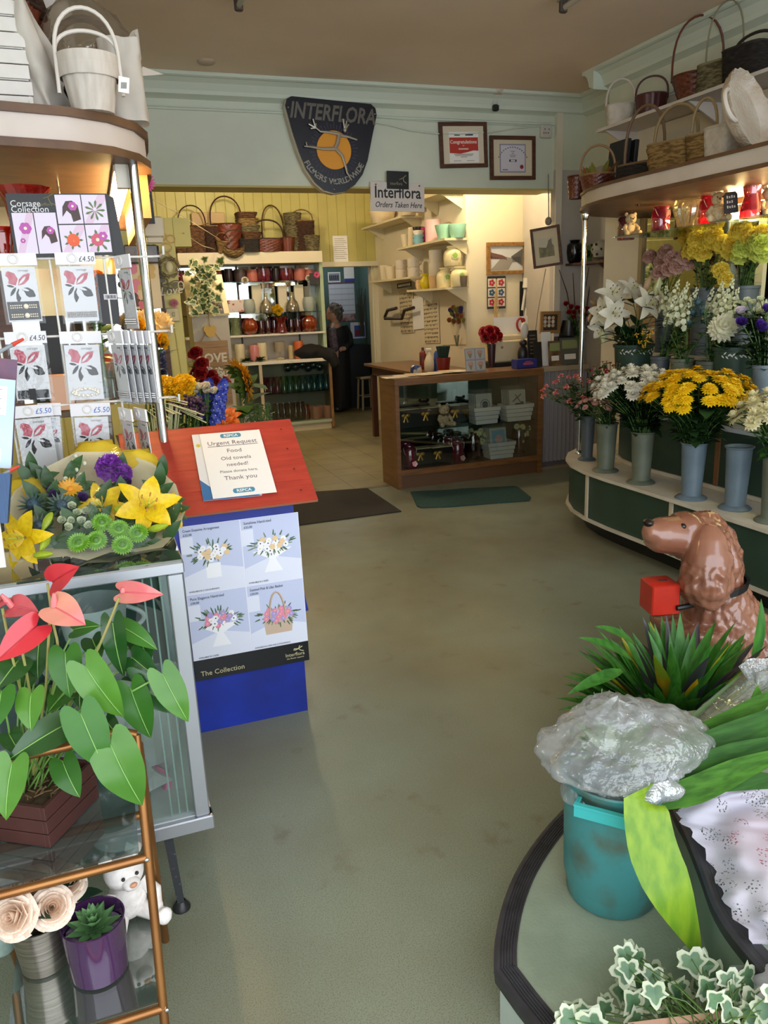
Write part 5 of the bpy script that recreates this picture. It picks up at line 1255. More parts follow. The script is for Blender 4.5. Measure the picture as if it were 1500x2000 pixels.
for a in ((425,650,435,930,105,1.55,0),(560,740,770,1090,125,1.5,2),(525,1045,680,1420,130,1.44,0),(420,1120,60,1310,110,1.47,1),(205,915,172,1140,98,1.5,2),(720,1245,905,1680,150,1.42,2),
          (735,455,770,810,80,1.62,1),(790,480,1015,595,70,1.66,0),(860,680,1010,812,85,1.62,1),(870,840,1200,1050,85,1.55,1),(1060,790,1215,1105,95,1.5,2),(850,880,960,1215,105,1.54,0),
          (120,700,-10,850,100,1.58,1),(10,900,-30,1110,95,1.5,0),(80,1370,0,1740,120,1.42,2),(410,1360,490,1590,95,1.53,0),(260,560,220,800,105,1.64,1),(480,500,600,466,60,1.66,0),(440,905,320,990,85,1.6,0),(530,850,500,980,60,1.6,1),(600,560,640,660,75,1.66,1),(690,1090,760,1190,60,1.55,1),(180,760,150,890,80,1.63,1),(330,880,300,1020,85,1.63,1),(620,880,660,1010,90,1.63,1),(770,870,830,1010,90,1.64,1),(60,1180,120,1290,70,1.58,1),(905,560,965,690,75,1.68,1),(250,1150,330,1260,70,1.6,1)):
    hleaf(*a[:6],m=a[6],n=(-.15+g_.uniform(-.25,.25),-.8,.6+g_.uniform(-.2,.2)))
RS=leafmat('#d9323f','#c42a38',rough=.22,tr=.2,nscale=9,spec=.7);PS=leafmat('#e7707a','#eba58a',rough=.25,tr=.25,nscale=7,spec=.7);PS2=leafmat('#e56a74','#d8565f',rough=.25,tr=.25,nscale=9,spec=.7)
for a,m,n,sp in (((345,190,455,100,95,1.56),RS,(.2,-.75,.5),None),((350,350,525,440,110,1.5),PS,(-.35,-.55,.75),(352,262)),((800,255,1022,262,72,1.6),PS,(-.1,-.85,.4),(800,225)),((235,480,-10,680,105,1.5),RS,(.3,-.7,.6),None),((80,350,205,357,85,1.58),PS2,(0,-.75,.6),(10,270)),((20,300,-40,340,60,1.6),PS2,(0,-.75,.6),None)):
    hleaf(*a,parent=t,mats=m,n=n,name='flower_spathe',vein=True,bend=.5,fold=.28,stem=False,smat=mat('#d8606c',.4) if m is not RS else mat('#b8222f',.4))
    if sp:
        p=P(*C6(sp[0],sp[1]),Y=a[5]);q=P(*C6(a[0],a[1]),Y=a[5]);b=B();b.tube([q,(p+q)/2,p],[.006,.006,.003],8);b.out('spadix',mat('#e0787a',.5),t,world=True)
for pts in (((310,200),(330,350),(320,480),(300,860)),((775,290),(720,430),(640,620),(560,760)),((340,440),(370,560),(385,700)),((15,360),(60,600),(130,880)),((135,600),(165,740),(195,910)),((70,640),(100,760),(130,880))):
    b=B();b.tube([P(*C6(x,y),Y=1.57) for x,y in pts]+[soil+V((0,0,.02))],.0028,6);b.out('flower_stem',mat('#8a9a4e',.5,h2='#a08a55',nscale=6),t,world=True)
c=P(88,1905,Z=.2015);
t=thing('metal_pot','brushed silver pot of cream roses on the lower glass shelf','pot',(c.x,c.y+.035,.2015))
b=B();b.lathe([(.042,0),(.048,.006),(.056,.1),(.058,.12),(.055,.12),(.044,.01)],n=36,capt=True);b.out('body',mat('#b9b0a4',.3,.9,h2='#8f867b',nscale=6,stretch=(1,1,40)),t)
CR=(leafmat('#f8eadb','#f2d5bd',tr=.3,nscale=9),)
root=V((c.x,c.y+.035,.3));t=thing('flower_bunch','cream and peach artificial roses in the silver pot','flowers',root)
b=B();pts=[]
for x,y,r,Y,d in ((102,1772,.036,1.43,(.15,-.7,.6)),(24,1790,.04,1.42,(-.3,-.7,.5)),(62,1730,.038,1.5,(-.1,-.5,.8)),(132,1722,.036,1.52,(.3,-.5,.7)),(8,1742,.036,1.5,(-.4,-.5,.7)),(95,1700,.032,1.56,(.1,-.3,.9))):
    p=P(x,y,Y=Y);pts.append(p-root);add_head(t,'rose',CR,hpos(p-root,d,r*.92))
foliage(b,V(),pts,nleaf=3,L=.07,W=.02,lo=.5);b.leaf(V((.07,0,.04)),(1,-.2,.4),(0,0,1),.07,.02,lance,.4,.2,5,1);b.out('foliage',[leafmat('#2c4a34','#223a29'),STEMM],t)
c=P(197,1925,Z=.2015);pc_=V((c.x,c.y+.045,.2015))
t=thing('plant_pot','glossy purple glass pot holding a succulent on the lower glass shelf','plant pot',pc_)
b=B();b.lathe([(.052,0),(.058,.005),(.062,.07),(.0645,.128),(.0655,.132),(.062,.132),(.058,.07),(.05,.012)],n=44,capt=True);b.out('body',mat('#43264c',.12,h2='#4a2a54',nscale=3,coat=.6,spec=.7),t)
b=B();b.grid(lambda u,v:V((.058*u*math.cos(2*PI*v),.058*u*math.sin(2*PI*v),.098+.008*NZ.noise(V((u*5*math.cos(2*PI*v),u*5*math.sin(2*PI*v),0))))),8,24,closed=True);b.out('chippings',mat('#b9aec2',.6,h2='#6f5c70',nscale=70),t)
t=thing('succulent','pointed green rosette succulent in the purple pot','plant',pc_+V((0,0,.1)))
b=B()
for k,(n,el,L,w) in enumerate(((9,12,.062,.0115),(9,28,.056,.0115),(8,45,.048,.011),(7,62,.04,.01),(5,78,.03,.008))):
    for i in range(n):
        a=2*PI*(i+k*.45)/n;e=math.radians(el);b.leaf((0,0,.004*k),(math.cos(a)*math.cos(e),math.sin(a)*math.cos(e),math.sin(e)),(-math.cos(a)*math.sin(e),-math.sin(a)*math.sin(e),math.cos(e)),L,w,lambda q:.55+.45*math.sin(PI*min(1,q*1.5)) if q<.55 else max(.02,1-((q-.55)/.45)**1.4),-.25,.35,6,1)
b.out('rosette',leafmat('#6f9a62','#5d8a55',rough=.45,tr=.1,nscale=20),t)
c=P(262,1790,Z=.2015)
teddy('fluffy white teddy bear slumped behind the purple pot on the lower shelf',(c.x-.01,min(c.y,1.655),.203),.185,mat('#e9e4df',.95,h2='#d8d0ca',nscale=60),.35,nose='#c9906c')
b=B();b.box((0,0,.05),(.001,.03,.045));o=b.out('swing_tag',PAPER);o.location=P(247,1705,Y=1.62);o.rotation_euler=(.2,.2,.9);tag(o,'white paper tag on the ear of the white teddy bear','tag')
p=P(12,1930,Y=1.4);b=B();b.box((0,0,.1),(.11,.05,.2),bev=.003);o=b.out('blue_box',mat('#1c3c86',.4));o.location=(p.x-.05,1.32,0);o.rotation_euler=(0,0,-.2);tag(o,'navy blue box at the bottom left corner beside the gold stand','box')
p=P(14,1880,Z=.2015);solo_vessel('vase','pale mottled green vase at the left end of the lower shelf','vase',(p.x-.015,p.y+.05,.2015),[(.03,0),(.036,.01),(.04,.05),(.034,.1)],mat('#a9bcb4',.4,h2='#8aa096',nscale=30))
def bqp(x,y,lift=0):
    s=(1092-y)/205;return P(x,y,Y=1.9+.30*s-lift)
root=bqp(190,985)+V((0,.1,-.03))
t=thing('wrapped_bouquet','yellow, green and purple bouquet in clear film on the glass cabinet','bouquet',(root.x,root.y,CZ1))
yl=(leafmat('#f2cf12','#dfb60c',tr=.2,nscale=8),mat('#a8781a',.6),mat('#b9c24a',.5));GBUT=(leafmat('#7db52c','#5f9a22',tr=.2),leafmat('#548c1e','#437518'));
TB_=mw(t).inverted();k1=1/735
def bh(kind,m,x,y,rpx,d=None,lift=0):
    p=TB_ @ bqp(x,y,lift);add_head(t,kind,m,hpos(p,d or V((g_.uniform(-.3,.3),-.75,.6)),rpx*k1));return p
bh('lily',yl,286,992,62,(.1,-.9,.5),.03);bh('lily',yl,205,995,55,(-.3,-.7,.5),-.02);bh('lily',yl,50,1050,55,(-.5,-.7,.2),.02);bh('lily',yl,325,1000,45,(.7,-.6,.3),-.02)
bh('gerb',(leafmat('#f0b522','#e39a18',tr=.2),mat('#d98c10',.6)),137,955,27,(0,-.75,.6));bh('carn',(leafmat('#8a3fae','#7a34a0',tr=.2),),216,915,31,(0,-.6,.7));bh('carn',(leafmat('#8a3fae','#7a34a0',tr=.2),),238,925,22,(.3,-.6,.6))
for x,y in ((66,988),(118,990),(78,1030)):bh('thistle',(leafmat('#3d5a52','#2c423f',tr=.05),mat('#334a5a',.6)),x,y,30)
for x,y in ((199,1020),(232,1033),(269,1041),(153,1059),(188,1055),(239,1064)):bh('button',GBUT,x,y,20,(g_.uniform(-.2,.2),-.75,.65),.02)
for x,y in ((140,990),(128,1005),(150,1003),(122,1018),(140,1020),(160,1018),(132,1032),(168,1000),(172,1028),(178,992)):bh('cup',(leafmat('#dfe4d0','#c9d4b0',tr=.25),),x,y,11)
for x,y in ((160,975),(100,960),(108,968),(55,1015),(245,945)):bh('cup',(leafmat('#44246e','#37205a',tr=.15),),x,y,14)
for x,y,d in ((92,1019,(-.5,-.5,-.7)),(87,1059,(-.4,-.7,-.5)),(84,1083,(.8,-.5,.1)),(241,999,(.8,-.5,-.3)),(308,1030,(.9,-.3,.2))):bh('bud',(leafmat('#b9c832','#93b02c',tr=.2),),x,y,20,d,.03)
for x,y in ((148,891),(135,925),(150,918),(128,935),(165,905),(158,928)):
    p=TB_ @ bqp(x,y);b=B();b.ball(p,.0065,n=10,m=7);b.out('berry',mat('#d9dcc4',.4),t)
b=B()
for i in range(110):
    x,y=g_.uniform(50,330),g_.uniform(930,1070);p=TB_ @ bqp(x,y,-.03);a=g_.uniform(0,6.3);b.leaf(p,(math.cos(a),-.3,math.sin(a)),(0,-.7,.6),.07,.016,lance,.5,.2,5,1)
b.out('foliage',leafmat('#355c2a','#284a22',tr=.15),t)
b=B()
for x,y in ((190,888),(262,905),(60,960)):
    p=TB_ @ bqp(x,y,-.06);bq=B();bq.ball(p,.055,(1.2,.6,.7),16,10,mod=lambda q:1+.3*NZ.noise(q*3)+.12*NZ.noise(q*8));bq.out('tissue',leafmat('#e8c832','#d6b424',rough=.7,tr=.3),t,ang=180)
ring=[(4,1010),(10,1060),(22,1098),(70,1100),(130,1092),(170,1096),(215,1088),(270,1084),(320,1078),(350,1045),(362,1000),(345,950),(300,910),(235,880),(150,888),(70,925),(25,960)]
n=len(ring);cen=TB_ @ (bqp(190,990)+V((0,.16,-.06)))
rows=[]
for q in (1,.93,.8,.5,.2):
    rows.append([cen.lerp(TB_ @ (bqp(x,y,.0)+V((0,.02,0))),q)+V((0,0,0 if q<.9 else .006*math.sin(i*2.3))) for i,(x,y) in enumerate(ring)])
for r_w in rows:
    for p in r_w:p.z=max(p.z,.003)
b._grid(rows,True);b.out('wrapping_paper',leafmat('#ece4c4','#e2d8b2',rough=.6,tr=.4),t,ang=180)
b=B();rows=[]
cen2=TB_ @ bqp(190,985,.12)
for q in (1,.9,.72,.5,.28,.08):
    row=[]
    for i in range(n*2):
        j=i/2;a_,b_=ring[int(j) % n],ring[(int(j)+1) % n];f_=j-int(j);x,y=a_[0]+(b_[0]-a_[0])*f_,a_[1]+(b_[1]-a_[1])*f_
        x,y=190+(x-190)*1.02,990+(y-990)*1.02
        p=cen2.lerp(TB_ @ bqp(x,y,.0),q);o=(1-q**3)*.0;nz=NZ.noise(V((i*.55,q*4,2)))
        row.append(p+V((0,-.015,.02))*nz*1.2+V((0,0,.012*math.sin(i*1.3)*q)))
    rows.append(row)
for r_w in rows:
    for p in r_w:p.z=max(p.z,.004)
b._grid(rows,True);b.cap([v for v in list(b.bm.verts)[-n*2:]]);b.out('clear_film',glass('#fcfcfa',.015,.05,bump=.6,bscale=14,edge=.16),t,ang=180)
RY=2.36
def rp(x,y,dy=0):return P(x,y,Y=RY+dy)
WIRE=mat('#dcd9d4',.35)
x0,x1=rp(-40,505).x,rp(285,505).x
t=thing('wire_rack','white wire display rack of corsage packets standing on the glass cabinet','rack',(x1-.15,RY,CZ1))
zs=[rp(150,y).z for y in (503,655,790)]
b=B()
for z in zs:b.tube([V((x0,RY+.012,z)),V((x1+.02,RY+.012,z))],.0032,8)
b.out('cross_wire',WIRE,t,world=True)
for x in (rp(95,500).x,rp(202,500).x,rp(-30,500).x):
    b=B();b.tube([V((x,RY+.018,CZ1+.002)),V((x,RY+.018,zs[0]+.06))],.0032,8);b.out('upright_wire',WIRE,t,world=True)
for z in zs:
    b=B();b.tube([V((x1+.02,RY+.012,z)),V((x1+.04,RY+.0,z)),V((x1+.04,RY-.1,z)),V((x1+.04,RY-.11,z+.018))],.0032,8);b.out('side_arm',WIRE,t,world=True)
b=B();b.bx(x0,x1,RY-.02,RY+.12,CZ1+.001,CZ1+.008);b.out('base',WIRE,t,world=True,smooth=False)
CARD=mat('#dcdadf',.5);REDP=mat('#a81f38',.5,h2='#cf6a7c',nscale=60);BLKP=mat('#151117',.5);GRY=mat('#b9b6bb',.5);INKB=mat('#2f5fae',.5);INK=mat('#2b2b33',.5)
BAG=glass('#fafbfb',.025,.06,body=.01,bump=.3,bscale=25,edge=.3)
def packet(label,tl,tr,br,bl,price=None,ink=0,kind='plain',group='corsage packets on the wire rack',Y=None):
    pts=[V(p) if isinstance(p,V) else rp(p[0],p[1]) for p in (tl,tr,br,bl)]
    r=(pts[1]-pts[0]+pts[2]-pts[3])/2;u=(pts[0]-pts[3]+pts[1]-pts[2])/2;w,h=r.length,u.length;c=sum(pts,V())/4
    m=frame(c,r,u);t=thing('corsage_packet',label,'packet',c,group=group)
    hd=h*.17
    b=B();rect(b,m,-w/2,h/2-hd,w/2,h/2,-.001,.004);b.out('header_card',CARD,t,world=True,smooth=False)
    b=B();rect(b,m,-w/2,-h/2,w/2,h/2-hd,.0045,.006);b.out('clear_bag',BAG,t,world=True,smooth=False)
    cw,ch0,ch1=w*.42,-h*.47,h/2-hd-.004
    b=B();rect(b,m,-cw,ch0,cw,ch1,0,.0015,0)
    S_=w/.105
    def pet(x,y,a,L,W,mi,z=.0016):
        mm=m @ T((x*S_,y*S_+h*.03,0)) @ rotz(a);b.prism([(0,0),(L*.3*S_,W*S_),(L*.7*S_,W*1.05*S_),(L*S_,W*.2*S_),(L*S_,-W*.2*S_),(L*.7*S_,-W*1.05*S_),(L*.3*S_,-W*S_)],0,z,mi,m=mm)
    pet(-.012,.004,2.0,.042,.014,1);pet(-.006,.004,.75,.046,.009,1);pet(-.03,.012,1.9,.02,.004,0,.002);pet(-.004,.006,.8,.03,.003,0,.002)
    pet(-.012,.0,-2.2,.03,.004,2);pet(-.006,-.004,-1.7,.04,.006,2);pet(-.016,0,2.9,.02,.003,2);pet(.002,-.004,-.6,.04,.011,2);pet(-.004,-.006,-1.2,.028,.008,0,.002);pet(.0,-.004,-.35,.022,.003,0,.0022)
    b.text('corsage',.009*S_,m @ T((.012*S_,ch1-.012*S_,.0016)),.0003,2);b.text('creations',.006*S_,m @ T((.03*S_,ch1-.0185*S_,.0016)),.0003,3)
    b.out('printed_card',[CARD,REDP,BLKP,GRY],t,world=True,smooth=False)
    b=B();b.tube([m @ V((w*.0-.008+.011*math.cos(a),h/2-hd*.45+.011*math.sin(a),.006)) for a in [2*PI*i/16 for i in range(16)]],.0022,6,closed=True);b.out('hang_ring',WIRE,t,world=True)
    if price:
        b=B();b.text(price,hd*.62,m @ T((w*.27,h/2-hd*.75,.0042)),.0004,shear=.15,sx=.9);b.out('price_lettering',INKB if ink else INK,t,world=True,smooth=False)
    if kind=='black':
        for y in (-.25,-.38):
            b=B();rect(b,m,-cw*.95,h*y-.011,cw*.95,h*y+.013,.0016,.004);b.out('ribbon_strip',BLKP,t,world=True,smooth=False)
            b=B()
            for i in range(13):
                if abs(i-7)>1:
                    for q in (-.003,.003):b.ball(m @ V((-cw*.75+i*cw*1.5/12,h*y+q,.006)),.0021,n=6,m=4)
            b.ball(m @ V((cw*.15,h*y,.006)),.007,(1,.6,1),12,6);b.out('pearl_bracelet',mat('#e6dcc8',.2),t,world=True)
    elif kind=='gem':
        b=B()
        for i in range(17):
            for q in range(3):b.ball(m @ V((-cw*.85+i*cw*1.7/16,h*(-.4)+q*.0055,.005)),.0024,n=5,m=4)
        b.out('gem_band',mat('#c9c4c8',.12,.6),t,world=True)
    elif kind=='pearl':
        b=B()
        for i in range(30):
            a=2*PI*i/30*1.9;q=.8+.12*math.sin(i);b.ball(m @ V((cw*.85*q*math.cos(a),h*(-.36)+.012*q*math.sin(a),.006)),.0038,n=8,m=6)
        b.out('pearl_bracelet',mat('#ece4d6',.15),t,world=True)
    elif kind=='band':
        b=B();rect(b,m,-cw*.9,-h*.45,cw*.9,-h*.33,.0016,.004);rect(b,m,-cw*.25,-h*.47,cw*.15,-h*.31,.004,.006);b.out('ribbon_strip',BLKP,t,world=True,smooth=False)
    return t
packet('corsage packet with two pearl bracelets on black ribbon, upper left',(-2,497),(74,493),(86,632),(5,633),None,0,'black')
packet('corsage packet with a glittering gem band, top row under the poster',(109,494),(186,492),(199,631),(121,632),'£4.50',0,'gem')
packet('corsage packet marked £4.50 with a black ribbon band, second row left',(9,650),(90,645),(107,783),(26,786),'£4.50',0,'band')
packet('corsage packet with a pearl bracelet at the bottom, second row',(114,648),(201,646),(206,783),(131,786),None,0,'pearl')
packet('corsage packet marked £5.50 in blue, bottom row left',(24,795),(106,787),(118,922),(36,930),'£5.50',1)
packet('corsage packet mostly hidden behind the bottom left one',rp(100,790,.014),rp(120,786,.014)+V((0,0,0)),rp(128,925,.014),rp(60,925,.014),None,1)
packet('corsage packet marked £5.50 in blue, bottom row right',(138,789),(214,786),(227,925),(148,930),'£5.50',1)
def side(label,x,y,w,h,ang,dy=0,kind='gem',group='corsage packets hung side on'):
    c=rp(x,y,dy);r=V((math.cos(ang),-math.sin(ang),0));u=V((-.04,0,1))
    packet(label,c+r*0,c+r*w,c+r*w-u*h,c-u*h,None,0,kind,group)
side('corsage packet hung side on at the top right of the rack',224,500,.085,.2,1.15,-.02)
for i in range(5):side('corsage packet hung side on in the tight row at mid right of the rack',210+i*13,646,.085,.2,1.15,-.015-.012*i)
side('corsage packet hung side on at the bottom right of the rack',232,795,.085,.2,1.2,-.03,'pearl','corsage packets at the bottom right of the rack');side('corsage packet hung side on at the bottom right of the rack',262,795,.085,.2,1.25,-.05,'gem','corsage packets at the bottom right of the rack')
b=B();m=frame(rp(214,583,.02),(1,0,-.02),(-.07,0,1));rect(b,m,-.03,-.07,.022,.065,0,.004,0);rect(b,m,-.015,-.003,.02,.012,.004,.005,1)
for i in range(9):rect(b,m,-.01+i*.003,0,-.009+i*.003+(i % 3)*.0006,.009,.005,.0055,0)
solo('black_card','black backing card with a barcode label behind the top right packets','card',b,[BLKP,GRY],rp(214,583,.02),smooth=False)
pts=[rp(18,382,.0),rp(214,375,.0),rp(216,501,.0),rp(22,499,.0)]
r=(pts[1]-pts[0]+pts[2]-pts[3])/2;u=(pts[0]-pts[3]+pts[1]-pts[2])/2;w,h=r.length,u.length;c=sum(pts,V())/4;m=frame(c,r,u)
t=thing('poster_box','black and lilac Corsage Collection poster box on top of the wire rack','poster',c)
b=B();rect(b,m,-w/2,-h/2,w/2,h/2,-.012,0,0);b.prism([(w/2,-h/2),(w/2+.03,-h/2),(w/2+.018,h/2-.01),(w/2,h/2)],-.06,-.004,0,m=m);b.out('backing',BLACK,t,world=True,smooth=False)
b=B()
def cell(x0,y0,x1,y1,kind,b=b):
    X0,X1,Y0,Y1=-w/2+w*x0,-w/2+w*x1,-h/2+h*y0,-h/2+h*y1;rect(b,m,X0,Y0,X1,Y1,0,.0008,0);cx,cy=(X0+X1)/2,(Y0+Y1)/2;q=min(X1-X0,Y1-Y0)
    def fl(x,y,rr,mi,n=6,z=.0012):
        for i in range(n):disc(b,m,x+rr*.55*math.cos(2*PI*i/n),y+rr*.55*math.sin(2*PI*i/n),rr*.55,.0008,z,mi,8)
        disc(b,m,x,y,rr*.3,.0008,z+.0003,5,8)
    def lf(x,y,rr,n=7):
        for i in range(n):a=2*PI*i/n;b.prism([(x,y),(x+rr*math.cos(a-.15),y+rr*math.sin(a-.15)),(x+rr*1.25*math.cos(a),y+rr*1.25*math.sin(a)),(x+rr*math.cos(a+.15),y+rr*math.sin(a+.15))],.0008,.001,3,m=m)
    def wrist():b.prism([(X0,Y0),(X0+q*.35,Y0),(X1,Y1-q*.2),(X1,Y1),(X1-q*.3,Y1)],.0008,.0009,4,m=m)
    if kind=='orchid':wrist();fl(cx+q*.05,cy+q*.25,q*.28,1);fl(cx-q*.15,cy-q*.35,q*.12,1)
    elif kind=='hair':
        b.prism([(cx-q*.3,cy-q*.3),(cx-q*.25,cy+q*.1),(cx-q*.1,cy+q*.32),(cx+q*.15,cy+q*.34),(cx+q*.36,cy+q*.15),(cx+q*.42,cy-q*.4),(cx+q*.1,cy-q*.5),(cx+q*.05,cy-q*.2),(cx-q*.1,cy-q*.05)],.0008,.0011,2,m=m);fl(cx+q*.15,cy+q*.12,q*.17,1,z=.0016)
    elif kind=='grass':wrist();lf(cx,cy-q*.05,q*.35,9);disc(b,m,cx,cy,q*.08,.0008,.0018,0,8)
    elif kind=='orange':wrist();lf(cx,cy-q*.05,q*.32);fl(cx,cy-q*.05,q*.24,6,9,.0016)
    elif kind=='pinkrose':wrist();lf(cx,cy-q*.1,q*.4);fl(cx-q*.05,cy-q*.05,q*.26,7,7,.0016);fl(cx+q*.2,cy+q*.1,q*.18,1,6,.0016)
cell(.03,.05,.235,.7,'orchid');cell(.245,.05,.46,.7,'hair');cell(.475,.52,.73,.98,'hair');cell(.74,.52,.985,.98,'grass');cell(.475,.05,.73,.5,'orange');cell(.74,.05,.985,.5,'pinkrose')
b.out('printed_pictures',[mat('#cfc3d6',.5),mat('#a8489a',.5),mat('#3c2622',.5),mat('#4f6a3a',.5),mat('#c9aec4',.5),mat('#d9cfb0',.5),mat('#d2521f',.5),mat('#b84a62',.5)],t,world=True,smooth=False)
b=B();b.text('Corsage',.022,m @ T((-w*.47,h*.3,.0005)),.0004,align='LEFT');b.text('Collection',.022,m @ T((-w*.47,h*.21,.0005)),.0004,align='LEFT');b.out('title_lettering',mat('#cfccd0',.5),t,world=True,smooth=False)
b=B();q=(-w*.14,h*.42)
b.tube([m @ V((q[0],q[1],.001)),m @ V((q[0]+.012,q[1]+.004,.001)),m @ V((q[0]+.026,q[1]+.012,.001))],.0015,5);b.tube([m @ V((q[0]+.012,q[1]+.004,.001)),m @ V((q[0]+.016,q[1]-.01,.001)),m @ V((q[0]+.028,q[1]-.016,.001))],.0015,5);b.text('Interflora',.011,m @ T((-w*.14,h*.31,.0005)),.0003)
b.out('emblem',mat('#6a5f3e',.5),t,world=True,smooth=False)
def slab(name,label,cat,pts,m,th=.004,lines=None,group=None,extra=None):
    pts=[V(p) for p in pts];c=sum(pts,V())/4;r=(pts[1]-pts[0]+pts[2]-pts[3])/2;u=(pts[0]-pts[3]+pts[1]-pts[2])/2;w,h=r.length,u.length;mm=frame(c,r,u)
    b=B();rect(b,mm,-w/2,-h/2,w/2,h/2,0,th);
    ms=[m]
    if extra:ms += extra(b,mm,w,h,th)
    return solo(name,label,cat,b,ms,c,group,smooth=False)
def ex(b,m,w,h,th):
    rect(b,m,-w*.45,h*.1,w*.32,h*.42,th,th+.0005,1)
    for i in range(7):rect(b,m,-w*.4,h*.38-i*h*.035,w*(.2-(i % 3)*.06),h*.385-i*h*.035,th+.0005,th+.001,2)
    rect(b,m,-w*.45,-h*.42,w*.25,-h*.28,th,th+.0005,1)
    for i in range(14):rect(b,m,-w*.4+i*w*.044,-h*.4,-w*.4+i*w*.044+w*(.012+.01*(i % 3)),-h*.3,th+.0005,th+.001,2)
    return [PAPER,mat('#4a4f5e',.6)]
slab('leaflet','pale blue leaflet with a barcode at the left edge of the picture','leaflet',(P(-60,730,Y=1.95),P(2,745,Y=1.95),P(50,912,Y=1.93),P(-60,912,Y=1.93)),mat('#a9c6e2',.5,h2='#c4d8ea',nscale=3),extra=ex)
slab('leaflet','dark printed leaflet just behind the pale blue one','leaflet',(P(-60,690,Y=2.0),P(-4,705,Y=2.0),P(62,905,Y=1.98),P(-60,905,Y=1.98)),mat('#3c3f6a',.5,h2='#7a4a5a',nscale=9))
slab('booklet','stack of dark blue booklets on the cabinet at the left edge','booklet',(P(-60,915,Y=1.9),P(18,930,Y=1.9),P(24,1015,Y=1.88),P(-60,1020,Y=1.88)),mat('#27507f',.5,h2='#1d3c62',nscale=20,stretch=(60,1,1)),th=.05)
slab('white_card','white folded card standing at the far left above the stand','card',(P(-40,1020,Y=1.86),P(4,1010,Y=1.86),P(8,1110,Y=1.85),P(-40,1110,Y=1.85)),mat('#d9d4cc',.6))
for (a,b_),lb in ((((-10,692),(46,662)),'red tipped grey stick at the upper left edge'),(((-10,935),(38,910)),'red tipped grey stick at the left edge above the bouquet')):
    p,q=P(*a,Y=1.9),P(*b_,Y=1.92);b=B();b.tube([p,p.lerp(q,.6)],.004,8,0);b.tube([p.lerp(q,.6),q],[.005,.003],8,1);solo('marker_stick',lb,'stick',b,[mat('#8a9098',.4),mat('#c8402e',.4)],p,'red tipped sticks')
BLU=mat('#1a34a6',.45,h2='#142884',nscale=5);RED=mat('#b9402f',.5,h2='#a5352a',nscale=4,stretch=(2,12,12));REDE=mat('#a86a4a',.6)
K0,K1,KY0,KY1=.13,.612,2.735,3.22
t=thing('donation_kennel','blue wooden kennel shaped donation box with a red plank roof','donation box',((K0+K1)/2,(KY0+KY1)/2,0))
b=B();b.bx(K0,K1,KY0,KY0+.014,0,.85);b.bx(K0,K1,KY1-.014,KY1,0,.85)
YZ=Matrix(((0,0,1,0),(1,0,0,0),(0,1,0,0),(0,0,0,1)))
for x in (K0,K1-.014):b.prism([(KY0+.014,0),(KY1-.014,0),(KY1-.014,.85),((KY0+KY1)/2,1.08),(KY0+.014,.85)],x,x+.014,m=YZ)
b.out('body',BLU,t,world=True,smooth=False)
b=B();b.box((K1+.012,2.86,.51),(.018,.2,.2),ry=-.16);b.out('side_flap',mat('#1a3196',.45),t,world=True,smooth=False)
ym=(KY0+KY1)/2;rx0,rx1=.035,.685
e0=V((0,2.655,.865));rd=V((0,3.01,1.115))
for i in range(4):
    a=e0.lerp(rd,i/4);q=e0.lerp(rd,(i+1)/4+.01);nn=V((0,-(rd.z-e0.z),rd.y-e0.y)).normalized();lift=nn*.004*(4-i)/4
    b=B();o=[a+lift*2,q+lift,q+lift+nn*.011,a+lift*2+nn*.011]
    f0=[V((rx0,p.y,p.z)) for p in o];f1=[V((rx1-.012*i*0,p.y,p.z)) for p in o]
    b.f(f0,0);b.f(f1[::-1],1)
    for j in range(4):b.f([f0[j],f0[(j+1) % 4],f1[(j+1) % 4],f1[j]],1 if j==3 and i==0 else 0)
    for x in (rx1-.05,rx1-.33):b.ball(V((x,(a.y+q.y)/2,(a.z+q.z)/2))+nn*.019,.004,(1,1,.5),8,5,2)
    b.out('roof_plank',[RED,REDE,mat('#4a1d18',.5)],t,world=True,smooth=False)
for i in range(3):
    a=V((0,3.37,.865)).lerp(rd,i/3);q=V((0,3.37,.865)).lerp(rd,(i+1)/3);b=B();b.box(((rx0+rx1)/2,(a.y+q.y)/2,(a.z+q.z)/2+.008),(rx1-rx0,.15,.011),rx=-.61);b.out('roof_plank',[RED],t,world=True,smooth=False)
pts=[P(352,1018,Y=2.722),P(583,1001,Y=2.722),P(594,1288,Y=2.722),P(376,1331,Y=2.722)]
c=sum(pts,V())/4;w=(pts[1]-pts[0]).length;w=.435;z1_,z0_=pts[1].z,pts[2].z;h=z1_-z0_;xc=pts[1].x-w/2
m=frame((xc,2.722,(z1_+z0_)/2),(1,0,0),(0,.035,1))
t=thing('paper_poster','The Collection bouquet price poster taped to the blue kennel front','poster',(xc,2.733,(z1_+z0_)/2))
b=B();rect(b,m,-w/2,-h/2,w/2,h/2,0,.001,0);b.out('sheet',mat('#e6e6f2',.3),t,world=True,smooth=False)
b=B();rect(b,m,-w/2,-h/2,w/2,-h/2+h*.135,.001,.0016);b.out('black_band',mat('#101216',.35),t,world=True,smooth=False)
QM=[mat('#c3cbe6',.35),mat('#dfe3f2',.35),mat('#f2f2f6',.4),mat('#4e6a4c',.5),mat('#e6c79a',.5),mat('#e58aa4',.5),mat('#a99ad0',.5),mat('#c8b09a',.5),mat('#262a2e',.5),mat('#7c8a72',.5)]
g_=random.Random(9)
b=B();cw=w/2-.004;chh=(h*.865)/2-.003
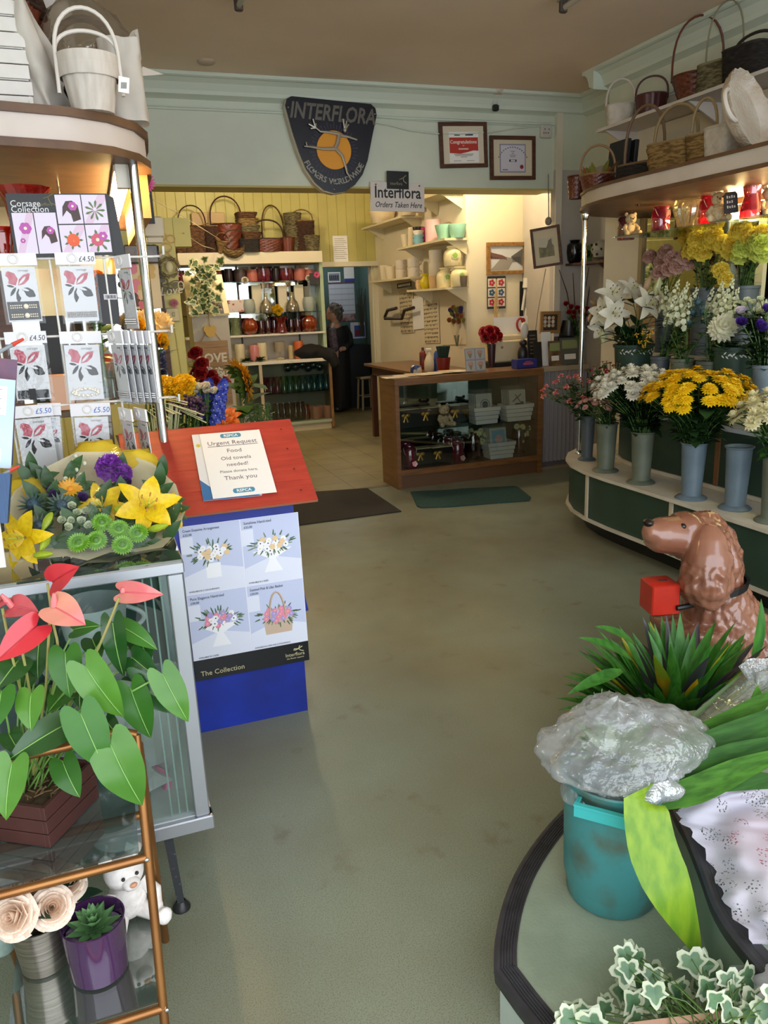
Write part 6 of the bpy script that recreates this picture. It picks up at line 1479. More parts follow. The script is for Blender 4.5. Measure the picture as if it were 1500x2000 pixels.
for ci,(qx,qy) in enumerate(((-1,1),(1,1),(-1,-1),(1,-1))):
    cx=qx*w/4;cy=-h/2+h*.135+(h*.865)*(.75 if qy>0 else .25);rect(b,m,cx-cw/2,cy-chh/2,cx+cw/2,cy+chh/2,.001,.0014,0)
    b.prism([(cx-cw/2,cy-chh/2),(cx+cw/2,cy-chh/2),(cx+cw/2,cy-chh*.2),(cx,cy-chh*.1),(cx-cw/2,cy-chh*.24)],.0014,.0017,1,m=m);rect(b,m,cx-cw*.5,cy+chh*.1,cx-cw*.3,cy+chh*.34,.0014,.0016,1)
    fx,fy=cx,cy+(.02 if ci != 3 else 0)
    if ci==0:rect(b,m,cx-.028,cy-.075,cx+.025,cy-.02,.0017,.002,2)
    elif ci==3:b.prism([(cx-.05,cy-.075),(cx+.05,cy-.075),(cx+.058,cy-.02),(cx-.055,cy-.02)],.0017,.002,7,m=m);b.tube([m @ V((cx-.03+.03*(1-math.cos(a)),cy-.01+.1*math.sin(a),.002)) for a in [PI*i/12 for i in range(13)]],.004,5,7)
    else:
        b.prism([(cx-.035,cy-.085),(cx+.035,cy-.085),(cx+.01,cy-.035),(cx+.075,cy+.0),(cx-.075,cy+.0),(cx-.012,cy-.035)],.0017,.002,2,m=m)
    for i in range(46):
        a=g_.uniform(0,6.3);q=math.sqrt(g_.random());x,y=fx+.075*q*math.cos(a),fy+.036*q*math.sin(a)
        mm=m @ T((x,y,0)) @ rotz(a);b.prism([(0,-.003),(.016,-.002),(.022,0),(.016,.002),(0,.003)],.002,.0022,3 if i % 3 else 9,m=mm)
    for i in range(17):
        a=i*2.4;q=math.sqrt((i+.5)/17);x,y=fx+.06*q*math.cos(a),fy+.026*q*math.sin(a);pal=((2,4,2),(2,2,4),(5,2,6),(5,6,5))[ci]
        for kk in range(6):disc(b,m,x+.006*math.cos(kk*1.05),y+.006*math.sin(kk*1.05),.0055,.0022,.0026,pal[i % 3],7)
        disc(b,m,x,y,.0028,.0022,.003,8 if pal[i % 3]==2 and i % 2 else 4,7)
b.out('printed_bouquets',QM,t,world=True,smooth=False)
b=B();L_=lambda s,x,y,sz,sx=.9:b.text(s,sz,m @ T((x,y,.003)),.0003,align='LEFT',sx=sx)
top=h/2;mid=-h/2+h*.135+h*.865/2
L_('Cream Exquisite Arrangement',-w/2+.012,top-.022,.0135,.78);L_('£32.00',-w/2+.012,top-.037,.0125);L_('Sunshine Hand-tied',.012,top-.022,.0145);L_('£32.00',.012,top-.037,.0125)
L_('Pure Elegance Hand-tied',-w/2+.012,mid-.022,.0145,.85);L_('£30.00',-w/2+.012,mid-.037,.0125);L_('Scented Pink & Lilac Basket',.012,mid-.022,.0145,.78);L_('£30.00',.012,mid-.037,.0125)
L_('AVAILABLE IN 2 COLOURWAYS',-w/2+.012,mid+.008,.0085);L_('AVAILABLE IN 3 SIZES',.012,mid+.008,.0085);L_('AVAILABLE IN 3 SIZES',-w/2+.02,-h/2+h*.135+.006,.0085);L_('AVAILABLE IN 2 SIZES AND 2 COLOURWAYS',.012,-h/2+h*.135+.006,.0085,.8)
b.out('caption_lettering',mat('#4a4d5e',.5),t,world=True,smooth=False)
b=B();b.text('The Collection',.027,m @ T((-w/2+.02,-h/2+.016,.0018)),.0004,align='LEFT');b.out('title_lettering',mat('#c9bf96',.5),t,world=True,smooth=False)
b=B();b.text('Interflora',.02,m @ T((w/2-.055,-h/2+.028,.0018)),.0004);b.text('the flower experts',.009,m @ T((w/2-.055,-h/2+.017,.0018)),.0003,shear=.3)
o_=V((w/2-.04,-h/2+.055,.002))
for pts_ in (((-.018,.002),(0,.0),(.016,.008)),((0,0),(.008,-.008),(.02,-.012)),((0,0),(-.012,-.004),(-.02,-.002)),((0,0),(.006,.012))):b.tube([m @ (o_+V((x,y,0))) for x,y in pts_],.0018,5)
b.out('emblem',mat('#c9bf96',.5),t,world=True,smooth=False)
u_=(rd-e0).normalized();nn=V((0,-u_.z,u_.y))
def roofp(x,y,lift=.02):
    v=_rr*((x-750)/F)+_dd*((y-1000)/F)+_fw;o=e0+nn*lift;tt=(o-CAM).dot(nn)/v.dot(nn);return CAM+v*tt
for (lab,pts,m_,lift) in (('RSPCA Urgent Request notice asking for food and old towels on the red roof',((394,848),(507,839),(540,961),(411,975)),PAPER,.026),('blue and white RSPCA envelope under the request notice',((372,850),(480,842),(513,968),(400,978)),mat('#dfe0e2',.5),.022)):
    q=[roofp(x,y,lift) for x,y in pts];c=sum(q,V())/4;r=(q[1]-q[0]+q[2]-q[3])/2;u=(q[0]-q[3]+q[1]-q[2])/2;w,h=r.length,u.length;m=frame(c,r,u)
    t=thing('paper_notice' if lift>.025 else 'envelope',lab,'notice' if lift>.025 else 'envelope',c)
    b=B();rect(b,m,-w/2,-h/2,w/2,h/2,-.001,.0005);b.out('sheet',m_,t,world=True,smooth=False)
    if lift>.025:
        b=B()
        for s,y,sz in (('Urgent Request',.3,.028),('Food',.17,.026),('Old towels',.055,.024),('needed!',-.045,.024),('Please donate here.',-.14,.017),('Thank you',-.25,.027)):b.text(s,sz*w/.22,m @ T((0,y*h,.0006)),.0003)
        rect(b,m,-w*.41,h*.275,w*.41,h*.282,.0005,.001);b.out('lettering',mat('#6a5c62',.5),t,world=True,smooth=False)
        for y in (.44,-.42):
            b=B();s=w/.22;b.prism([(-.03*s+.008*s*math.cos(a) if math.cos(a)<0 else .03*s+.008*s*math.cos(a),y*h+.011*s*math.sin(a)) for a in [2*PI*(i+.5)/16 for i in range(16)]],.0005,.001,0,m=m);b.text('RSPCA',.0175*s,m @ T((0,y*h-.006*s,.0011)),.0003,mi=1,bold=.0004)
            b.out('logo',[mat('#4a8fae',.5),PAPER],t,world=True,smooth=False)
    else:
        b=B();b.prism([(-w/2,-h/2),(w/2,-h/2),(w*.3,-h*.43),(-w*.25,-h*.38),(-w/2,-h*.2)],.0005,.001,0,m=m);disc(b,m,-w*.42,h*.32,.008,.0005,.001,1);b.out('print',[mat('#2f6ea6',.5),mat('#c8b92c',.5)],t,world=True,smooth=False)
q=[P(225,850,Z=1.0),P(352,846,Z=1.0),P(338,905,Z=1.0),P(262,912,Z=1.0)]
t=thing('display_tray','dark grey plastic tray with a white front strip left of the red roof','tray',sum(q,V())/4-V((0,0,.1)))
b=B();o=[p+V((0,0,0)) for p in q];lo_=[p.lerp(sum(q,V())/4,.12)-V((0,0,.07)) for p in q]
b._grid([o,lo_],True);b.f(lo_[::-1]);b.out('body',mat('#4a4a55',.35),t,world=True,smooth=False)
b=B();p0,p1=P(372,852,Z=1.03),P(332,915,Z=.985);b.tube([p0,p1],.012,4);b.out('label_strip',mat('#d9d4d0',.4),t,world=True,smooth=False)
b=B();cz=sum(q,V())/4;b.bx(cz.x-.04,cz.x+.04,cz.y-.03,cz.y+.03,.0,.93);b.out('pedestal',mat('#3c3c45',.5),t,world=True,smooth=False)
b=B();b.bx(-.9,.02,3.05,3.45,1.2,1.22,bev=.002);b.bx(-.9,-.86,3.05,3.45,0,1.2);b.bx(-.02,.02,3.05,3.45,0,1.2);solo('shelf_unit','low dark shelf half hidden behind the corsage packets','shelf',b,mat('#5a4a34',.6),(-.4,3.25,0),smooth=False)
sr=lambda x,Y=3.25:V((P(x,650,Y=Y).x,Y,1.2205))
b=B();b.bx(-.03,.03,-.015,.015,0,.5);o=b.out('wooden_post',DWOOD);o.location=sr(8,3.15);tag(o,'dark brown wooden post seen left of the packets','post')
b=B();b.bx(-.045,.045,-.01,.01,0,.34,bev=.002);o=b.out('black_board',BLACK);o.location=sr(105,3.3);tag(o,'tall black board glimpsed between the packet columns','board')
b=B();b.bx(-.04,.04,-.04,.04,0,.13,bev=.004);o=b.out('candle_box',mat('#d9a98c',.6));o.location=sr(103,3.12);tag(o,'peach candle box glimpsed between the packets','box')
solo_vessel('vase','clear glass vase of orange flowers glimpsed behind the packets','vase',sr(190,3.2),[(.04,0),(.045,.01),(.04,.1),(.05,.16)],CLEAR)
# ================================================================ LEFT CANOPY AND WHAT IS ON IT
def outl(off=0):
    o=[(XL,2.70),(-.55,2.70),(-.2,2.715),(0,2.76),(.12,2.83),(.205,2.94),(.25,3.08),(.265,3.3),(.265,5.3),(XL,5.3)]
    cx,cy=-.9,3.8
    return [(x+(off if x>0 else off*.6 if x>-.5 else 0),y-(off if y<3.1 else 0)) for x,y in o]
t=thing('display_canopy','white and brown edged curved canopy at the upper left on a chrome pole','canopy',(-.4,3.3,2.05))
b=B();b.prism(outl(.012),2.05,2.075);b.prism(outl(.012),2.145,2.17);b.out('edge_trim',TRIMB,t,world=True)
b=B();b.prism(outl(0),2.075,2.145);b.out('fascia',mat('#d3c8c2',.5,h2='#cabdb4',nscale=5),t,world=True)
b=B();b.tube([(.192,2.97,0.01),(.192,2.97,2.05)],.017,14);b.out('pole',CHROME,t,world=True)
b=B();b.tube([(.16,3.02,2.005),(.16,5.2,2.005)],.021,14);b.out('tube',emis('#ffd48a',62),t,world=True)
b=B();b.bx(.13,.19,3.0,5.25,2.03,2.05);b.bx(.135,.185,2.985,3.02,1.975,2.05);b.out('tube_holder',mat('#d8d0c0',.5),t,world=True)
b=B();b.bx(.225,.255,3.2,4.5,1.9,2.05);b.out('side_batten',mat('#b98a52',.5),t,world=True)
b=B();b.bx(XL+.02,.1,4.15,4.17,1.55,2.05);b.out('back_panel',mat('#b9a67c',.22,.9,h2='#a8946a',nscale=3),t,world=True)
b=B();b.bx(XL+.05,-.02,2.8,3.35,1.735,1.742);solo('glass_shelf','clear shelf under the left canopy holding a red vase','shelf',b,glass('#dfeae6',.15),(-.8,3.0,1.735),smooth=False)
for x in (-.55,-.06):
    b=B();b.tube([(x,3.34,1.742),(x,3.34,2.05)],.004,6);solo('shelf_hanger','thin rod holding the clear shelf under the left canopy','rod',b,CHROME,(x,3.34,1.742),'rods holding the left clear shelf')
p=P(44,378,Y=2.95);RV=1.7425
hourglass('tall swirled red glass vase under the left canopy',(p.x,2.95,RV),.075,.225,glass('#d4121a',.12,.04,body=.3),tw=38,waist=.7,rim=1.15)
p=P(95,372,Y=2.97);b=B();b.bx(-.03,.03,-.03,.03,0,.05,bev=.004);b.box((.0,0,.068),(.11,.035,.025),rz=.2,ry=-.12,bev=.004);o=b.out('red_ornament',mat('#c9341f',.3,coat=.4));o.location=(p.x,2.97,RV);tag(o,'small red lacquer ornament right of the red vase','ornament')
p=P(4,392,Y=2.98);jar('orange red glass jar at the left edge under the canopy',(p.x-.02,3.02,RV),.05,.11,glass('#e0441c',.12,.05,body=.35),None)
TOP=2.1705
def lc(x,Y):p=P(x,200,Y=Y);return V((p.x,Y,TOP))
TISS=leafmat('#ddd6cc','#cfc7bc',rough=.8,tr=.3,nscale=6)
WPL=mat('#d9d5d0',.5,h2='#cfcac4',nscale=10)
for i in range(4):
    c=lc(15,2.86);t=thing('wooden_crate',('lowest white slatted crate of the stack at the upper left','second white slatted crate up in the stack at the upper left','third white slatted crate up in the stack at the upper left','topmost white slatted crate of the stack at the upper left')[i],'crate',(c.x-.015,2.93,TOP+.0005+i*.0865),.05,'white slatted crates on the left canopy')
    for k in range(2):
        b=B();w,d,z=.17+.006*k,.2,.022+.041*k
        for sx,sy,wx,wy in ((0,-d/2,w,.008),(0,d/2,w,.008),(-w/2+.004,0,.008,d),(w/2-.004,0,.008,d)):b.box((sx,sy,z),(wx,wy,.038),bev=.001)
        b.out('slat',WPL,t,smooth=False)
    b=B();b.box((0,0,.004),(.16,.19,.008));b.out('bottom',WPL,t,smooth=False)
c=lc(75,2.92);b=B()
def tis(u,v):return V((c.x-.03+.12*u+.02*math.sin(v*9+u*5)*.5,2.82+.03*math.sin(u*7+v*4)+.1*u+.02*NZ.noise(V((u*5,v*6,1))),TOP+.002+v*(.38-.26*u**1.4)))
b.grid(tis,16,22);solo('tissue_sheet','crumpled pale tissue paper hanging beside the white crate stack','tissue paper',b,TISS,(c.x,2.85,TOP),ang=180)
c=lc(10,3.08)
basket('reddish brown wicker basket with a thick handle at the very top left',(c.x-.02,3.12,TOP+.0),.12,.17,.36,mat('#7a3a20',.5,h2='#5c2814',nscale=14,bump=.3,bscale=60),.12,.02,'baskets on the left canopy',hm=WICKD)
c=lc(182,3.08);t=thing('basket','large dark woven basket wrapped in clear film behind the white chip basket','basket',(c.x,3.1,TOP),0,'baskets on the left canopy')
b=B();b.lathe([(.1,0),(.12,.06),(.13,.14),(.125,.15),(.09,.02)],n=40,mod=lambda a,z,i:1+.04*math.sin(14*a+i),capt=True);b.out('body',WICKD,t)
b=B();b.tube([V((.125*math.cos(PI*i/14)*(1+.1*math.sin(PI*i/14)),.03,.14+.22*math.sin(PI*i/14))) for i in range(15)],.013,8);b.out('handle',WICK,t)
b=B()
for i in range(30):a=rnd.uniform(0,6.3);q=rnd.uniform(.02,.1);b.leaf((q*math.cos(a),q*math.sin(a),.15),(math.cos(a),math.sin(a),rnd.uniform(.5,2)),(0,0,1),.1,.022,lance,.5,.2,4,1)
b.out('dried_foliage',mat('#5f3f24',.8,h2='#47301c',nscale=30),t)
b=B();b.ball((0,0,.2),.17,(1,.8,1.2),22,14,mod=lambda p:1+.12*NZ.noise(p*3));b.out('clear_film',glass('#e8e2d8',.16,.08,body=.06,bump=.6,bscale=20),t,ang=180)
c=lc(181,2.83)
t=thing('basket','white chip wood bushel basket with two white hoop handles on the left canopy','basket',(c.x,2.83,TOP),0,'baskets on the left canopy')
WCH=mat('#cfc6bd',.7,h2='#bfb5ab',nscale=9,stretch=(6,6,1))
for (z0,rb,rt,h) in ((0,.062,.085,.13),(.035,.066,.086,.125)):
    b=B();b.lathe([(rb,z0),(rb+(rt-rb)*.5,z0+h*.5),(rt,z0+h),(rt-.006,z0+h),(rb-.006,z0+.01)],n=56,mod=lambda a,z,i:1+.018*(1 if math.sin(14*a)>-.8 else -1),capt=True);b.out('staves',WCH,t)
    b=B();b.lathe([(rt+.003,z0+h-.035),(rt+.0055,z0+h-.03),(rt+.007,z0+h),(rt+.001,z0+h)],n=40,capb=False);b.out('band',WCH,t)
for hz,hh,yo in ((.08,.155,-.0),(.1,.075,.01)):
    b=B();pts=[V((.092*math.cos(PI*i/16)*(1+.06*math.sin(PI*i/16)),yo-.02,hz+.055+hh*math.sin(PI*i/16)**.8)) for i in range(17)];pts=[V((.094,yo-.02,.05))]+pts+[V((-.094,yo-.02,.05))];b.tube(pts,.006,8);b.out('hoop_handle',mat('#d8d0c8',.6),t)
b=B();b.box((.097,-.05,.075),(.032,.002,.045),ry=.15,mi=0);
for i in range(7):b.box((.089+i*.0025,-.0515,.073),(.0012,.001,.018),ry=.15,mi=1)
b.out('price_tag',[PAPER,BLACK],t,smooth=False)
c=lc(250,2.95);b=B()
def bagp(u,v):
    a=2*PI*v;q=1/((abs(math.cos(a))**4+abs(math.sin(a))**4)**.25);h=.245*u
    w_=1+.1*NZ.noise(V((math.cos(a)*2,math.sin(a)*2,u*4)))+.12*(u>.8)*math.sin(6*a)
    return V((c.x+.062*q*math.cos(a)*w_-.01*u,2.96+.06*q*math.sin(a)*w_,TOP+.001+h+(.05*max(0,math.cos(a-.4))**3 if u>.9 else 0)))
b.grid(bagp,18,40,closed=True);b.f([V((c.x+.04,2.93,TOP+.14)),V((c.x+.125,2.95,TOP+.155)),V((c.x+.06,2.95,TOP+.175))]);solo('paper_bag','crumpled pale grey tissue bag at the right end of the left canopy','bag',b,TISS,(c.x,2.96,TOP),ang=180)
p=P(95,20,Y=3.3);b=B();b.lathe([(.05,0),(.075,.01),(.08,.46),(.07,.5),(.0,.51)],(p.x,3.42,TOP),24);solo('fabric_roll','grey white roll standing behind the top left baskets','roll',b,mat('#bdb6b2',.7),(p.x,3.42,TOP))
p=P(282,375,Y=4.3);b=B();b.bx(-.035,.035,-.006,.006,-.12,.1,0);b.out;
o=b.out('gerbera_sign',[BLACK]);o.location=(p.x,4.3,p.z-.03);tag(o,'black strip with a pink gerbera hanging at the canopy corner','sign')
add_head(o,'gerb',(leafmat('#e0559a','#c93f86',tr=.1),mat('#4a1730',.5)),T((0,-.015,.07)) @ aim((0,-1,0)) @ Matrix.Diagonal((.06,)*3+(1,)),'gerbera')
# ================================================================ PARTITION AND ITS HANGINGS
PY=6.2
def pp(x,y,d=.012):return P(x,y,Y=PY-d)
tl,br=pp(200,480),pp(345,745)
t=thing('framed_mirror','dark wood framed mirror panel on the yellow partition','mirror',((tl.x+br.x)/2,PY-.01,(tl.z+br.z)/2));x1_,z1_,z0_=pp(312,480).x,pp(312,480).z,.95
xr=pp(322,600).x
b=B();b.bx(xr-.03,xr,PY-.03,PY-.002,z0_,z1_);b.bx(-1.1,xr,PY-.03,PY-.002,z1_-.03,z1_);b.bx(-1.1,xr,PY-.03,PY-.002,z0_-.03,z0_);b.out('frame',DWOOD,t,world=True,smooth=False)
b=B();b.bx(-1.1,xr-.03,PY-.015,PY-.005,z0_,z1_-.03);b.out('glass',MIRROR,t,world=True,smooth=False)
def canv(x0,y0,x1,y1,d,name,lab,cat,m):
    a,c_=P(x0,y0,Y=d),P(x1,y1,Y=d);b=B();b.bx(a.x,c_.x,d,d+.02,c_.z,a.z,bev=.002);return solo(name,lab,cat,b,m,((a.x+c_.x)/2,d,c_.z),smooth=False),a,c_
o,a,c_=canv(240,515,318,602,5.9,'canvas_picture','cream canvas with pink flowers behind the chrome pole','picture',mat('#d9cdb0',.6));b=B();g_=random.Random(2);m=frame(((a.x+c_.x)/2,5.898,(a.z+c_.z)/2),(1,0,0),(0,0,1))
for i in range(16):disc(b,m,g_.uniform(-.13,.07),g_.uniform(-.05,.13),g_.uniform(.02,.035),0,.002,i % 2)
for i in range(9):disc(b,m,g_.uniform(-.1,.0),g_.uniform(-.17,-.06),g_.uniform(.015,.03),0,.003,2 if i % 2 else 3)
o2=b.out('painted_flowers',[mat('#d98aa4',.6),mat('#c8b070',.6),mat('#5b4a44',.6),mat('#cf6f86',.6)],None);o2.data.transform(T(-o.location));o2.parent=o
b=B();a,c_=P(240,478,Y=5.85),P(312,514,Y=5.85);b.bx(a.x,c_.x,5.85,5.9,c_.z,a.z,bev=.01);solo('film_bag','dark film bag hanging above the canvas with pink flowers','bag',b,mat('#39383c',.25,h2='#5a585c',nscale=14),((a.x+c_.x)/2,5.87,c_.z))
p=P(288,443,Y=4.4);b=B();b.box((0,0,0),(.1,.05,.1),bev=.006);b.box((.0,-.005,-.065),(.08,.04,.03),bev=.004);o=b.out('meter_box',mat('#cfc6ae',.5));o.location=(p.x+.03,4.42,p.z);tag(o,'small beige electric box at the corner of the left canopy','electric box')
p=pp(337,615,0);t=thing('wall_socket','beige switch box on the yellow partition with a cable below','switch',(p.x,PY,p.z));b=B();b.box((0,-.018,0),(.095,.036,.1),bev=.006);b.out('box',mat('#cfc49a',.5),t);b=B();b.box((.005,-.04,.005),(.02,.012,.03),bev=.003);b.out('switch',mat('#b8ad84',.5),t)
b=B();b.tube([V((0,-.004,-.05)),V((.015,-.004,-.4)),V((.03,-.004,-.66))],.004,6);b.out('cable',mat('#b8ad66',.5),t)
p=pp(330,522,.05);t=thing('twig_wreath','round twig wreath with a cream egg on the yellow partition','ornament',p);b=B();g_=random.Random(6)
for i in range(70):a=g_.uniform(0,6.3);r0=g_.uniform(.05,.085);b.tube([V((r0*math.cos(a),g_.uniform(-.02,.02),r0*math.sin(a))),V((g_.uniform(.06,.09)*math.cos(a+.7),g_.uniform(-.02,.02),g_.uniform(.05,.085)*math.sin(a+.7)))],.0028,4)
b.out('twigs',mat('#7d6f52',.7),t);b=B();b.ball((.0,-.03,0),.032,(.8,.4,1.2),12,8);b.out('egg',mat('#e0d6ae',.5),t)
p=pp(325,478,.04);t=thing('ribbon_ornament','peach wire ribbon ornament hanging above the twig wreath','ornament',p);b=B()
for i,(x,z,r_) in enumerate(((-.03,.06,.035),(.035,.04,.03),(0,-.02,.035),(-.02,-.09,.045),(.02,.1,.0))):
    if r_:b.tube([V((x+r_*math.cos(a),.006*math.sin(3*a),z+r_*.9*math.sin(a))) for a in [2*PI*k/18 for k in range(18)]],.003,6,closed=True)
b.tube([V((0,0,.09)),V((0,0,.3))],.0015,4);b.out('ribbon',mat('#d9a57a',.5),t)
p=pp(328,556,.04);t=thing('butterfly_ornament','grey wire butterfly hanging below the twig wreath','ornament',p);b=B()
for s,x,z,r_ in ((1,.05,.0,.045),(-1,-.05,.03,.05),(1,.03,-.04,.028),(-1,-.03,-.03,.028)):b.tube([V((x+r_*math.cos(a),0,z+r_*.6*math.sin(a)+s*.2*r_*math.cos(a))) for a in [2*PI*k/18 for k in range(18)]],.0035,6,closed=True);b.ball((x,0,z),r_*.7,(1,.08,.5),10,6)
b.tube([V((0,0,-.05)),V((0,-.005,.04))],.006,6);b.out('wire',mat('#6f6a58',.6),t)
p=pp(335,575,.04);b=B();b.text('Love',.085,frame((0,0,0),(1,0,.1),(0,0,1)),.004,shear=.3);b.tube([V((.075+.02*math.cos(a),0,.06+.03*math.sin(a))) for a in [2*PI*k/14 for k in range(14)]],.005,6,closed=True);o=b.out('word_ornament',mat('#d9d2b4',.5));o.location=p;tag(o,'small cream wire Love ornament on the yellow partition','ornament')
p=pp(340,592,.04);o=bpy.data.objects.new('rose_ornament',head_mesh('carn',(leafmat('#e0a0ac','#cf8494',tr=.1),)));COL.objects.link(o);o.matrix_basis=T(p) @ aim((0,-1,.2)) @ Matrix.Diagonal((.032,)*3+(1,));tag(o,'pink rose ornament above the beige switch box','ornament')
pts=[P(288,385,Y=4.55),P(320,415,Y=5.9),P(345,445,Y=7.0),P(410,487,Y=9.6)];b=B();b.tube([P(284,382,Y=6.1),P(345,415,Y=7.4),P(430,468,Y=9.6)],.003,5);b.tube([P(358,455,Y=6.15),P(395,480,Y=8),P(420,487,Y=9.66)],.003,5);solo('hanging_cable','thin pale cable drooping from the partition to the basket shelf','cable',b,mat('#c9bf9a',.5),P(345,415,Y=7.4))
# ================================================================ FLOWERS IN THE MIDDLE LEFT
def pot(label,c,r,h,m,group='dark flower buckets behind the red roof'):return bucket(label,c,h,r,m,group,rb=r*.8,flare=False)
BKT=mat('#2c3a34',.5)
def floorbunch(lab,x,y,Y,h,potr,items,sd,fol=(LEAF,STEMM),**k):
    c=P(x,y,Y=Y);pot('dark bucket holding '+lab[1],(c.x,Y,0),potr,h,BKT)
    pxbunch(lab[0],'flowers',(c.x,Y,h),items,None,fol=fol,sd=sd,Yp=Y,**k)
_px=pxbunch
def pxbunch(label,cat,mouth,items,X,Yp=None,**k):
    if Yp is None:return _px(label,cat,mouth,items,X,**k)
    global P
    P0=P
    def P_(x,y,X=None,Y=None,Z=None):return P0(x,y,Y=Yp+X) if X is not None else P0(x,y,Y=Y,Z=Z)
    P=P_
    try:return _px(label,cat,mouth,items,0,**k)
    finally:P=P0
g_=random.Random(41)
YR=(leafmat('#f3d02e','#e3b818',tr=.3),)
floorbunch(('bunch of yellow carnations left of the blue delphiniums','the yellow carnations'),335,800,4.3,.62,.1,[('carn',YR,318+g_.uniform(0,48),748+g_.uniform(0,28),.055,g_.uniform(-.06,.06),None) for _ in range(17)],51,nleaf=3)
DB=(leafmat('#3346b8','#4a5fd0',tr=.2),mat('#d8d6e0',.5));DP=(leafmat('#4a3350','#3a2a44',tr=.1),mat('#5b4560',.6));WS=(leafmat('#eeeadc','#dcd6be',tr=.2),mat('#d9c04a',.5))
it=[('delph',DB,355+g_.uniform(0,78),762+g_.uniform(0,45),.07,g_.uniform(-.06,.06),(g_.uniform(-.3,.4),-.3,1)) for _ in range(11)]+[('delph',DB,425,795,.08,-.1,(.2,-.3,1)),('delph',DB,432,775,.08,-.1,(.2,-.3,1))]
floorbunch(('bunch of blue delphiniums and white freesias behind the red roof','the blue delphiniums'),395,850,4.4,.5,.12,it+[('cup',WS,380+g_.uniform(-5,40),755+g_.uniform(0,20),.035,-.1,None) for _ in range(7)],52,nleaf=5)
floorbunch(('bunch of dark purple statice in front of the delphiniums','the dark purple statice'),350,860,4.0,.55,.1,[('berry',DP,335+g_.uniform(0,60),785+g_.uniform(0,22),.04,g_.uniform(-.06,.06),None) for _ in range(22)],53,nleaf=6,L=.05,W=.012)
b=B()
for i in range(16):
    a,c_=P(300+i*2,850,Y=3.9),P(285+i*6+g_.uniform(-8,8),775+abs(i-8)*4+g_.uniform(-8,8),Y=3.85);b.tube([V((a.x,3.9,.8)),a.lerp(c_,.6)+V((0,0,.06)),c_+V((.08,0,-.05))],.0035,5)
solo('grass_bunch','spray of pale variegated grass beside the chrome pole','grass',b,mat('#9aa870',.6,h2='#c9cfae',nscale=9),(P(315,850,Y=3.9).x,3.9,.8));pot('dark bucket holding the pale grass',(P(315,850,Y=3.9).x,3.9,0),.08,.86,BKT)
OL=(leafmat('#e8782a','#d9621c',tr=.25),mat('#8a4a1c',.5),mat('#b9a04a',.5))
floorbunch(('orange lilies low down beside the delphiniums','the orange lilies'),450,870,4.6,.45,.1,[('lily',OL,x,y,.075,d,None) for x,y,d in ((430,825,0),(442,832,-.05),(452,818,0),(438,815,.05),(448,838,-.05))]+[('lily',OL,368,775,.06,0,None)],54,nleaf=5)
SF=(leafmat('#f2b21a','#e09a10',tr=.25),mat('#2e1d10',.8),leafmat('#4a6a2c','#3a5824'))
floorbunch(('two big sunflowers nodding right, behind the red roof','the sunflowers'),478,870,5.0,.55,.11,[('sun',SF,468,728,.115,0,(.75,.2,.5)),('sun',SF,481,750,.13,-.05,(.9,-.25,.1))],55,nleaf=7,L=.25,W=.075,fol=(leafmat('#4d7334','#3c5f2a',rough=.65,tr=.15,spec=.2),STEMM),prof=heart)
floorbunch(('cloud of fine green foliage right of the sunflowers','the fine green foliage'),505,880,5.4,.35,.11,[('berry',(mat('#4f6b3a',.6),mat('#3f5a2e',.6)),475+g_.uniform(0,55),782+g_.uniform(0,40),.02,g_.uniform(-.1,.1),None) for _ in range(26)],56,nleaf=12,L=.07,W=.007,fol=(leafmat('#3f6636','#31552c',tr=.15),STEMM))
RR=(leafmat('#9c1420','#7d0e18',tr=.15),)
floorbunch(('tall dark red roses with white sprays beside the LOVE plaque','the dark red roses'),400,870,6.6,.75,.11,[('rose',RR,x,y,.052,d,None) for x,y,d in ((380,687,0),(392,708,-.03),(391,727,-.05),(410,732,-.05),(405,748,-.1),(418,745,-.1),(436,745,0),(395,750,0),(382,727,.03))]+[('berry',(mat('#e0dccc',.5),mat('#cfcbb6',.5)),376+g_.uniform(0,55),708+g_.uniform(0,30),.035,0,None) for _ in range(9)],57,nleaf=4)
pxbunch('orange flowers glimpsed between the packets and the black card','flowers',sr(190,3.2)+V((0,0,.15)),[('carn',(leafmat('#e8922a','#d97a1c',tr=.2),),x,y,.035,0,None) for x,y in ((190,545),(193,565),(188,585),(195,600),(184,560))],0,Yp=3.2,sd=61)
CRB=(leafmat('#f0deb0','#e6cd92',tr=.2),);IR=(leafmat('#e9b51c','#d9a010',tr=.2),);IP=(leafmat('#3a2668','#2c1c54',tr=.1),)
floorbunch(('big cream chrysanthemums with yellow and purple irises behind the pole','the cream chrysanthemums'),285,790,5.0,.75,.1,[('ball',CRB,310,638,.1,0,(.3,-.6,.6)),('ball',CRB,285,632,.09,.05,(0,-.6,.7)),('cup',IR,268,640,.07,-.05,(0,-.8,.4)),('cup',IR,308,668,.07,-.1,(.6,-.6,.1)),('cup',IP,283,658,.06,-.05,None),('cup',IP,315,676,.06,-.1,None)],58,nleaf=8,L=.14,W=.025,fol=(MD,STEMM))
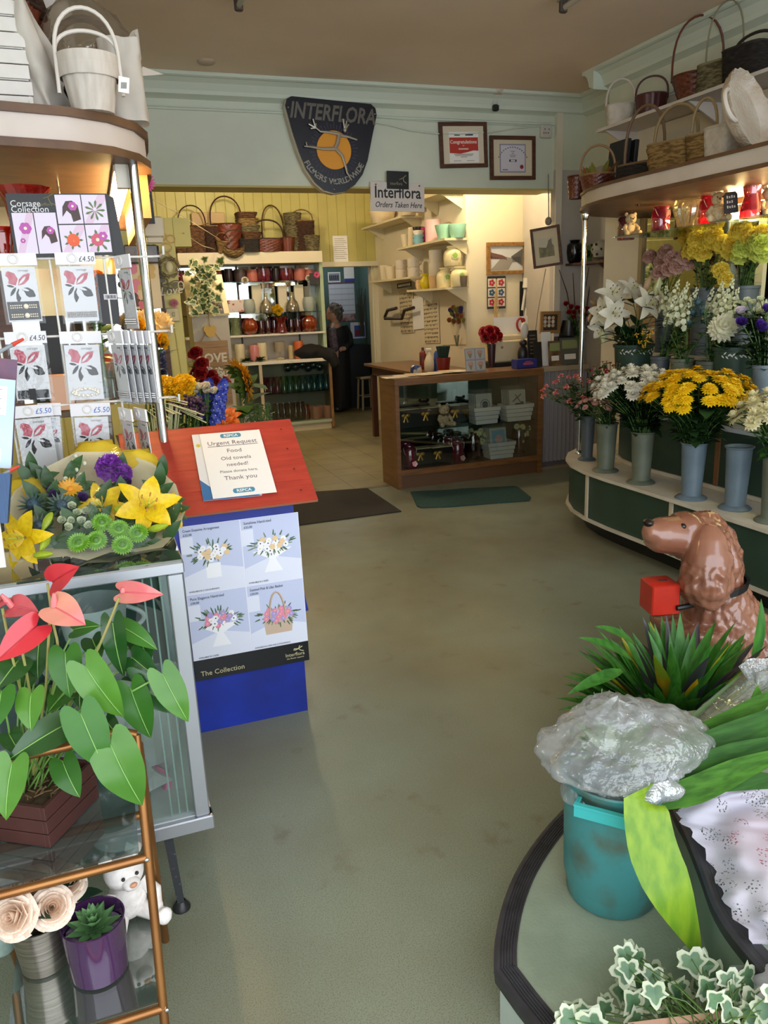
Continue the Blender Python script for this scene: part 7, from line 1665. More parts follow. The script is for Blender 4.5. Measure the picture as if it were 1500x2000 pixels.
# ================================================================ WHITE SLOPING STAND WITH IVY AND PLAQUE
SY=8.6
def sp(x,y,d=0):return P(x,y,Y=SY+d)
tlx,trx=sp(365,543),sp(432,541);blx,brx=sp(378,617,-.25),sp(445,614,-.25)
t=thing('sloping_stand','tall cream stand with a sloping top beside the glass shelves','stand',((blx.x+brx.x)/2,SY-.1,0))
x0,x1=sp(374,617,-.25).x,sp(446,617,-.25).x;zb,zt=blx.z,tlx.z
YZ2=YZ
b=B();b.prism([(SY-.25,0),(SY+.15,0),(SY+.15,zt),(SY,zt),(SY-.25,zb)],x0,x1,m=YZ2);b.out('body',mat('#cfc6b4',.5,h2='#c4baa6',nscale=3),t,world=True,smooth=False)
b=B();nrm_=V((0,-(zt-zb),.25)).normalized();b.prism([(SY-.275,zb-.01),(SY+.02,zt+.01),(SY+.02,zt+.028),(SY-.275,zb+.012)],x0-.02,x1+.01,m=YZ2);b.out('sloping_board',mat('#ddcf9e',.5),t,world=True,smooth=False)
def slope(x,y,lift=.03):
    v=_rr*((x-750)/F)+_dd*((y-1000)/F)+_fw;n_=V((0,-(zt-zb),.265)).normalized();n_=V((0,-(zt+.02-zb),.29)).normalized();o_=V((0,SY-.275,zb+.012))+n_*lift;tt=(o_-CAM).dot(n_)/v.dot(n_);return CAM+v*tt
q=[slope(x,y,.004) for x,y in ((390,592),(434,589),(438,612),(391,614))];c_=sum(q,V())/4;m=frame(c_,q[1]-q[0]+q[2]-q[3],q[0]-q[3]+q[1]-q[2]);w,h=(q[1]-q[0]).length,(q[0]-q[3]).length
t=thing('black_plaque','black Interflora card lying on the sloping stand under the ivy','sign',c_);b=B();rect(b,m,-w/2,-h/2,w/2,h/2,0,.004);b.out('card',mat('#26231f',.4),t,world=True,smooth=False)
b=B();b.text('Interflora',.045,m @ T((.02,-.035,.0045)),.0006);b.tube([m @ V((.02,.03,.006)),m @ V((.05,.035,.006)),m @ V((.08,.055,.006))],.004,5);b.tube([m @ V((.05,.035,.006)),m @ V((.06,.01,.006)),m @ V((.09,.0,.006))],.004,5);b.out('emblem',mat('#b9a35a',.4),t,world=True,smooth=False)
t=thing('trailing_ivy','variegated ivy trailing down the sloping cream stand','plant',slope(398,545));b=B();g_=random.Random(19)
for x,y,n_,sx,sy in ((398,530,46,20,22),(398,585,44,22,24)):
    for i in range(n_):
        px,py=g_.gauss(x,sx*.55),g_.gauss(y,sy*.5);p=slope(px,py,.05+g_.uniform(0,.06)) if py>540 else P(px,py,Y=SY-.1+g_.uniform(-.05,.05));a=g_.uniform(0,6.3);ivy(b,p,(math.cos(a),-.2,math.sin(a)-.3),(g_.uniform(-.4,.4),-.8,.5),g_.uniform(.075,.11))
    for i in range(5):b.tube([slope(398+g_.uniform(-6,6),545,.04),slope(398+g_.uniform(-14,18),565,.05),slope(398+g_.uniform(-18,22),590,.05)],.003,4,2)
b.out('foliage',[leafmat('#d9d6a8','#c9c694',tr=.15),leafmat('#4f6a3a','#3f5a2e',tr=.15),STEMM],t,world=True,smooth=False)
q=[sp(x,y,-.27) for x,y in ((383,668),(437,664),(449,790),(400,795))];c_=sum(q,V())/4;w=.34;h=q[0].z-q[3].z;m=frame((c_.x,SY-.285,c_.z),(1,0,0),(0,0,1))
t=thing('wooden_plaque','slatted wooden LOVE ALL YOU NEED plaque hanging on the cream stand','sign',(c_.x,SY-.285,c_.z))
n_=10
for i in range(n_):
    b=B();y0=h/2-(i+1)*h/n_;rect(b,m,-w/2,y0+.003,w/2,y0+h/n_-.001,0,.014);b.out('board',mat('#b08c62',.6,h2='#9c7a52',nscale=5,stretch=(1,1,9)),t,world=True,smooth=False)
for s,y,sz in (('LOVE',.12,.13),('ALL YOU',-.03,.075),('NEED',-.16,.1)):
    b=B();b.text(s,sz,m @ T((0,y,.0145)),.0015,bold=.004,sx=.95);b.out('lettering',mat('#e2d8c4',.5),t,world=True,smooth=False)
b=B();b.tube([m @ V((-.1,h/2,.012)),m @ V((0,h/2+.16,.012)),m @ V((.1,h/2,.012))],.005,6);b.tube([m @ V((0,h/2+.16,.012)),m @ V((0,h/2+.3,.012))],.004,6);b.out('cord',mat('#b9925a',.6),t,world=True)
b=B();disc(b,m,0,h/2+.09,.05,.01,.03,n=16);disc(b,m,-.03,h/2+.12,.035,.01,.028);disc(b,m,.03,h/2+.12,.035,.01,.028);b.out('heart',mat('#d9b45a',.6),t,world=True)
# ================================================================ BACK SHELVES
SB0,SB1=1.02,2.79
t=thing('basket_shelf','deep white boxed shelf carrying brown baskets on the yellow wall','shelf',(1.9,9.9,2.07));b=B();b.bx(SB0,2.775,9.75,YW,2.075,2.21,bev=.003);b.out('box',mat('#ddd2b4',.5),t,world=True,smooth=False)
t=thing('mirror_shelving','mirror backed glass shelving under the boxed basket shelf','shelving',(1.9,10,.9))
zA,zB,zC=P(530,549,Y=9.9).z,P(530,611,Y=9.88).z,P(530,652,Y=9.82).z
b=B();b.bx(SB0,2.76,YW-.012,YW-.004,zC+.01,2.075);b.out('mirror_back',MIRROR,t,world=True,smooth=False)
b=B();b.bx(SB0,2.76,YW-.012,YW-.004,.91,zC);b.out('back_panel',mat('#d9d0be',.6),t,world=True,smooth=False)
b=B();b.bx(2.745,2.785,9.82,YW,.91,2.075);b.out('end_post',mat('#a9bd9a',.5),t,world=True,smooth=False)
for z,y0,nm,m_ in ((zA,9.86,'glass_shelf',glass('#cfe0da',.15)),(zB,9.84,'glass_shelf',glass('#cfe0da',.15)),(zC,9.8,'white_shelf',mat('#e0d9c8',.5))):
    b=B();b.bx(SB0,2.77,y0,YW-.012,z-(.01 if nm=='glass_shelf' else .022),z);b.out(nm,m_,t,world=True,smooth=False)
for x in (1.75,2.5):
    b=B();b.bx(x-.01,x+.01,YW-.03,YW-.012,.92,2.07);b.out('upright',mat('#4a4038',.5),t,world=True,smooth=False)
def at(x,Y,z):return V((P(x,600,Y=Y).x,Y,z+.001))
def simple(name,lab,cat,c,prof,m,group=None,n=24,mod=None):return solo_vessel(name,lab,cat,c,prof,m,group,n=n,mod=mod,th=.006)
MAG=glass('#b80f4e',.12,.05,body=.4);PKP=mat('#c98a80',.5);DK=mat('#2a1a1a',.25);TERR=mat('#b86a5a',.5)
def cylp(r,h):return [(r*.95,0),(r,.008),(r*1.02,h*.6),(r,h)]
VG='vases on the top glass shelf'
for x,m_,r,h,lab in ((353,MAG,.085,.15,'magenta glass vase at the far left of the top glass shelf'),(426,MAG,.085,.14,'magenta glass vase behind the ivy on the top shelf'),(452,DK,.05,.16,'black vase right of the ivy on the top shelf'),(474,mat('#4a3a36',.4),.07,.15,'dark brown vase on the top shelf beside the first pinkish pot'),(497,TERR,.07,.14,'dusty pink pot with a cream rose, left of the magenta vases'),(519,MAG,.095,.15,'magenta glass jar with a pink flower in the middle of the top shelf'),(543,DK,.05,.15,'slim dark vase between the two magenta jars on the top shelf'),(563,MAG,.09,.15,'magenta glass jar with a pink flower right of centre on the top shelf'),(589,TERR,.075,.14,'dusty pink pot near the right end of the top shelf'),(607,TERR,.055,.13,'small dusty pink pot at the right end of the top shelf')):simple('vase',lab,'vase',at(x,9.96,zA),cylp(r,h),m_,VG)
for x,m_,lab in ((483,(leafmat('#e6dcc8','#d9cdb4'),),'cream paper rose hung on the top shelf by the dusty pink pot'),(607,(leafmat('#e6dcc8','#d9cdb4'),),'cream paper rose hung at the right end of the top shelf')):
    o=bpy.data.objects.new('paper_rose',head_mesh('rose',m_));COL.objects.link(o);o.matrix_basis=T(at(x,9.87,zA+.02)) @ aim((0,-1,.3)) @ Matrix.Diagonal((.035,)*3+(1,));tag(o,lab,'paper flower')
p=P(614,545,Y=9.8);b=B();b.bx(-.06,.06,-.006,.006,-.07,.07,bev=.003);o=b.out('gerbera_sign',BLACK);o.location=(p.x,9.8,p.z);tag(o,'small black card with a pink gerbera on the shelving end','sign');add_head(o,'gerb',(leafmat('#e0558a','#c93f76',tr=.1),mat('#4a1730',.5)),T((.03,-.015,.05)) @ aim((0,-1,0)) @ Matrix.Diagonal((.045,)*3+(1,)),'gerbera')
for x in (486,604):simple('barrel_vase','pale grey ribbed barrel vase on the middle glass shelf, '+('left of the cream bags' if x<500 else 'at its right end'),'vase',at(x,9.93,zB),[(.06,0),(.075,.04),(.08,.1),(.07,.16),(.06,.175)],mat('#9aa39a',.5),'grey barrel vases',mod=lambda a,z,i:1+.02*math.sin(18*a))
for x,w,h in ((503,.12,.34),(553,.11,.33),(585,.12,.33)):
    c=at(x,9.99,zB);b=B();b.bx(c.x-w/2,c.x+w/2,9.97,10.03,c.z,c.z+h,bev=.003);solo('cream_bag','cream paper gift bag on the middle glass shelf, '+{503:'leftmost',553:'with a bow, in the middle',585:'rightmost'}[x],'gift bag',b,mat('#d9cfb4',.6),c,'cream gift bags',smooth=False)
c=at(462,9.95,zB);b=B();b.bx(c.x-.11,c.x+.11,9.9,10.0,c.z+.02,c.z+.17,bev=.003);solo('floral_box','pale box with red flower print on the middle glass shelf','box',b,mat('#d9c9c0',.6,h2='#b0524c',nscale=16,lo=.56,hi=.6),c,smooth=False)
for x in (520,571):simple('glass_bottle','clear ridged glass bottle on the middle shelf '+('with yellow flowers in front' if x<550 else 'between two gift bags'),'bottle',at(x,9.9,zB),[(.085,0),(.09,.01),(.085,.07),(.07,.12),(.025,.17),(.022,.24)],CGL,'clear bottles',mod=lambda a,z,i:1)
simple('crackle_vase','green crackle glass vase at the left of the white shelf','vase',at(457,9.9,zC),[(.065,0),(.07,.02),(.05,.11),(.06,.17),(.075,.21)],glass('#9ab56a',.15,.1,body=.45,bump=1,bscale=60))
for x in (485,603):simple('pumpkin_vase','round orange ribbed glass vase on the white shelf, '+('left' if x<500 else 'right')+' one','vase',at(x,9.9,zC),[(.05,0),(.085,.03),(.1,.09),(.085,.16),(.05,.19),(.055,.2)],glass('#d4540e',.12,.06,body=.5),'orange ribbed vases',mod=lambda a,z,i:1+.05*math.sin(10*a),n=40)
for x in (507,520,533,566,579,590):simple('votive_glass','dark red glass tumbler in the row on the white shelf','tumbler',at(x,9.9+.02*(x % 3),zC),cylp(.04,.16),glass('#6a0c10',.14,.05,body=.55),'dark red tumblers')
c=at(547,9.86,zC);hourglass('red twisted vase of yellow carnations in the middle of the white shelf',c,.085,.2,glass('#b8121a',.12,.05,body=.4),tw=20)
pxbunch('small bunch of yellow carnations in the red vase on the white shelf','flowers',c+V((0,0,.18)),[('carn',YR,x,y,.04,0,None) for x,y in ((534,603),(542,600),(548,606),(538,610),(544,612))],0,Yp=9.86,nleaf=2)
zD=.912
for x,r,h,m_,lab in ((461,.06,.22,mat('#d6c9a2',.4),'tall cream vase at the left of the lower cabinet top'),(505,.06,.22,mat('#d6c9a2',.4),'tall cream vase right of the pink vase on the lower cabinet'),(490,.065,.2,mat('#c9807c',.25),'glossy pink vase on the lower cabinet top'),(562,.03,.17,mat('#b5a377',.6),'slim wooden block on the lower cabinet top'),(578,.06,.22,mat('#b85a2a',.5),'orange brown pot beside the black coat')):simple('vase',lab,'vase',at(x,9.85,zD),[(r,0),(r*1.05,.01),(r*.95,h*.5),(r*1.05,h*.8),(r*.9,h)],m_,'vases on the lower cabinet')
t=thing('table_lamp','small table lamp with a grey shade on the lower cabinet','lamp',at(541,9.86,zD));b=B();b.lathe([(.05,0),(.05,.01),(.012,.03),(.01,.11)],n=16);b.out('base',mat('#b9ab90',.5),t);b=B();b.lathe([(.068,.1),(.072,.22),(.068,.22),(.064,.1)],n=24,capb=False);b.out('lamp_shade',mat('#8d8474',.7),t)
for x in (474,499):
    c=at(x,9.76,zD);b=B();g_=random.Random(x)
    for i in range(34):a=g_.uniform(0,6.3);b.leaf((0,0,.01),(math.cos(a),math.sin(a),g_.uniform(.1,1.3)),(0,0,1),g_.uniform(.06,.12),.02,lance,.5,.2,4,1)
    o=b.out('greenery',leafmat('#5a6a34','#3f5226'));o.location=c;tag(o,'artificial green sprig on the cabinet top '+('left' if x<480 else 'right')+' of the pink vase','greenery','green sprigs')
LX0,LX1,LY0=1.62,2.80,9.70
t=thing('glass_cabinet','low wooden glass fronted cabinet of coloured vases at the back','cabinet',(2.2,9.85,0));HW=mat('#8f6a3c',.5,h2='#7c5a32',nscale=6)
b=B();b.bx(LX0,LX1,LY0,YW-.02,.87,.91,bev=.003);b.out('top',mat('#ddd6c4',.5),t,world=True,smooth=False)
b=B();b.bx(LX0,LX1-.03,LY0+.03,YW-.02,.0,.09);b.out('plinth',mat('#c9bda0',.5),t,world=True,smooth=False);b=B();b.bx(LX0,LX1,LY0,YW-.02,.09,.125);b.out('bottom',mat('#a9b59a',.5),t,world=True,smooth=False)
for x,w in ((LX1-.035,.035),(1.86,.04),(LX0,.03)):
    b=B();b.bx(x,x+w,LY0,LY0+.04,.02 if x>2.5 else .125,.87);b.out('post',HW if x>2 else mat('#b9a888',.5),t,world=True,smooth=False)
b=B();b.bx(LX0,LX1,YW-.04,YW-.02,.09,.87);b.bx(LX1-.012,LX1,LY0+.04,YW-.04,.09,.87);b.out('back_panel',mat('#94907e',.5),t,world=True,smooth=False)
b=B();b.bx(LX0+.03,LX1-.035,LY0+.05,YW-.04,.49,.498);b.out('shelf',glass('#cfe0da',.12),t,world=True,smooth=False);b=B();b.bx(LX0+.03,LX1-.035,LY0+.012,LY0+.016,.125,.87);b.out('front_pane',glass('#eef4f0',.06),t,world=True,smooth=False)
MG2=glass('#a01858',.12,.05,body=.4);GR2=glass('#3f9a5a',.14,.05,body=.35);TE2=glass('#0f7d8c',.14,.05,body=.4)
for x,m_,lab in ((505,MG2,'magenta'),(517,MG2,'magenta'),(530,MG2,'magenta'),(544,GR2,'green'),(556,glass('#4fa58a',.14,.05,body=.35),'sea green'),(568,GR2,'green'),(581,TE2,'teal'),(593,TE2,'teal'),(605,TE2,'teal'),(617,TE2,'teal'),(629,TE2,'teal')):hourglass(lab+' glass hourglass vase in the row on the cabinet middle shelf',at(x,9.84,.498),.05,.2,m_,lab+' hourglass vases',rim=1.0)
for x,y in ((562,718),(577,716),(590,712),(602,718),(612,712),(624,716)):
    p=P(x,y,Y=9.95);b=B();b.ball((0,0,0),.055,n=14,m=10);b.tube([V((0,0,.05)),V((0,0,.9-p.z-.03))],.002,4);o=b.out('glass_bauble',glass('#4a98a4',.2,.04,body=.2));o.location=p;tag(o,'blue green glass bauble hanging above the teal vases','bauble','glass baubles')
for x in (528,540,552,564,574):simple('vase','dark red glass vase in the row on the cabinet floor','vase',at(x,9.86,.125),[(.06,0),(.065,.02),(.07,.12),(.05,.2),(.055,.23)],glass('#4a0a18',.14,.05,body=.6),'dark red vases in the cabinet')
simple('vase','orange glass vase between the dark red vases and pink pots','vase',at(585,9.86,.125),[(.05,0),(.05,.1),(.035,.15),(.04,.2)],glass('#c9502a',.12,.05,body=.4))
for x,y_ in ((599,9.9),(605,9.8),(612,9.92),(623,9.9),(629,9.8)):simple('pink_pot','dusty pink cylinder pot at the right of the cabinet floor','pot',at(x,y_,.125),cylp(.058,.16),mat('#cf8f7c',.5),'dusty pink pots')
t_=thing('black_coat','black coat heaped over the right end of the lower cabinet top','coat',at(608,9.82,.912));b=B();c=mw(t_).translation
b.ball(c+V((-.05,0,.07)),.14,(1.5,.9,.75),18,10);b.ball(c+V((.12,-.02,.05)),.12,(1.3,.9,.7),14,8);b.tube([c+V((.1,-.05,.05)),c+V((.2,-.13,0)),c+V((.24,-.16,-.12))],[.08,.08,.06],10)
fuse(b,'cloth',mat('#060607',.9),t_,.02,2,noise=lambda co,n:n*.012*NZ.noise(co*12))
bs=lambda x,Y=9.9:V((P(x,470,Y=Y).x,Y,2.2105))
BGp='baskets on the boxed shelf'
basket('round dark brown basket at the left end of the boxed shelf, partly hidden',bs(352),.1,.13,.2,WICK,0,.008,BGp)
basket('brown wicker basket with a tall arched handle at the left of the boxed shelf',bs(378),.14,.16,.3,WICK,.26,.008,BGp,hm=WICKD)
basket('dark willow basket with a handle, second arched one on the boxed shelf',bs(417,9.88),.11,.14,.3,WICKD,.06,.006,BGp,hm=WICKL)
basket('large brown basket with a tall double handle behind the round melon basket',bs(445,9.88),.15,.19,.32,WICKR,.34,.009,BGp,hm=WICKD)
basket('honey coloured melon basket leaning in the middle left of the boxed shelf',bs(452,9.83),.1,.13,.16,WICKL,.2,.006,BGp,tilt=(.8,0),belly=.03,hm=WICKD)
basket('small pale cone basket hanging over the boxed shelf edge',bs(428,9.76),.03,.075,.15,WICKL,.1,.005,BGp,tilt=(.35,.2))
t=thing('hamper','wicker hamper with its pale lid open behind the arched baskets','hamper',bs(415,10.0));b=B();b.bx(-.2,.24,-.06,.06,0,.3,bev=.01);b.out('body',WICK,t,smooth=False);b=B();b.box((-.02,.04,.38),(.4,.03,.2),bev=.008);b.out('lid',mat('#b59a6c',.6),t,smooth=False)
c=bs(487);
for i in range(6):basket(('lowest','second','third','fourth','fifth','topmost')[i]+' square basket of the tall nested stack on the boxed shelf',c+V((.02*math.sin(i),0,i*.075+.001)),.1,.125,.075,(WICKO,WICKL,WICK)[i % 3],0,.006,'nested square baskets',sq=6,n=32,nr=3)
basket('low dark oval basket in front of the nested stack',bs(485,9.8),.12,.13,.14,WICKB,0,.006,BGp,sq=3)
basket('long reddish trug basket with a looped handle right of the nested stack',bs(523,9.82),.17,.2,.15,WICKR,.24,.01,BGp,sy=.55,hm=WICKD)
basket('flat basket with a tall narrow leaning handle behind the trug',bs(535,9.98),.12,.14,.16,WICK,.42,.009,BGp,htilt=.05,hm=WICK)
basket('small red brown plank tub right of the trug',bs(561,9.83),.07,.09,.16,WICKR,0,.006,BGp,slats=10)
for i in range(3):basket(('lowest','middle','topmost')[i]+' openwork tan basket of the leaning stack near the right of the boxed shelf',bs(570+2*i,9.92)+V((0,0,.001+i*.15)),.085,.11,.15,WICKO,.1 if i==1 else 0,.006,'stacked openwork baskets',amp=.06)
basket('dark leaning basket with a hoop handle at the right of the boxed shelf',bs(592,9.95),.12,.14,.36,WICKD,.16,.008,BGp,sq=4,hm=WICKL)
basket('small tan openwork basket at the right end of the boxed shelf',bs(609,9.83),.08,.1,.18,WICKO,0,.006,BGp,amp=.06)
p=P(665,486,Y=YW-.003);b=B();m=frame(p,(1,0,0),(0,0,1));rect(b,m,-.1,-.16,.1,.16,0,.002,0)
for i in range(11):rect(b,m,-.075,.12-i*.024,.05+.02*(i % 3),.125-i*.024,.002,.003,1)
solo('paper_notice','typed white notice pinned on the yellow wall above the doorway','notice',b,[PAPER,mat('#8a857a',.6)],p,smooth=False)
# ================================================================ BACK ROOM
def flat(name,lab,cat,x0,y0,x1,y1,Y,m_,ex=None,th=.006):
    a,c_=P(x0,y0,Y=Y),P(x1,y1,Y=Y);w,h=c_.x-a.x,a.z-c_.z;m=frame(((a.x+c_.x)/2,Y,(a.z+c_.z)/2),(1,0,0),(0,0,1));b=B();rect(b,m,-w/2,-h/2,w/2,h/2,0,th,0);ms=[m_]
    if ex:ms += ex(b,m,w,h,th)
    return solo(name,lab,cat,b,ms,m.translation,smooth=False)
def cal(b,m,w,h,t_):
    rect(b,m,-w/2,h*.46,w/2,h/2,t_,t_+.002,1)
    for i in range(5):rect(b,m,-w*.48,h*(.3-i*.18),w*.48,h*(.33-i*.18),t_,t_+.001,2)
    for i in range(3):rect(b,m,-w*.25+i*w*.25,-h*.48,-w*.245+i*w*.25,h*.44,t_,t_+.001,2)
    return [mat('#7a4a6a',.6),mat('#a9b0bc',.6)]
flat('wall_calendar','large white wall calendar on the teal wall behind the woman','calendar',641,553,694,612,11.897,mat('#c6ccd8',.6),cal)
flat('photo_print','white bordered group photograph above the calendar','photograph',640,532,665,551,11.897,PAPER,lambda b,m,w,h,t_:(rect(b,m,-w*.44,-h*.4,w*.44,h*.4,t_,t_+.001,1),[rect(b,m,-w*.4+i*w*.16,-h*.3,-w*.3+i*w*.16,h*.2,t_+.001,t_+.002,2) for i in range(5)],[mat('#8a90a0',.6),BLACK])[2])
flat('paper_sheet','white sheet with a blue foot beside the group photograph','paper',671,522,692,550,11.897,PAPER,lambda b,m,w,h,t_:(rect(b,m,-w/2,-h/2,w/2,-h*.28,t_,t_+.001,1),[mat('#3a4a9a',.6)])[1])
flat('postcard_row','row of small red and white cards under the calendar','cards',656,614,694,626,11.897,mat('#b9b4b0',.6,h2='#7a2a2e',nscale=9))
flat('leaning_picture','white leaning picture with a blue and red print beside the woman','picture',684,630,714,660,11.6,mat('#c9ccd4',.6),lambda b,m,w,h,t_:(rect(b,m,-w*.25,-h*.4,w*.45,h*.3,t_,t_+.001,1),rect(b,m,-w*.2,-h*.3,w*.3,0,t_+.001,t_+.002,2),[mat('#3a4a96',.5),mat('#7a2430',.5)])[2])
p=P(705,640,Y=11.7);b=B();b.bx(3.45,3.94,11.45,11.89,0,.95);solo('dark_cupboard','dark cupboard under the leaning picture in the back room','cupboard',b,mat('#1d2024',.5),(3.7,11.7,0))
b=B();g_=random.Random(3)
for i in range(26):a=P(706+g_.uniform(-3,3),655,Y=11.55);b.tube([a,P(700+g_.uniform(-6,14),560+g_.uniform(0,40),Y=11.55)],.005,4)
solo('stem_bundle','bundle of dark dry stems standing in the back room','stems',b,mat('#3a3a2c',.7),P(706,655,Y=11.55))
t=thing('wooden_stool','pale painted wooden chair frame in the doorway','stool',(3.78,11.2,0));PW_=mat('#b9a988',.5)
for x,y in ((3.66,11.1),(3.66,11.35),(3.88,11.1),(3.88,11.35)):
    b=B();b.tube([V((x,y,0)),V((3.77+(x-3.77)*.8,11.22+(y-11.22)*.8,.46))],.017,8);b.out('leg',PW_,t,world=True)
b=B();b.bx(3.65,3.89,11.1,11.35,.46,.485,bev=.004);b.out('seat',PW_,t,world=True);
for y in (11.11,11.34):b=B();b.tube([V((3.67,y,.2)),V((3.87,y,.2))],.01,6);b.out('stretcher',PW_,t,world=True)
WY=11.22
def wp(x,y,d=0):p=P(x,y,Y=WY);return V((p.x,WY+d,p.z))
t=thing('person','grey haired woman in a long black coat leaning left in the back doorway','person',(wp(668,800).x,WY,0))
kw=(P(700,700,Y=WY)-P(600,700,Y=WY)).length/100;W2=lambda px:px*kw
b=B()
b.ball(wp(650,612),W2(12.5),(.95,.95,1.2),16,12);b.ball(wp(643,616),W2(6),(1,.9,1.1),10,8);b.ball(wp(638.5,614),W2(2.2),(1.3,1,.8),8,6);b.ball(wp(641,622),W2(4),(1,.9,.7),8,6)
b.tube([wp(652,620),wp(655,634)],[W2(7),W2(8)],10)
b.tube([wp(655,632),wp(656,650),wp(658,672),wp(662,700)],[W2(11),W2(15),W2(15),W2(15)],16)
fuse(b,'body',mat('#b98d74',.6),t,.014,2)
b=B()
b.tube([wp(656,640),wp(660,655),wp(664,680,.02),wp(666,720,.03),wp(667,760,.03),wp(667,798,.03)],[W2(17),W2(20),W2(19),W2(19),W2(20),W2(20)],20)
b.tube([wp(672,638,.05),wp(681,655,.05),wp(683,672,-.02),wp(668,680,-.16)],[W2(9),W2(9),W2(8),W2(5.5)],12)
b.tube([wp(645,641,-.02),wp(640,656,-.06),wp(641,674,-.1),wp(650,682,-.16)],[W2(8),W2(8),W2(7),W2(6)],12)
fuse(b,'coat',mat('#0d0d10',.75),t,.016,2,noise=lambda co,n:n*.006*NZ.noise(V((co.x*14,co.y*14,co.z*4))))
b=B();b.tube([wp(644,640,-.14),wp(644,660,-.155),wp(648,684,-.15)],[W2(7),W2(9),W2(8)],12);fuse(b,'blouse',mat('#6a5f6e',.7,h2='#3a3444',nscale=30),t,.014,1)
b=B();b.tube([wp(648,633,-.09),wp(644,640,-.12),wp(642,646,-.13)],[W2(4),W2(3),W2(2)],8);b.out('collar',mat('#b9a79c',.6),t,world=True)
b=B();b.ball(wp(654,607),W2(14),(1,1,1),20,14,mod=lambda p:1+.14*NZ.noise(p*4));b.ball(wp(661,616),W2(9),(.9,1,1.3),14,10,mod=lambda p:1+.16*NZ.noise(p*4))
for q in range(26):a=q*2.4;z=-1+2*q/26;r_=math.sqrt(1-z*z);v=V((math.cos(a)*r_,math.sin(a)*r_,z));(b.ball(wp(655,607)+v*W2(13),W2(3.4),n=8,m=6) if not (v.x<-.2 and v.z<.35) else None)
b.out('hair',mat('#6e665e',.8,h2='#3f3a36',nscale=40),t,world=True,noise=.006,nsc=30)
b=B();b.tube([wp(639,611,-.07),wp(643,611,-.1),wp(652,610,-.1)],.004,5);b.out('glasses',mat('#5a4a40',.3),t,world=True)
b=B();h0=wp(668,680,-.16)
b.ball(h0+V((-.03,-.02,0)),.035,(1.2,.6,.9),10,8)
for i in range(4):b.tube([h0+V((-.055,-.03,.022-.014*i)),h0+V((-.085-.006*(i % 2),-.035,.018-.016*i)),h0+V((-.105+.008*abs(i-1),-.028,.004-.016*i))],[.009,.008,.006],6)
b.tube([h0+V((-.04,-.04,.025)),h0+V((-.065,-.055,.035))],[.01,.007],6);fuse(b,'hand',mat('#b98d74',.6),t,.006,1)
for d in (-.07,.09):
    b=B();b.ball(V((wp(664,800).x-.03,WY+d,.045)),.045,(2.2,.9,1),12,8);b.out('shoe',mat('#121212',.4),t,world=True)
# ================================================================ SIDE WALL SHELVES
def xz(x,y,X):return P(x,y,X=X)
SH=mat('#d9cda8',.5)
sh={}
for i,(y0,y1,px,lab) in enumerate(((7.33,8.75,(858,467),'upper near'),(7.33,8.5,(858,562),'lower near'),(8.5,10.0,(783,421),'upper far'),(8.3,9.8,(776,543),'lower far'),(7.42,8.3,(845,378),'topmost near'))):
    z=P(px[0],px[1],X=3.34).z;sh[i]=z
    t=thing('wall_shelf',lab+' cream shelf of the stepped shelves right of the doorway','shelf',(3.47,(y0+y1)/2,z))
    b=B();b.prism([(3.34,y0),(3.6,y0),(3.6,y1),(3.52,y1),(3.34,y1-.12)],z-.022,z);b.out('board',SH,t,world=True,smooth=False)
    for y in (y0+.04,y1-.25):
        b=B();b.prism([(3.37,z-.022),(3.6,z-.022),(3.6,z-.16)],y,y+.018,m=Matrix(((1,0,0,0),(0,0,1,0),(0,1,0,0),(0,0,0,1))));b.out('bracket',SH,t,world=True,smooth=False)
def ss(x,k,X=3.45):p=P(x,500,X=X);return V((X,p.y,sh[k]+.001))
IVC=mat('#dccfae',.4);TEA=mat('#8fc0a8',.35)
def tub(r0,r1,h):return [(r0,0),(r0*1.03,.006),(r1,h-.006),(r1,h)]
for x,k,prof,m_,nm,lab in ((795,0,tub(.045,.07,.14),mat('#d6cbb0',.4),'cup','small white cup at the far left of the upper near shelf'),(806,0,tub(.05,.045,.2),IVC,'vase','slim cream bottle vase between white cup and black pots'),(818,0,tub(.05,.07,.2),mat('#1c1416',.4),'pot','tall black pot behind the striped cups'),(831,0,tub(.04,.045,.18),mat('#b01a5c',.4),'pot','magenta pot between black and pink pots'),(846,0,tub(.075,.08,.22),mat('#e0b8b8',.4),'pot','tall pale pink pot on the upper near shelf'),
        (870,0,tub(.07,.105,.14),TEA,'bowl','left mint green bowl on the upper near shelf'),(894,0,tub(.065,.09,.13),TEA,'bowl','right mint green bowl on the upper near shelf'),(830,1,[(.04,0),(.065,.04),(.06,.09),(.03,.13),(.04,.16)],mat('#c9b410',.4),'vase','bright yellow vase on the lower near shelf'),(819,1,[(.04,0),(.055,.05),(.04,.1)],mat('#d9c9a4',.5,h2='#c9904a',nscale=24),'vase','small orange patterned white vase left of the yellow one'),(847,1,tub(.05,.06,.13),mat('#c9a878',.4),'pot','beige wood look pot right of the yellow vase'),
        (752,3,tub(.06,.08,.17),IVC,'pot','cream square pot at the left end of the lower far shelf'),(763,3,tub(.06,.08,.15),IVC,'pot','cream square pot in front on the lower far shelf'),(750,2,tub(.12,.16,.14),mat('#d2c2a0',.6),'basket_bowl','wide cream bowl under the hanging Interflora sign'),(800,2,tub(.08,.09,.14),mat('#d6c8a8',.5),'pot','cream pot right of the bowl on the upper far shelf'),(822,2,tub(.07,.08,.13),mat('#d0b896',.5),'pot','tan cream pot at the right end of the upper far shelf'),(905,1,tub(.03,.04,.1),mat('#6a5a48',.5),'pot','little brown pot between the two lower jars')):simple(nm,lab,nm.split('_')[-1],ss(x,k,3.5 if x in (818,831,905,894) else 3.44),prof,m_,'pots on the stepped shelves')
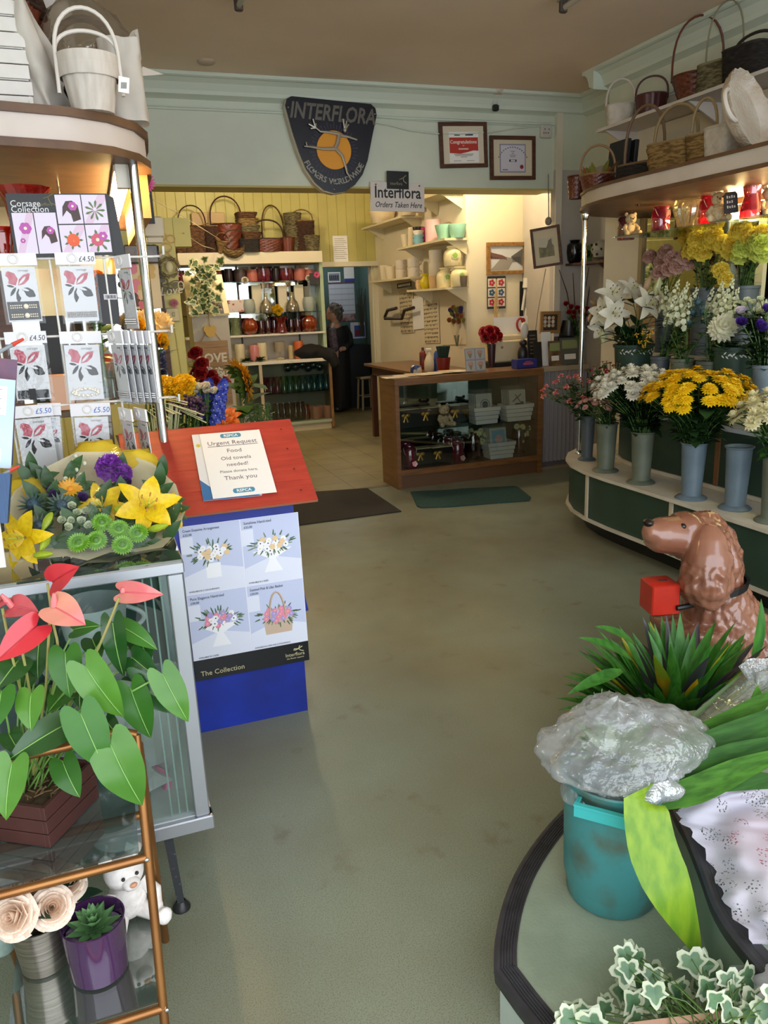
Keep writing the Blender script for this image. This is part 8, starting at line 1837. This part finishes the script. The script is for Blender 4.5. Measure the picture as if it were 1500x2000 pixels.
for i in range(3):simple('cup',('lowest','middle','topmost')[i]+' pale blue striped cup of the small stack on the upper near shelf','cup',ss(818,0,3.39)+V((0,0,.001+i*.045)),tub(.045,.06,.05),mat('#7fb4c4' if i<2 else '#e6dccb',.4),'striped cup stack')
for i in range(2):simple('pot',('lower','upper')[i]+' white pot of the pair stacked beside the cream jars','pot',ss(851,1,3.5)+V((0,0,.13+i*.13)),tub(.065,.075,.13),mat('#d6ccb8',.4),'stacked white pots')
simple('pot','white pot under the stacked pair beside the cream jars','pot',ss(851,1,3.5),tub(.065,.07,.129),mat('#d0c4ac',.4),'stacked white pots')
for x,dz,X,lab in ((869,0,3.44,'lower left cream jar with a green medallion'),(897,0,3.5,'lower right cream jar with a green medallion'),(884,.2,3.47,'top cream jar with a green medallion on the two below')):
    def med(t):
        b=B();m=frame((-.015,-.089,.1),(1,-.2,0),(0,0,1));disc(b,m,0,0,.036,0,.006,0)
        for i in range(5):disc(b,m,.015*math.cos(i*1.257+.3),.015*math.sin(i*1.257+.3),.012,.006,.009,1,8)
        b.out('medallion',[mat('#cfd69a',.5),mat('#8fae4a',.5)],t,smooth=False)
    vessel('cream_jar',lab,'jar',ss(x,1,X)+V((0,0,dz)),[(.085,0),(.09,.01),(.092,.11),(.08,.145),(.05,.165),(.052,.178),(.06,.18),(.06,.195)],mat('#ddcfa0',.35),'cream jars',th=.006,parts=med)
for x in (783,807):
    for i in range(2):
        def hd(t):b=B();b.tube([V((.055+.03*math.sin(PI*k/8),-.03,.075-.055*k/8)) for k in range(9)],.006,6);b.out('handle',mat('#cfc2ac',.4),t)
        vessel('mug',('lower','upper')[i]+' spotted white mug of the '+('left' if x<800 else 'right')+' stack on the lower far shelf','mug',ss(x,3)+V((0,0,i*.102)),tub(.065,.07,.1),mat('#d6cab6',.4,h2='#8a7a70',nscale=26,lo=.66,hi=.7),'stacked spotted mugs',parts=hd)
def wallx(name,lab,cat,pts,X,m_,ex=None,th=.006):
    q=[P(x,y,X=X) for x,y in pts];c_=sum(q,V())/4;r=q[1]-q[0]+q[2]-q[3];u=q[0]-q[3]+q[1]-q[2];w,h=r.length/2,u.length/2;m=frame(c_,r,u);b=B();rect(b,m,-w/2,-h/2,w/2,h/2,0,th,0);ms=[m_]
    if ex:ms += ex(b,m,w,h,th)
    return solo(name,lab,cat,b,ms,c_,smooth=False)
def fig(b,m,w,h,t_):
    g=random.Random(4)
    for j in range(10):
        for i in range(9):
            x,y=-w*.44+i*w*.1,h*.42-j*h*.095;rect(b,m,x,y-h*.05*g.uniform(.4,1),x+w*.06*g.uniform(.5,1),y,t_,t_+.001,1)
    return [mat('#3a322a',.6)]
wallx('picture_chart','chart of small dark figures on the wall behind the spray can','chart',((828,588),(858,586),(858,668),(829,672)),3.592,mat('#d6c8a6',.6),fig)
wallx('picture_chart','chart of small dark figures left of the pinned white paper','chart',((781,566),(808,564),(808,648),(782,652)),3.592,mat('#cfc09c',.6),fig)
wallx('paper_notice','long white paper pinned between the two dark figure charts','notice',((807,583),(828,580),(828,640),(807,645)),3.59,PAPER)
wallx('paper_notice','pale sheets pinned behind the dried bouquet','notice',((862,585),(910,583),(910,670),(862,676)),3.594,mat('#ddd0b2',.6))
wallx('black_label','small black label under the lower far shelf','label',((776,554),(803,550),(804,559),(777,564)),3.45,BLACK,lambda b,m,w,h,t_:([rect(b,m,-w*.4+i*w*.11,-h*.2,-w*.33+i*w*.11,h*.25,t_,t_+.001,1) for i in range(8)],[mat('#c9bfa6',.6)])[1])
t=thing('iron_bracket','dark iron wall clamp with curved jaws below the lower far shelf','bracket',P(780,615,X=3.5));b=B();b.tube([P(x,y,X=3.5) for x,y in ((774,602),(757,606),(752,618),(752,622),(785,622),(790,606),(808,601))],.02,8);b.tube([P(768,622,X=3.5),P(768,622,X=3.5)+V((.1,0,0))],.018,8);b.out('jaws',mat('#3a2c22',.5),t,world=True)
t=thing('dried_bouquet','dried flower bouquet in a paper cone hung upside up on the wall','bouquet',P(892,660,X=3.55));b=B();g_=random.Random(5)
b.prism([(-.1,.08),(.1,.08),(.02,-.14),(-.02,-.14)],0,.03,m=frame(P(892,640,X=3.598),(0,-1,0),(0,0,1)));b.out('paper_cone',mat('#d6c7a4',.7),t,world=True,smooth=False)
for i in range(24):
    p=P(892+g_.uniform(-15,15)*(1-abs(i-12)/24),615+g_.uniform(-16,14),X=3.53);o=bpy.data.objects.new('flower_head',head_mesh('carn',((mat('#8f8a3a',.7),),(mat('#a05a2a',.7),),(mat('#55486a',.7),))[i % 3]));COL.objects.link(o);o.parent=t;o.matrix_local=mw(t).inverted() @ T(p) @ aim((-1,-.4,.2)) @ Matrix.Diagonal((.028,)*3+(1,))
b=B();b.tube([P(888,655,X=3.56),P(892,675,X=3.56)],.008,5);b.tube([P(896,655,X=3.56),P(893,676,X=3.56)],.008,5);b.out('stems',mat('#6a6a4a',.7),t,world=True)
# ================================================================ ALCOVE WALL
AY=7.398
GLD=mat('#a9804a',.35,.5,h2='#8a6234',nscale=30)
t,m,w,h=pic('framed_picture','gold framed street photograph on the lit alcove wall','picture',((949,474),(1026,473),(1026,535),(950,537)),y=AY,bar=.035,dep=.03,fm=GLD,mount=mat('#c9c3b4',.5))
b=B();rect(b,m,-w*.41,-h*.36,w*.41,h*.36,.012,.013,0);b.prism([(-w*.41,-h*.36),(w*.05,-h*.36),(w*.2,0),(-w*.1,.02)],.013,.014,1,m=m);b.prism([(-w*.41,.0),(-w*.41,h*.2),(-w*.1,h*.1),(0,h*.03),(0,-h*.02)],.013,.0145,2,m=m);b.prism([(w*.41,h*.3),(w*.41,-h*.25),(w*.12,-.0),(w*.12,h*.06)],.013,.0145,3,m=m)
for i in range(9):rect(b,m,-w*.38+i*w*.045,-h*.02,-w*.36+i*w*.045,h*.08-i*.005,.0145,.015,4);
for i in range(6):rect(b,m,w*.16+i*w*.035,-h*.12,w*.18+i*w*.035,h*.04,.0145,.015,4)
b.out('photograph',[mat('#c9cbd0',.4),mat('#8f8a86',.5),mat('#6a4a44',.5),mat('#57585a',.5),mat('#2c2a2a',.5)],t,world=True,smooth=False)
def fp(b,m,w,h,t_):
    for i in range(2):
        for j in range(3):
            x,y=-w*.25+i*w*.5,h*.3-j*h*.3;rect(b,m,x-w*.21,y-h*.13,x+w*.21,y+h*.13,t_,t_+.001,1)
            for k in range(5):disc(b,m,x+w*.1*math.cos(k*1.26),y+w*.1*math.sin(k*1.26),w*.07,t_+.001,t_+.002,2 if j != 1 else 3,8)
    return [mat('#d9d3c6',.5),mat('#b0343c',.5),mat('#3a5a78',.5)]
flat('flower_chart','black edged chart of red and blue flowers under the gold picture','chart',951,540,987,602,AY-.008,mat('#33302e',.5),fp)
b=B();g_=random.Random(8)
for i in range(9):b.tube([P(970,545,Y=7.33),P(969+g_.uniform(-4,4),600,Y=7.32),P(971+g_.uniform(-6,6),645,Y=7.31)],.004,5)
solo('raffia_hank','hank of pale raffia hanging in front of the flower chart','raffia',b,mat('#b99a6a',.7),P(970,545,Y=7.33))
t=thing('wall_telephone','white wall telephone on a black board at the alcove corner','telephone',P(1022,600,Y=7.36));b=B();m=frame(P(1023,596,Y=AY-.01),(1,0,0),(0,0,1));rect(b,m,-.05,-.24,.06,.24,0,.012);b.out('board',BLACK,t,world=True,smooth=False)
b=B();b.tube([P(1028,543,Y=7.33),P(1027,562,Y=7.33)],[.03,.035],10);b.tube([P(1026,565,Y=7.33),P(1020,606,Y=7.33)],.013,6);b.tube([P(1031,585,Y=7.33),P(1023,640,Y=7.32)],.014,6);b.out('handset',mat('#d9d4c8',.4),t,world=True)
t,m,w,h=pic('framed_picture','dark framed watercolour of a town hung crooked beside the alcove','picture',((1037,449),(1094,437),(1098,517),(1042,525)),y=(6.42,6.24,6.24,6.42),bar=.022,dep=.02,fm=DWOOD,mount=mat('#cfc4aa',.7))
b=B();rect(b,m,-w*.26,-h*.25,w*.26,h*.22,.008,.010,0);b.prism([(-w*.26,-h*.25),(w*.26,-h*.25),(w*.26,h*.0),(w*.1,h*.17),(0,-h*.02),(-w*.26,h*.02)],.010,.011,1,m=m);b.prism([(w*.05,-h*.15),(w*.2,-h*.1),(w*.2,h*.2),(w*.08,h*.15)],.011,.012,2,m=m);b.out('painting',[mat('#c2c0ae',.6),mat('#8f8a68',.6,h2='#6a6a54',nscale=30),mat('#7d786a',.6)],t,world=True,smooth=False)
b=B();b.tube([P(1071,340,Y=6.29),P(1072,432,Y=6.29)],.005,5);b.tube([P(1066,525,Y=6.33),P(1052,600,Y=6.45),P(1040,690,Y=6.5)],.004,5);b.ball(P(1071,432,Y=6.29),.03,(1,1,1.2),10,8);solo('hanging_cable','thin grey cable running down past the dark framed watercolour','cable',b,mat('#8a8274',.5),P(1071,432,Y=6.29))
# ================================================================ TABLE, COUNTER AND WHAT IS ON THEM
OAKT=mat('#7f5a34',.35,h2='#6a4828',nscale=4,stretch=(1,6,1),coat=.2)
t=thing('work_table','brown wooden work table standing behind the glass counter','table',(3.3,7.9,0));TZ=.87
b=B();b.bx(2.97,3.59,6.75,8.9,TZ-.03,TZ,bev=.004);b.out('tabletop',OAKT,t,world=True,smooth=False);b=B();b.bx(3.02,3.55,6.8,8.82,TZ-.13,TZ-.03);b.out('apron',mat('#4a2a18',.5),t,world=True,smooth=False)
for x in (3.02,3.51):
    for y in (6.82,8.76):b=B();b.bx(x,x+.06,y,y+.06,0,TZ-.03);b.out('leg',mat('#4f2a18',.5),t,world=True,smooth=False)
KX0,KX1,KY0,KY1_,KZ=2.285,3.70,6.06,6.44,.945
t=thing('display_counter','wooden glass fronted display counter facing the shop floor','counter',(3.0,6.25,0));W3=mat('#7d5530',.4,h2='#69441f',nscale=5,stretch=(1,1,7),coat=.2)
b=B();b.bx(KX0-.004,KX1+.004,KY0-.004,KY1_,KZ-.06,KZ-.0,bev=.003);b.out('top',W3,t,world=True,smooth=False)
for x0_,x1_,nm in ((KX0,KX0+.035,'side_panel'),(KX1-.05,KX1,'side_panel')):b=B();b.bx(x0_,x1_,KY0,KY1_,0,KZ-.06);b.out(nm,W3,t,world=True,smooth=False)
b=B();b.bx(KX0+.035,KX1-.05,KY0,KY1_,.115,.165);b.out('bottom_board',W3,t,world=True,smooth=False);b=B();b.bx(KX0+.02,KX1-.03,KY0+.02,KY1_,0,.115);b.out('kick_board',mat('#5f4128',.5),t,world=True,smooth=False)
b=B();b.bx(KX0+.035,2.98,KY1_-.02,KY1_-.012,.165,KZ-.06);b.out('mirror_back',MIRROR,t,world=True,smooth=False);b=B();b.bx(3.02,KX1-.05,KY1_-.02,KY1_-.008,.165,KZ-.06);b.out('back_panel',mat('#3a4438',.5),t,world=True,smooth=False)
SZ=P(900,832,Y=6.12).z
b=B();b.bx(KX0+.035,KX1-.05,KY0+.05,KY1_-.02,SZ-.008,SZ);b.out('glass_shelf',glass('#b9d0c8',.14),t,world=True,smooth=False);b=B();b.bx(2.97,2.976,KY0+.03,KY1_-.02,.165,KZ-.06);b.out('glass_divider',glass('#b9d0cc',.2),t,world=True,smooth=False)
b=B();b.bx(KX0+.035,KX1-.05,KY0+.01,KY0+.014,.165,KZ-.06);b.out('front_pane',glass('#f0f4f2',.05),t,world=True,smooth=False)
cs=lambda x,Y,z:V((P(x,800,Y=Y).x,Y,z+.001))
def gift(lab,x,Y,z,w,h):
    c=cs(x,Y,z);t=thing('gift_box',lab,'gift box',c,0,'black gift boxes in the counter');b=B();b.box((0,0,h/2),(w,.1,h),bev=.003);b.out('box',mat('#17120f',.35),t,smooth=False);b=B();b.box((0,0,h+.004),(w+.006,.105,.008));b.out('lid',mat('#b5a67c',.4),t,smooth=False)
    b=B()
    for s in (-1,1):b.ball((-w*.25+s*.02,-.058,h*.72),.02,(1.1,.5,.8),8,6);b.tube([V((-w*.25,-.056,h*.7)),V((-w*.25+s*.02,-.058,h*.35))],[.006,.009],6)
    b.out('ribbon_bow',mat('#b98a34',.35,.4),t)
gift('black gift box at the left end of the counter middle shelf',797,6.3,SZ,.19,.16);gift('black gift box left of the counter teddy bear',836,6.3,SZ,.2,.16);gift('black gift box right of the counter teddy bear',891,6.3,SZ,.15,.16);gift('black gift box beside the left magenta jars in the counter',822,6.2,.165,.16,.15);gift('black gift box with gold lettering in the counter bottom',858,6.18,.165,.19,.15)
teddy('cream teddy bear between black gift boxes in the counter',cs(866,6.2,SZ),.2,mat('#d0b692',.95,h2='#b89c76',nscale=60),.1,ribbon=mat('#6a4a2a',.6))
PF=(leafmat('#e8b0b0','#d89898',tr=.1),mat('#c97a7a',.5));MJ=glass('#a8104e',.12,.05,body=.5)
for x,Y,fl,lab in ((797,6.13,1,'magenta jar with a pink flower at the left front of the counter'),(789,6.28,0,'magenta jar behind the left front one in the counter'),(892,6.15,1,'magenta jar with a pink flower beside the glass divider'),(876,6.3,0,'magenta jar at the back by the glass divider'),(901,6.3,0,'magenta jar behind the divider edge in the counter')):jar(lab,cs(x,Y,.165),.06,.2,MJ,'magenta jars in the counter',handle=True,flower=PF if fl else None)
def crate(lab,x,Y,z,w,n=4,group='white slatted crates in the counter'):
    c=cs(x,Y,z);t=thing('wooden_crate',lab,'crate',c,0,group)
    for k in range(n):
        b=B();q=w*(.82+.18*k/(n-1));d=.16*(.85+.15*k/(n-1));zz=.02+.037*k
        for sx,sy,wx,wy in ((0,-d/2,q,.008),(0,d/2,q,.008),(-q/2,0,.008,d),(q/2,0,.008,d)):b.box((sx,sy,zz),(wx,wy,.033))
        b.out('slat',mat('#d9d5cc',.5),t,smooth=False)
    b=B();b.box((0,0,.004),(w*.8,.14,.008));b.out('bottom',mat('#d9d5cc',.5),t,smooth=False);return c
def cards(lab,c,w,h,kind,tl=-.12):
    for i in range(5):
        t=thing('greeting_card',(lab+', front one') if i==4 else (lab+', packed behind the front one'),'card',c+V((.006*i-.02,.05-.022*i,.012)),0,lab);t.rotation_euler=(tl,0,.02*(i-2))
        b=B();b.box((0,0,h/2),(w,.004,h));b.out('card',mat('#dcd8cc' if i==4 else '#c4bfb6',.6),t,smooth=False)
        b=B();b.box((0,-.004,h/2+.01),(w+.02,.002,h+.05));b.out('clear_sleeve',glass('#fafaf8',.03,.08,body=.02,bump=.5,bscale=30,edge=.3),t,smooth=False)
        if i==4:
            b=B();m=frame((0,-.0022,h*.62),(1,0,0),(0,0,1))
            if kind==0:b.tube([m @ V((.045*math.cos(a)+.01,-.02+.045*math.sin(a),.001)) for a in [PI*k/12-.4 for k in range(16)]],.003,4);disc(b,m,.01,-.02,.03,0,.002)
            elif kind==1:b.tube([m @ V((-.05,-.02,.001)),m @ V((.04,.04,.001))],.005,5);b.tube([m @ V((-.02,.04,.001)),m @ V((.03,-.03,.001))],.004,5);disc(b,m,.0,-.05,.03,0,.002,sy=.5);disc(b,m,.045,-.045,.02,0,.002)
            else:rect(b,m,-w*.35,-h*.3,w*.42,h*.28,0,.001);disc(b,m,.01,-.02,.04,.001,.002,1)
            b.out('printed_picture',[mat(('#57585e','#5a3a2c','#86b2c8')[kind],.6),mat('#d9b2b0',.6)],t,smooth=False)
c=crate('white slatted crate of cards on the counter middle shelf, left one',944,6.16,SZ,.25);cards('grey wreath greeting cards',c+V((-.01,0,.05)),.16,.2,0)
c=crate('white slatted crate of cards on the counter middle shelf, right one',1007,6.16,SZ,.28);cards('brown twig greeting cards',c+V((.0,0,.05)),.17,.21,1)
c=crate('white slatted crate of blue cards on the counter floor',973,6.16,.165,.27);cards('blue patterned greeting cards',c+V((-.02,0,.05)),.17,.21,2)
CF=(leafmat('#e6e2b8','#d3d08e',tr=.2),leafmat('#c9c46a','#b9b45a'))
for x,Y,px,py,lab in ((923,6.2,930,855,'left'),(1014,6.24,1018,850,'right')):
    c=cs(x,Y,.165);simple('vase','dark red glass vase of cream flowers on the counter floor, '+lab+' one','vase',c,[(.06,0),(.065,.02),(.07,.12),(.065,.2),(.05,.24)],glass('#4a0c18',.14,.05,body=.7),'dark red vases in the counter')
    g_=random.Random(px);pxbunch('cream daisies in the dark red vase at the '+lab+' of the counter floor','flowers',c+V((0,0,.23)),[('flatmum',CF,px+g_.gauss(0,11),py+g_.gauss(0,11),.03,g_.uniform(-.06,.04),None) for _ in range(16)],0,Yp=Y,nleaf=4,L=.06,W=.015)
ct=lambda x,Y=6.3,z=KZ:V((P(x,715,Y=Y).x,Y,z+.001))
g_=random.Random(30)
for i in range(7):
    c=ct(770+i*22,6.2+.05*(i % 3));b=B();b.box((c.x,c.y,KZ+.002+.0022*i),(.21,.15,.0018),rz=g_.uniform(-.3,.3));solo('paper_sheet','loose sheet of paper lying on the left of the counter top','paper',b,mat(('#d6cfbc','#cfc4a8','#c9b08a')[i % 3],.7),c,'loose papers on the counter',smooth=False)
tt=lambda x,Y:V((P(x,700,Y=Y).x,Y,TZ+.001))
t=thing('spray_bottle','cream plastic spray bottle standing on the work table','bottle',tt(838,7.3));b=B();b.lathe([(.045,0),(.05,.01),(.05,.1),(.03,.15),(.016,.18),(.016,.2)],n=24,capt=True);b.out('bottle',mat('#cfc3a4',.4),t);b=B();b.box((-.005,0,.215),(.06,.025,.03),bev=.006);b.tube([V((-.03,0,.205)),V((-.035,0,.18))],.005,6);b.out('trigger_head',mat('#d9d2c0',.4),t)
b=B();b.lathe([(.034,0),(.036,.005),(.036,.17),(.02,.19),(.014,.2),(.014,.225)],n=20,capt=True);o=b.out('spray_can',mat('#7a1c16',.4,h2='#2a1414',nscale=16));o.location=tt(826,7.55);tag(o,'red and black aerosol can left of the spray bottle','spray can')
b=B();b.lathe([(.05,0),(.06,.02),(.05,.07),(.03,.08)],n=20,capt=True);o=b.out('tape_holder',mat('#28407a',.4,h2='#d6cfbc',nscale=9,lo=.48,hi=.52));o.location=tt(812,7.2);tag(o,'blue and white rounded tape holder on the work table','tape holder')
simple('pot','deep red pot holding a dark green brush on the work table','pot',tt(866,7.15),tub(.055,.07,.14),mat('#7a1f18',.4));b=B();c=tt(866,7.15)
for i in range(80):a=i*2.4;q=.06*math.sqrt(i/80);b.tube([c+V((q*math.cos(a)*.6,q*math.sin(a)*.6,.1)),c+V((q*math.cos(a)*1.2,q*math.sin(a)*1.2,.25))],.004,4)
solo('brush','dark green bristle brush head up in the red pot','brush',b,mat('#1f3a30',.8),c)
b=B();b.lathe([(.03,0),(.032,.01),(.03,.17),(.014,.2)],n=16,capt=True);o=b.out('bottle',mat('#2c4a8a',.4));o.location=tt(853,7.3);tag(o,'blue bottle between spray bottle and brush pot','bottle')
t=thing('card_rack','small stand with four bouquet pictures on the counter','card stand',ct(928,6.25));m=frame(ct(928,6.2)+V((0,0,.1)),(1,0,0),(0,.15,1));b=B();rect(b,m,-.098,-.1,.098,.1,0,.004);b.out('board',mat('#8f8f92',.5),t,world=True,smooth=False);b=B()
for i in range(2):
    for j in range(2):
        x,y=-.048+i*.096,-.048+j*.098;rect(b,m,x-.042,y-.042,x+.042,y+.042,.004,.005,0);b.prism([(x-.006,y-.035),(x+.006,y-.035),(x+.022,y+.01),(x-.022,y+.01)],.005,.006,1,m=m)
        for k in range(7):disc(b,m,x+.02*math.cos(k*.9),y+.016+.01*math.sin(k*.9),.008,.005,.007,2,8)
b.out('printed_pictures',[mat('#a9a8a6',.5),mat('#8a7a5a',.5),mat('#b98a6a' ,.5)],t,world=True,smooth=False)
t=thing('till','cream cash till on a black base behind the counter','till',ct(990,6.75,.87));b=B();b.box((0,0,.05),(.46,.3,.1),bev=.006);b.out('drawer',mat('#1c1a18',.5),t,smooth=False);b=B();b.box((0,0,.2),(.44,.28,.2),bev=.012);b.box((-.02,.03,.32),(.36,.18,.05),bev=.01);b.out('case',mat('#cfc3a2',.5),t,smooth=False);b=B();b.box((.13,-.142,.26),(.07,.006,.03));b.box((.1,-.142,.15),(.12,.005,.01));b.ball((-.13,-.142,.24),.014,(1,.3,1),10,6);b.out('buttons',mat('#8a7f66',.5),t,smooth=False)
c=ct(960,6.62,KZ);simple('vase','slim dark vase behind the till holding red roses','vase',c,tub(.03,.04,.2),mat('#3a1a1c',.4))
RO=(leafmat('#b0141c','#8e0e16',tr=.15),);pxbunch('posy of bright red roses standing beside the till','flowers',c+V((0,0,.19)),[('rose',RO,x,y,.045,d,(a_,-.8,.4)) for x,y,d,a_ in ((946,648,0,-.5),(958,645,-.04,0),(970,646,0,.4),(950,658,-.03,-.3),(964,658,-.06,.1),(976,655,0,.6))],0,Yp=6.6,nleaf=3,L=.07,W=.025,fol=(MD,STEMM))
t=thing('charity_box','dark blue open box with a lettered front on the counter right','box',ct(1024,6.2));b=B();b.box((0,0,.04),(.21,.1,.08),bev=.004);b.out('box',mat('#1a2a78',.4),t,smooth=False);b=B();b.box((.01,-.0515,.04),(.1,.002,.02));b.box((.01,-.0515,.058),(.06,.002,.008));b.out('label',mat('#a9485a',.5),t,smooth=False)
t=thing('penguin_figure','small penguin figure standing behind the blue box','figurine',ct(1021,6.36));b=B();b.ball((0,0,.1),.05,(1,.9,1.9),14,10);b.ball((0,-.005,.21),.035,n=12,m=8);b.out('body',mat('#1f1d1e',.4),t);b=B();b.ball((-.012,-.02,.11),.042,(.9,.7,1.8),12,8);b.out('chest',mat('#d6d0c4',.5),t);b=B();b.lathe([(.01,0),(.001,.05)],n=8,ax=Matrix.Rotation(PI/2,3,'X'));b.out('beak',mat('#b9802a',.5),t);t.children[-1].location=(0,-.025,.212)
UX0,UX1,UY=3.735,4.24,6.16
t=thing('curtained_unit','low unit with a grey pleated curtain right of the counter','unit',(3.98,6.3,0));b=B();b.grid(lambda u,v:V((UX0+.01+(UX1-UX0-.02)*u,UY+.012*math.sin(u*70),.07+v*.83)),160,2);b.out('curtain',mat('#8f8a8c',.7),t,world=True);b=B();b.bx(UX0,UX1,UY-.02,6.31,.9,.945,bev=.003);b.out('top',mat('#a89a84',.5),t,world=True,smooth=False);b=B();b.bx(UX0,UX1,UY+.03,6.31,0,.9);b.out('body',mat('#6a6468',.6),t,world=True,smooth=False);b=B();b.bx(UX0,UX1,UY-.03,UY+.03,0,.03);b.out('base_strip',mat('#8a7c6a',.5),t,world=True,smooth=False)
ut=lambda x,Y=6.22:V((P(x,690,Y=Y).x,Y,.946))
def leaflet(lab,x,w,h,m_,Y=6.25,lean=.12,ex=None):
    c=ut(x,Y);m=frame(c+V((0,0,h/2)),(1,0,0),(0,lean,1));b=B();rect(b,m,-w/2,-h/2,w/2,h/2,0,.008,0);ms=[m_]
    if ex:ms += ex(b,m,w,h,.008)
    return solo('leaflet',lab,'leaflet',b,ms,c,'leaflets on the curtained unit',smooth=False)
lb=lambda b,m,w,h,t_:(rect(b,m,-w*.3,-h*.3,w*.3,-h*.1,t_,t_+.001,1),rect(b,m,-w*.4,h*.1,w*.4,h*.42,t_,t_+.001,2),[PAPER,mat('#8f9a6a',.5)])[2]
leaflet('dark landscape leaflet in the rack beside the chrome pole',1112,.2,.24,mat('#5a5c58',.5),6.2,ex=lb);leaflet('brown coffee coloured leaflet in the middle of the unit',1083,.13,.22,mat('#4a3626',.5,h2='#8a6a44',nscale=14),6.2,ex=lb);leaflet('white leaflet standing left of the brown one',1066,.1,.3,PAPER,6.26);leaflet('black phone shaped leaflet beside the penguin',1050,.08,.22,BLACK,6.2);leaflet('tall black menu card behind the penguin',1040,.1,.32,mat('#1c1816',.5),6.29,ex=lambda b,m,w,h,t_:([rect(b,m,-w*.3,h*(.35-.1*i),w*.3,h*(.37-.1*i),t_,t_+.001,1) for i in range(6)],[mat('#8a7a5a',.6)])[1]);c=ct(1000,6.82,1.2);m=frame(c+V((0,0,.09)),(1,0,0),(0,.1,1));b=B();rect(b,m,-.2,-.09,.17,.09,0,.004,0);b.tube([m @ V((.09+.04*math.cos(a),.01+.06*math.sin(a),.005)) for a in [PI*.4+PI*i/9*1.1 for i in range(10)]],.012,6,1);disc(b,m,.12,.05,.025,.004,.006,1);solo('greeting_card','white card with a red heart standing on the cream till','card',b,[PAPER,mat('#a02a2a',.6)],c,smooth=False)
t,m,w,h=pic('framed_picture','leaning tan framed picture of faces on the curtained unit','picture',((1056,610),(1094,606),(1091,652),(1052,650)),y=6.29,bar=.028,fm=mat('#9a7444',.5),mount=mat('#3a3226',.5));b=B()
for i in range(9):disc(b,m,-w*.25+(i % 3)*w*.2,h*.2-(i//3)*h*.17,.017,.008,.01,i % 2,8)
b.out('faces',[mat('#c9a888',.6),mat('#d9d2c0',.6)],t,world=True,smooth=False)
c=ut(1110,6.28)+V((0,0,.26));b=B();b.bx(c.x-.14,c.x+.1,6.24,6.33,.946,1.2,bev=.004);solo('black_box','black box under the dark bucket beside the chrome pole','box',b,mat('#1d1c1c',.5),c,smooth=False)
simple('bucket','small black bucket on the black box behind the chrome pole','bucket',V((c.x,6.28,1.201)),tub(.09,.06,.14)[::1],mat('#141416',.3))
b=B()
for pts in (((1120,640),(1107,570),(1092,527)),((1126,640),(1122,590),(1119,533)),((1136,640),(1142,570),(1150,522)),((1140,640),(1150,570),(1158,524)),((1145,640),(1178,560),(1188,530))):b.tube([P(x,y,Y=6.2) for x,y in pts],[.006,.005,.003],5)
solo('twig_bunch','bare dark twigs rising behind the chrome pole','twigs',b,mat('#3a2420',.7),P(1128,640,Y=6.2))
RD=(leafmat('#9c1a22','#7d1018',tr=.15),mat('#3a0a0c',.5));pxbunch('dark red anemones behind the chrome pole','flowers',P(1128,650,Y=6.22),[('cup',RD,x,y,.035,0,None) for x,y in ((1106,596),(1116,602),(1122,612),(1112,612),(1128,604),(1120,622),(1134,612),(1146,606),(1142,618))],0,Yp=6.2,nleaf=2)
# ================================================================ LIGHT AND CAMERA
w=bpy.data.worlds.new('World');S.world=w;w.use_nodes=True
bg=w.node_tree.nodes['Background'];bg.inputs['Color'].default_value=(.87,.93,1,1);bg.inputs['Strength'].default_value=4.1
def area(name,loc,rot,sx,sy,e,col,portal=False):
    l=bpy.data.lights.new(name,'AREA');l.shape='RECTANGLE';l.size=sx;l.size_y=sy;l.energy=e;l.color=col
    o=bpy.data.objects.new(name,l);COL.objects.link(o);o.location=loc;o.rotation_euler=rot
    if portal:l.cycles.is_portal=True
    return o
area('shopfront_portal',(1.27,-.62,1.6),(PI/2,0,0),6,3.2,1,(1,1,1),True)
WARM=(1,.80,.52)
def point(name,loc,e,col,r=.05):
    l=bpy.data.lights.new(name,'POINT');l.energy=e;l.color=col;l.shadow_soft_size=r
    o=bpy.data.objects.new(name,l);COL.objects.link(o);o.location=loc;return o
point('alcove_lamp',(3.35,6.95,2.85),55,WARM,.08)
point('back_lamp',(1.5,8.4,2.95),66,(1,.84,.6),.1)
point('store_fill',(3.3,11.2,2.35),9,(.9,.95,1),.1)  # added fill light to brighten the store room, no fitting there
cam=bpy.data.cameras.new('Camera');co=bpy.data.objects.new('Camera',cam);COL.objects.link(co)
cam.sensor_fit='VERTICAL';cam.sensor_height=36;cam.sensor_width=27;cam.lens=36*F/2000;cam.clip_start=.05
mm=Matrix((( _rr.x,-_dd.x,-_fw.x,0),(_rr.y,-_dd.y,-_fw.y,0),(_rr.z,-_dd.z,-_fw.z,CH),(0,0,0,1)))
co.matrix_world=mm
S.camera=co
S.view_settings.view_transform='Standard';S.view_settings.look='None';S.view_settings.gamma=1;S.view_settings.exposure=0
S.view_settings.use_curve_mapping=False
S.cycles.max_bounces=9;S.cycles.diffuse_bounces=4;S.cycles.glossy_bounces=4;S.cycles.transmission_bounces=6;S.cycles.transparent_max_bounces=24
S.cycles.sample_clamp_indirect=6;S.cycles.caustics_reflective=False;S.cycles.caustics_refractive=False
S.cycles.use_denoising=True
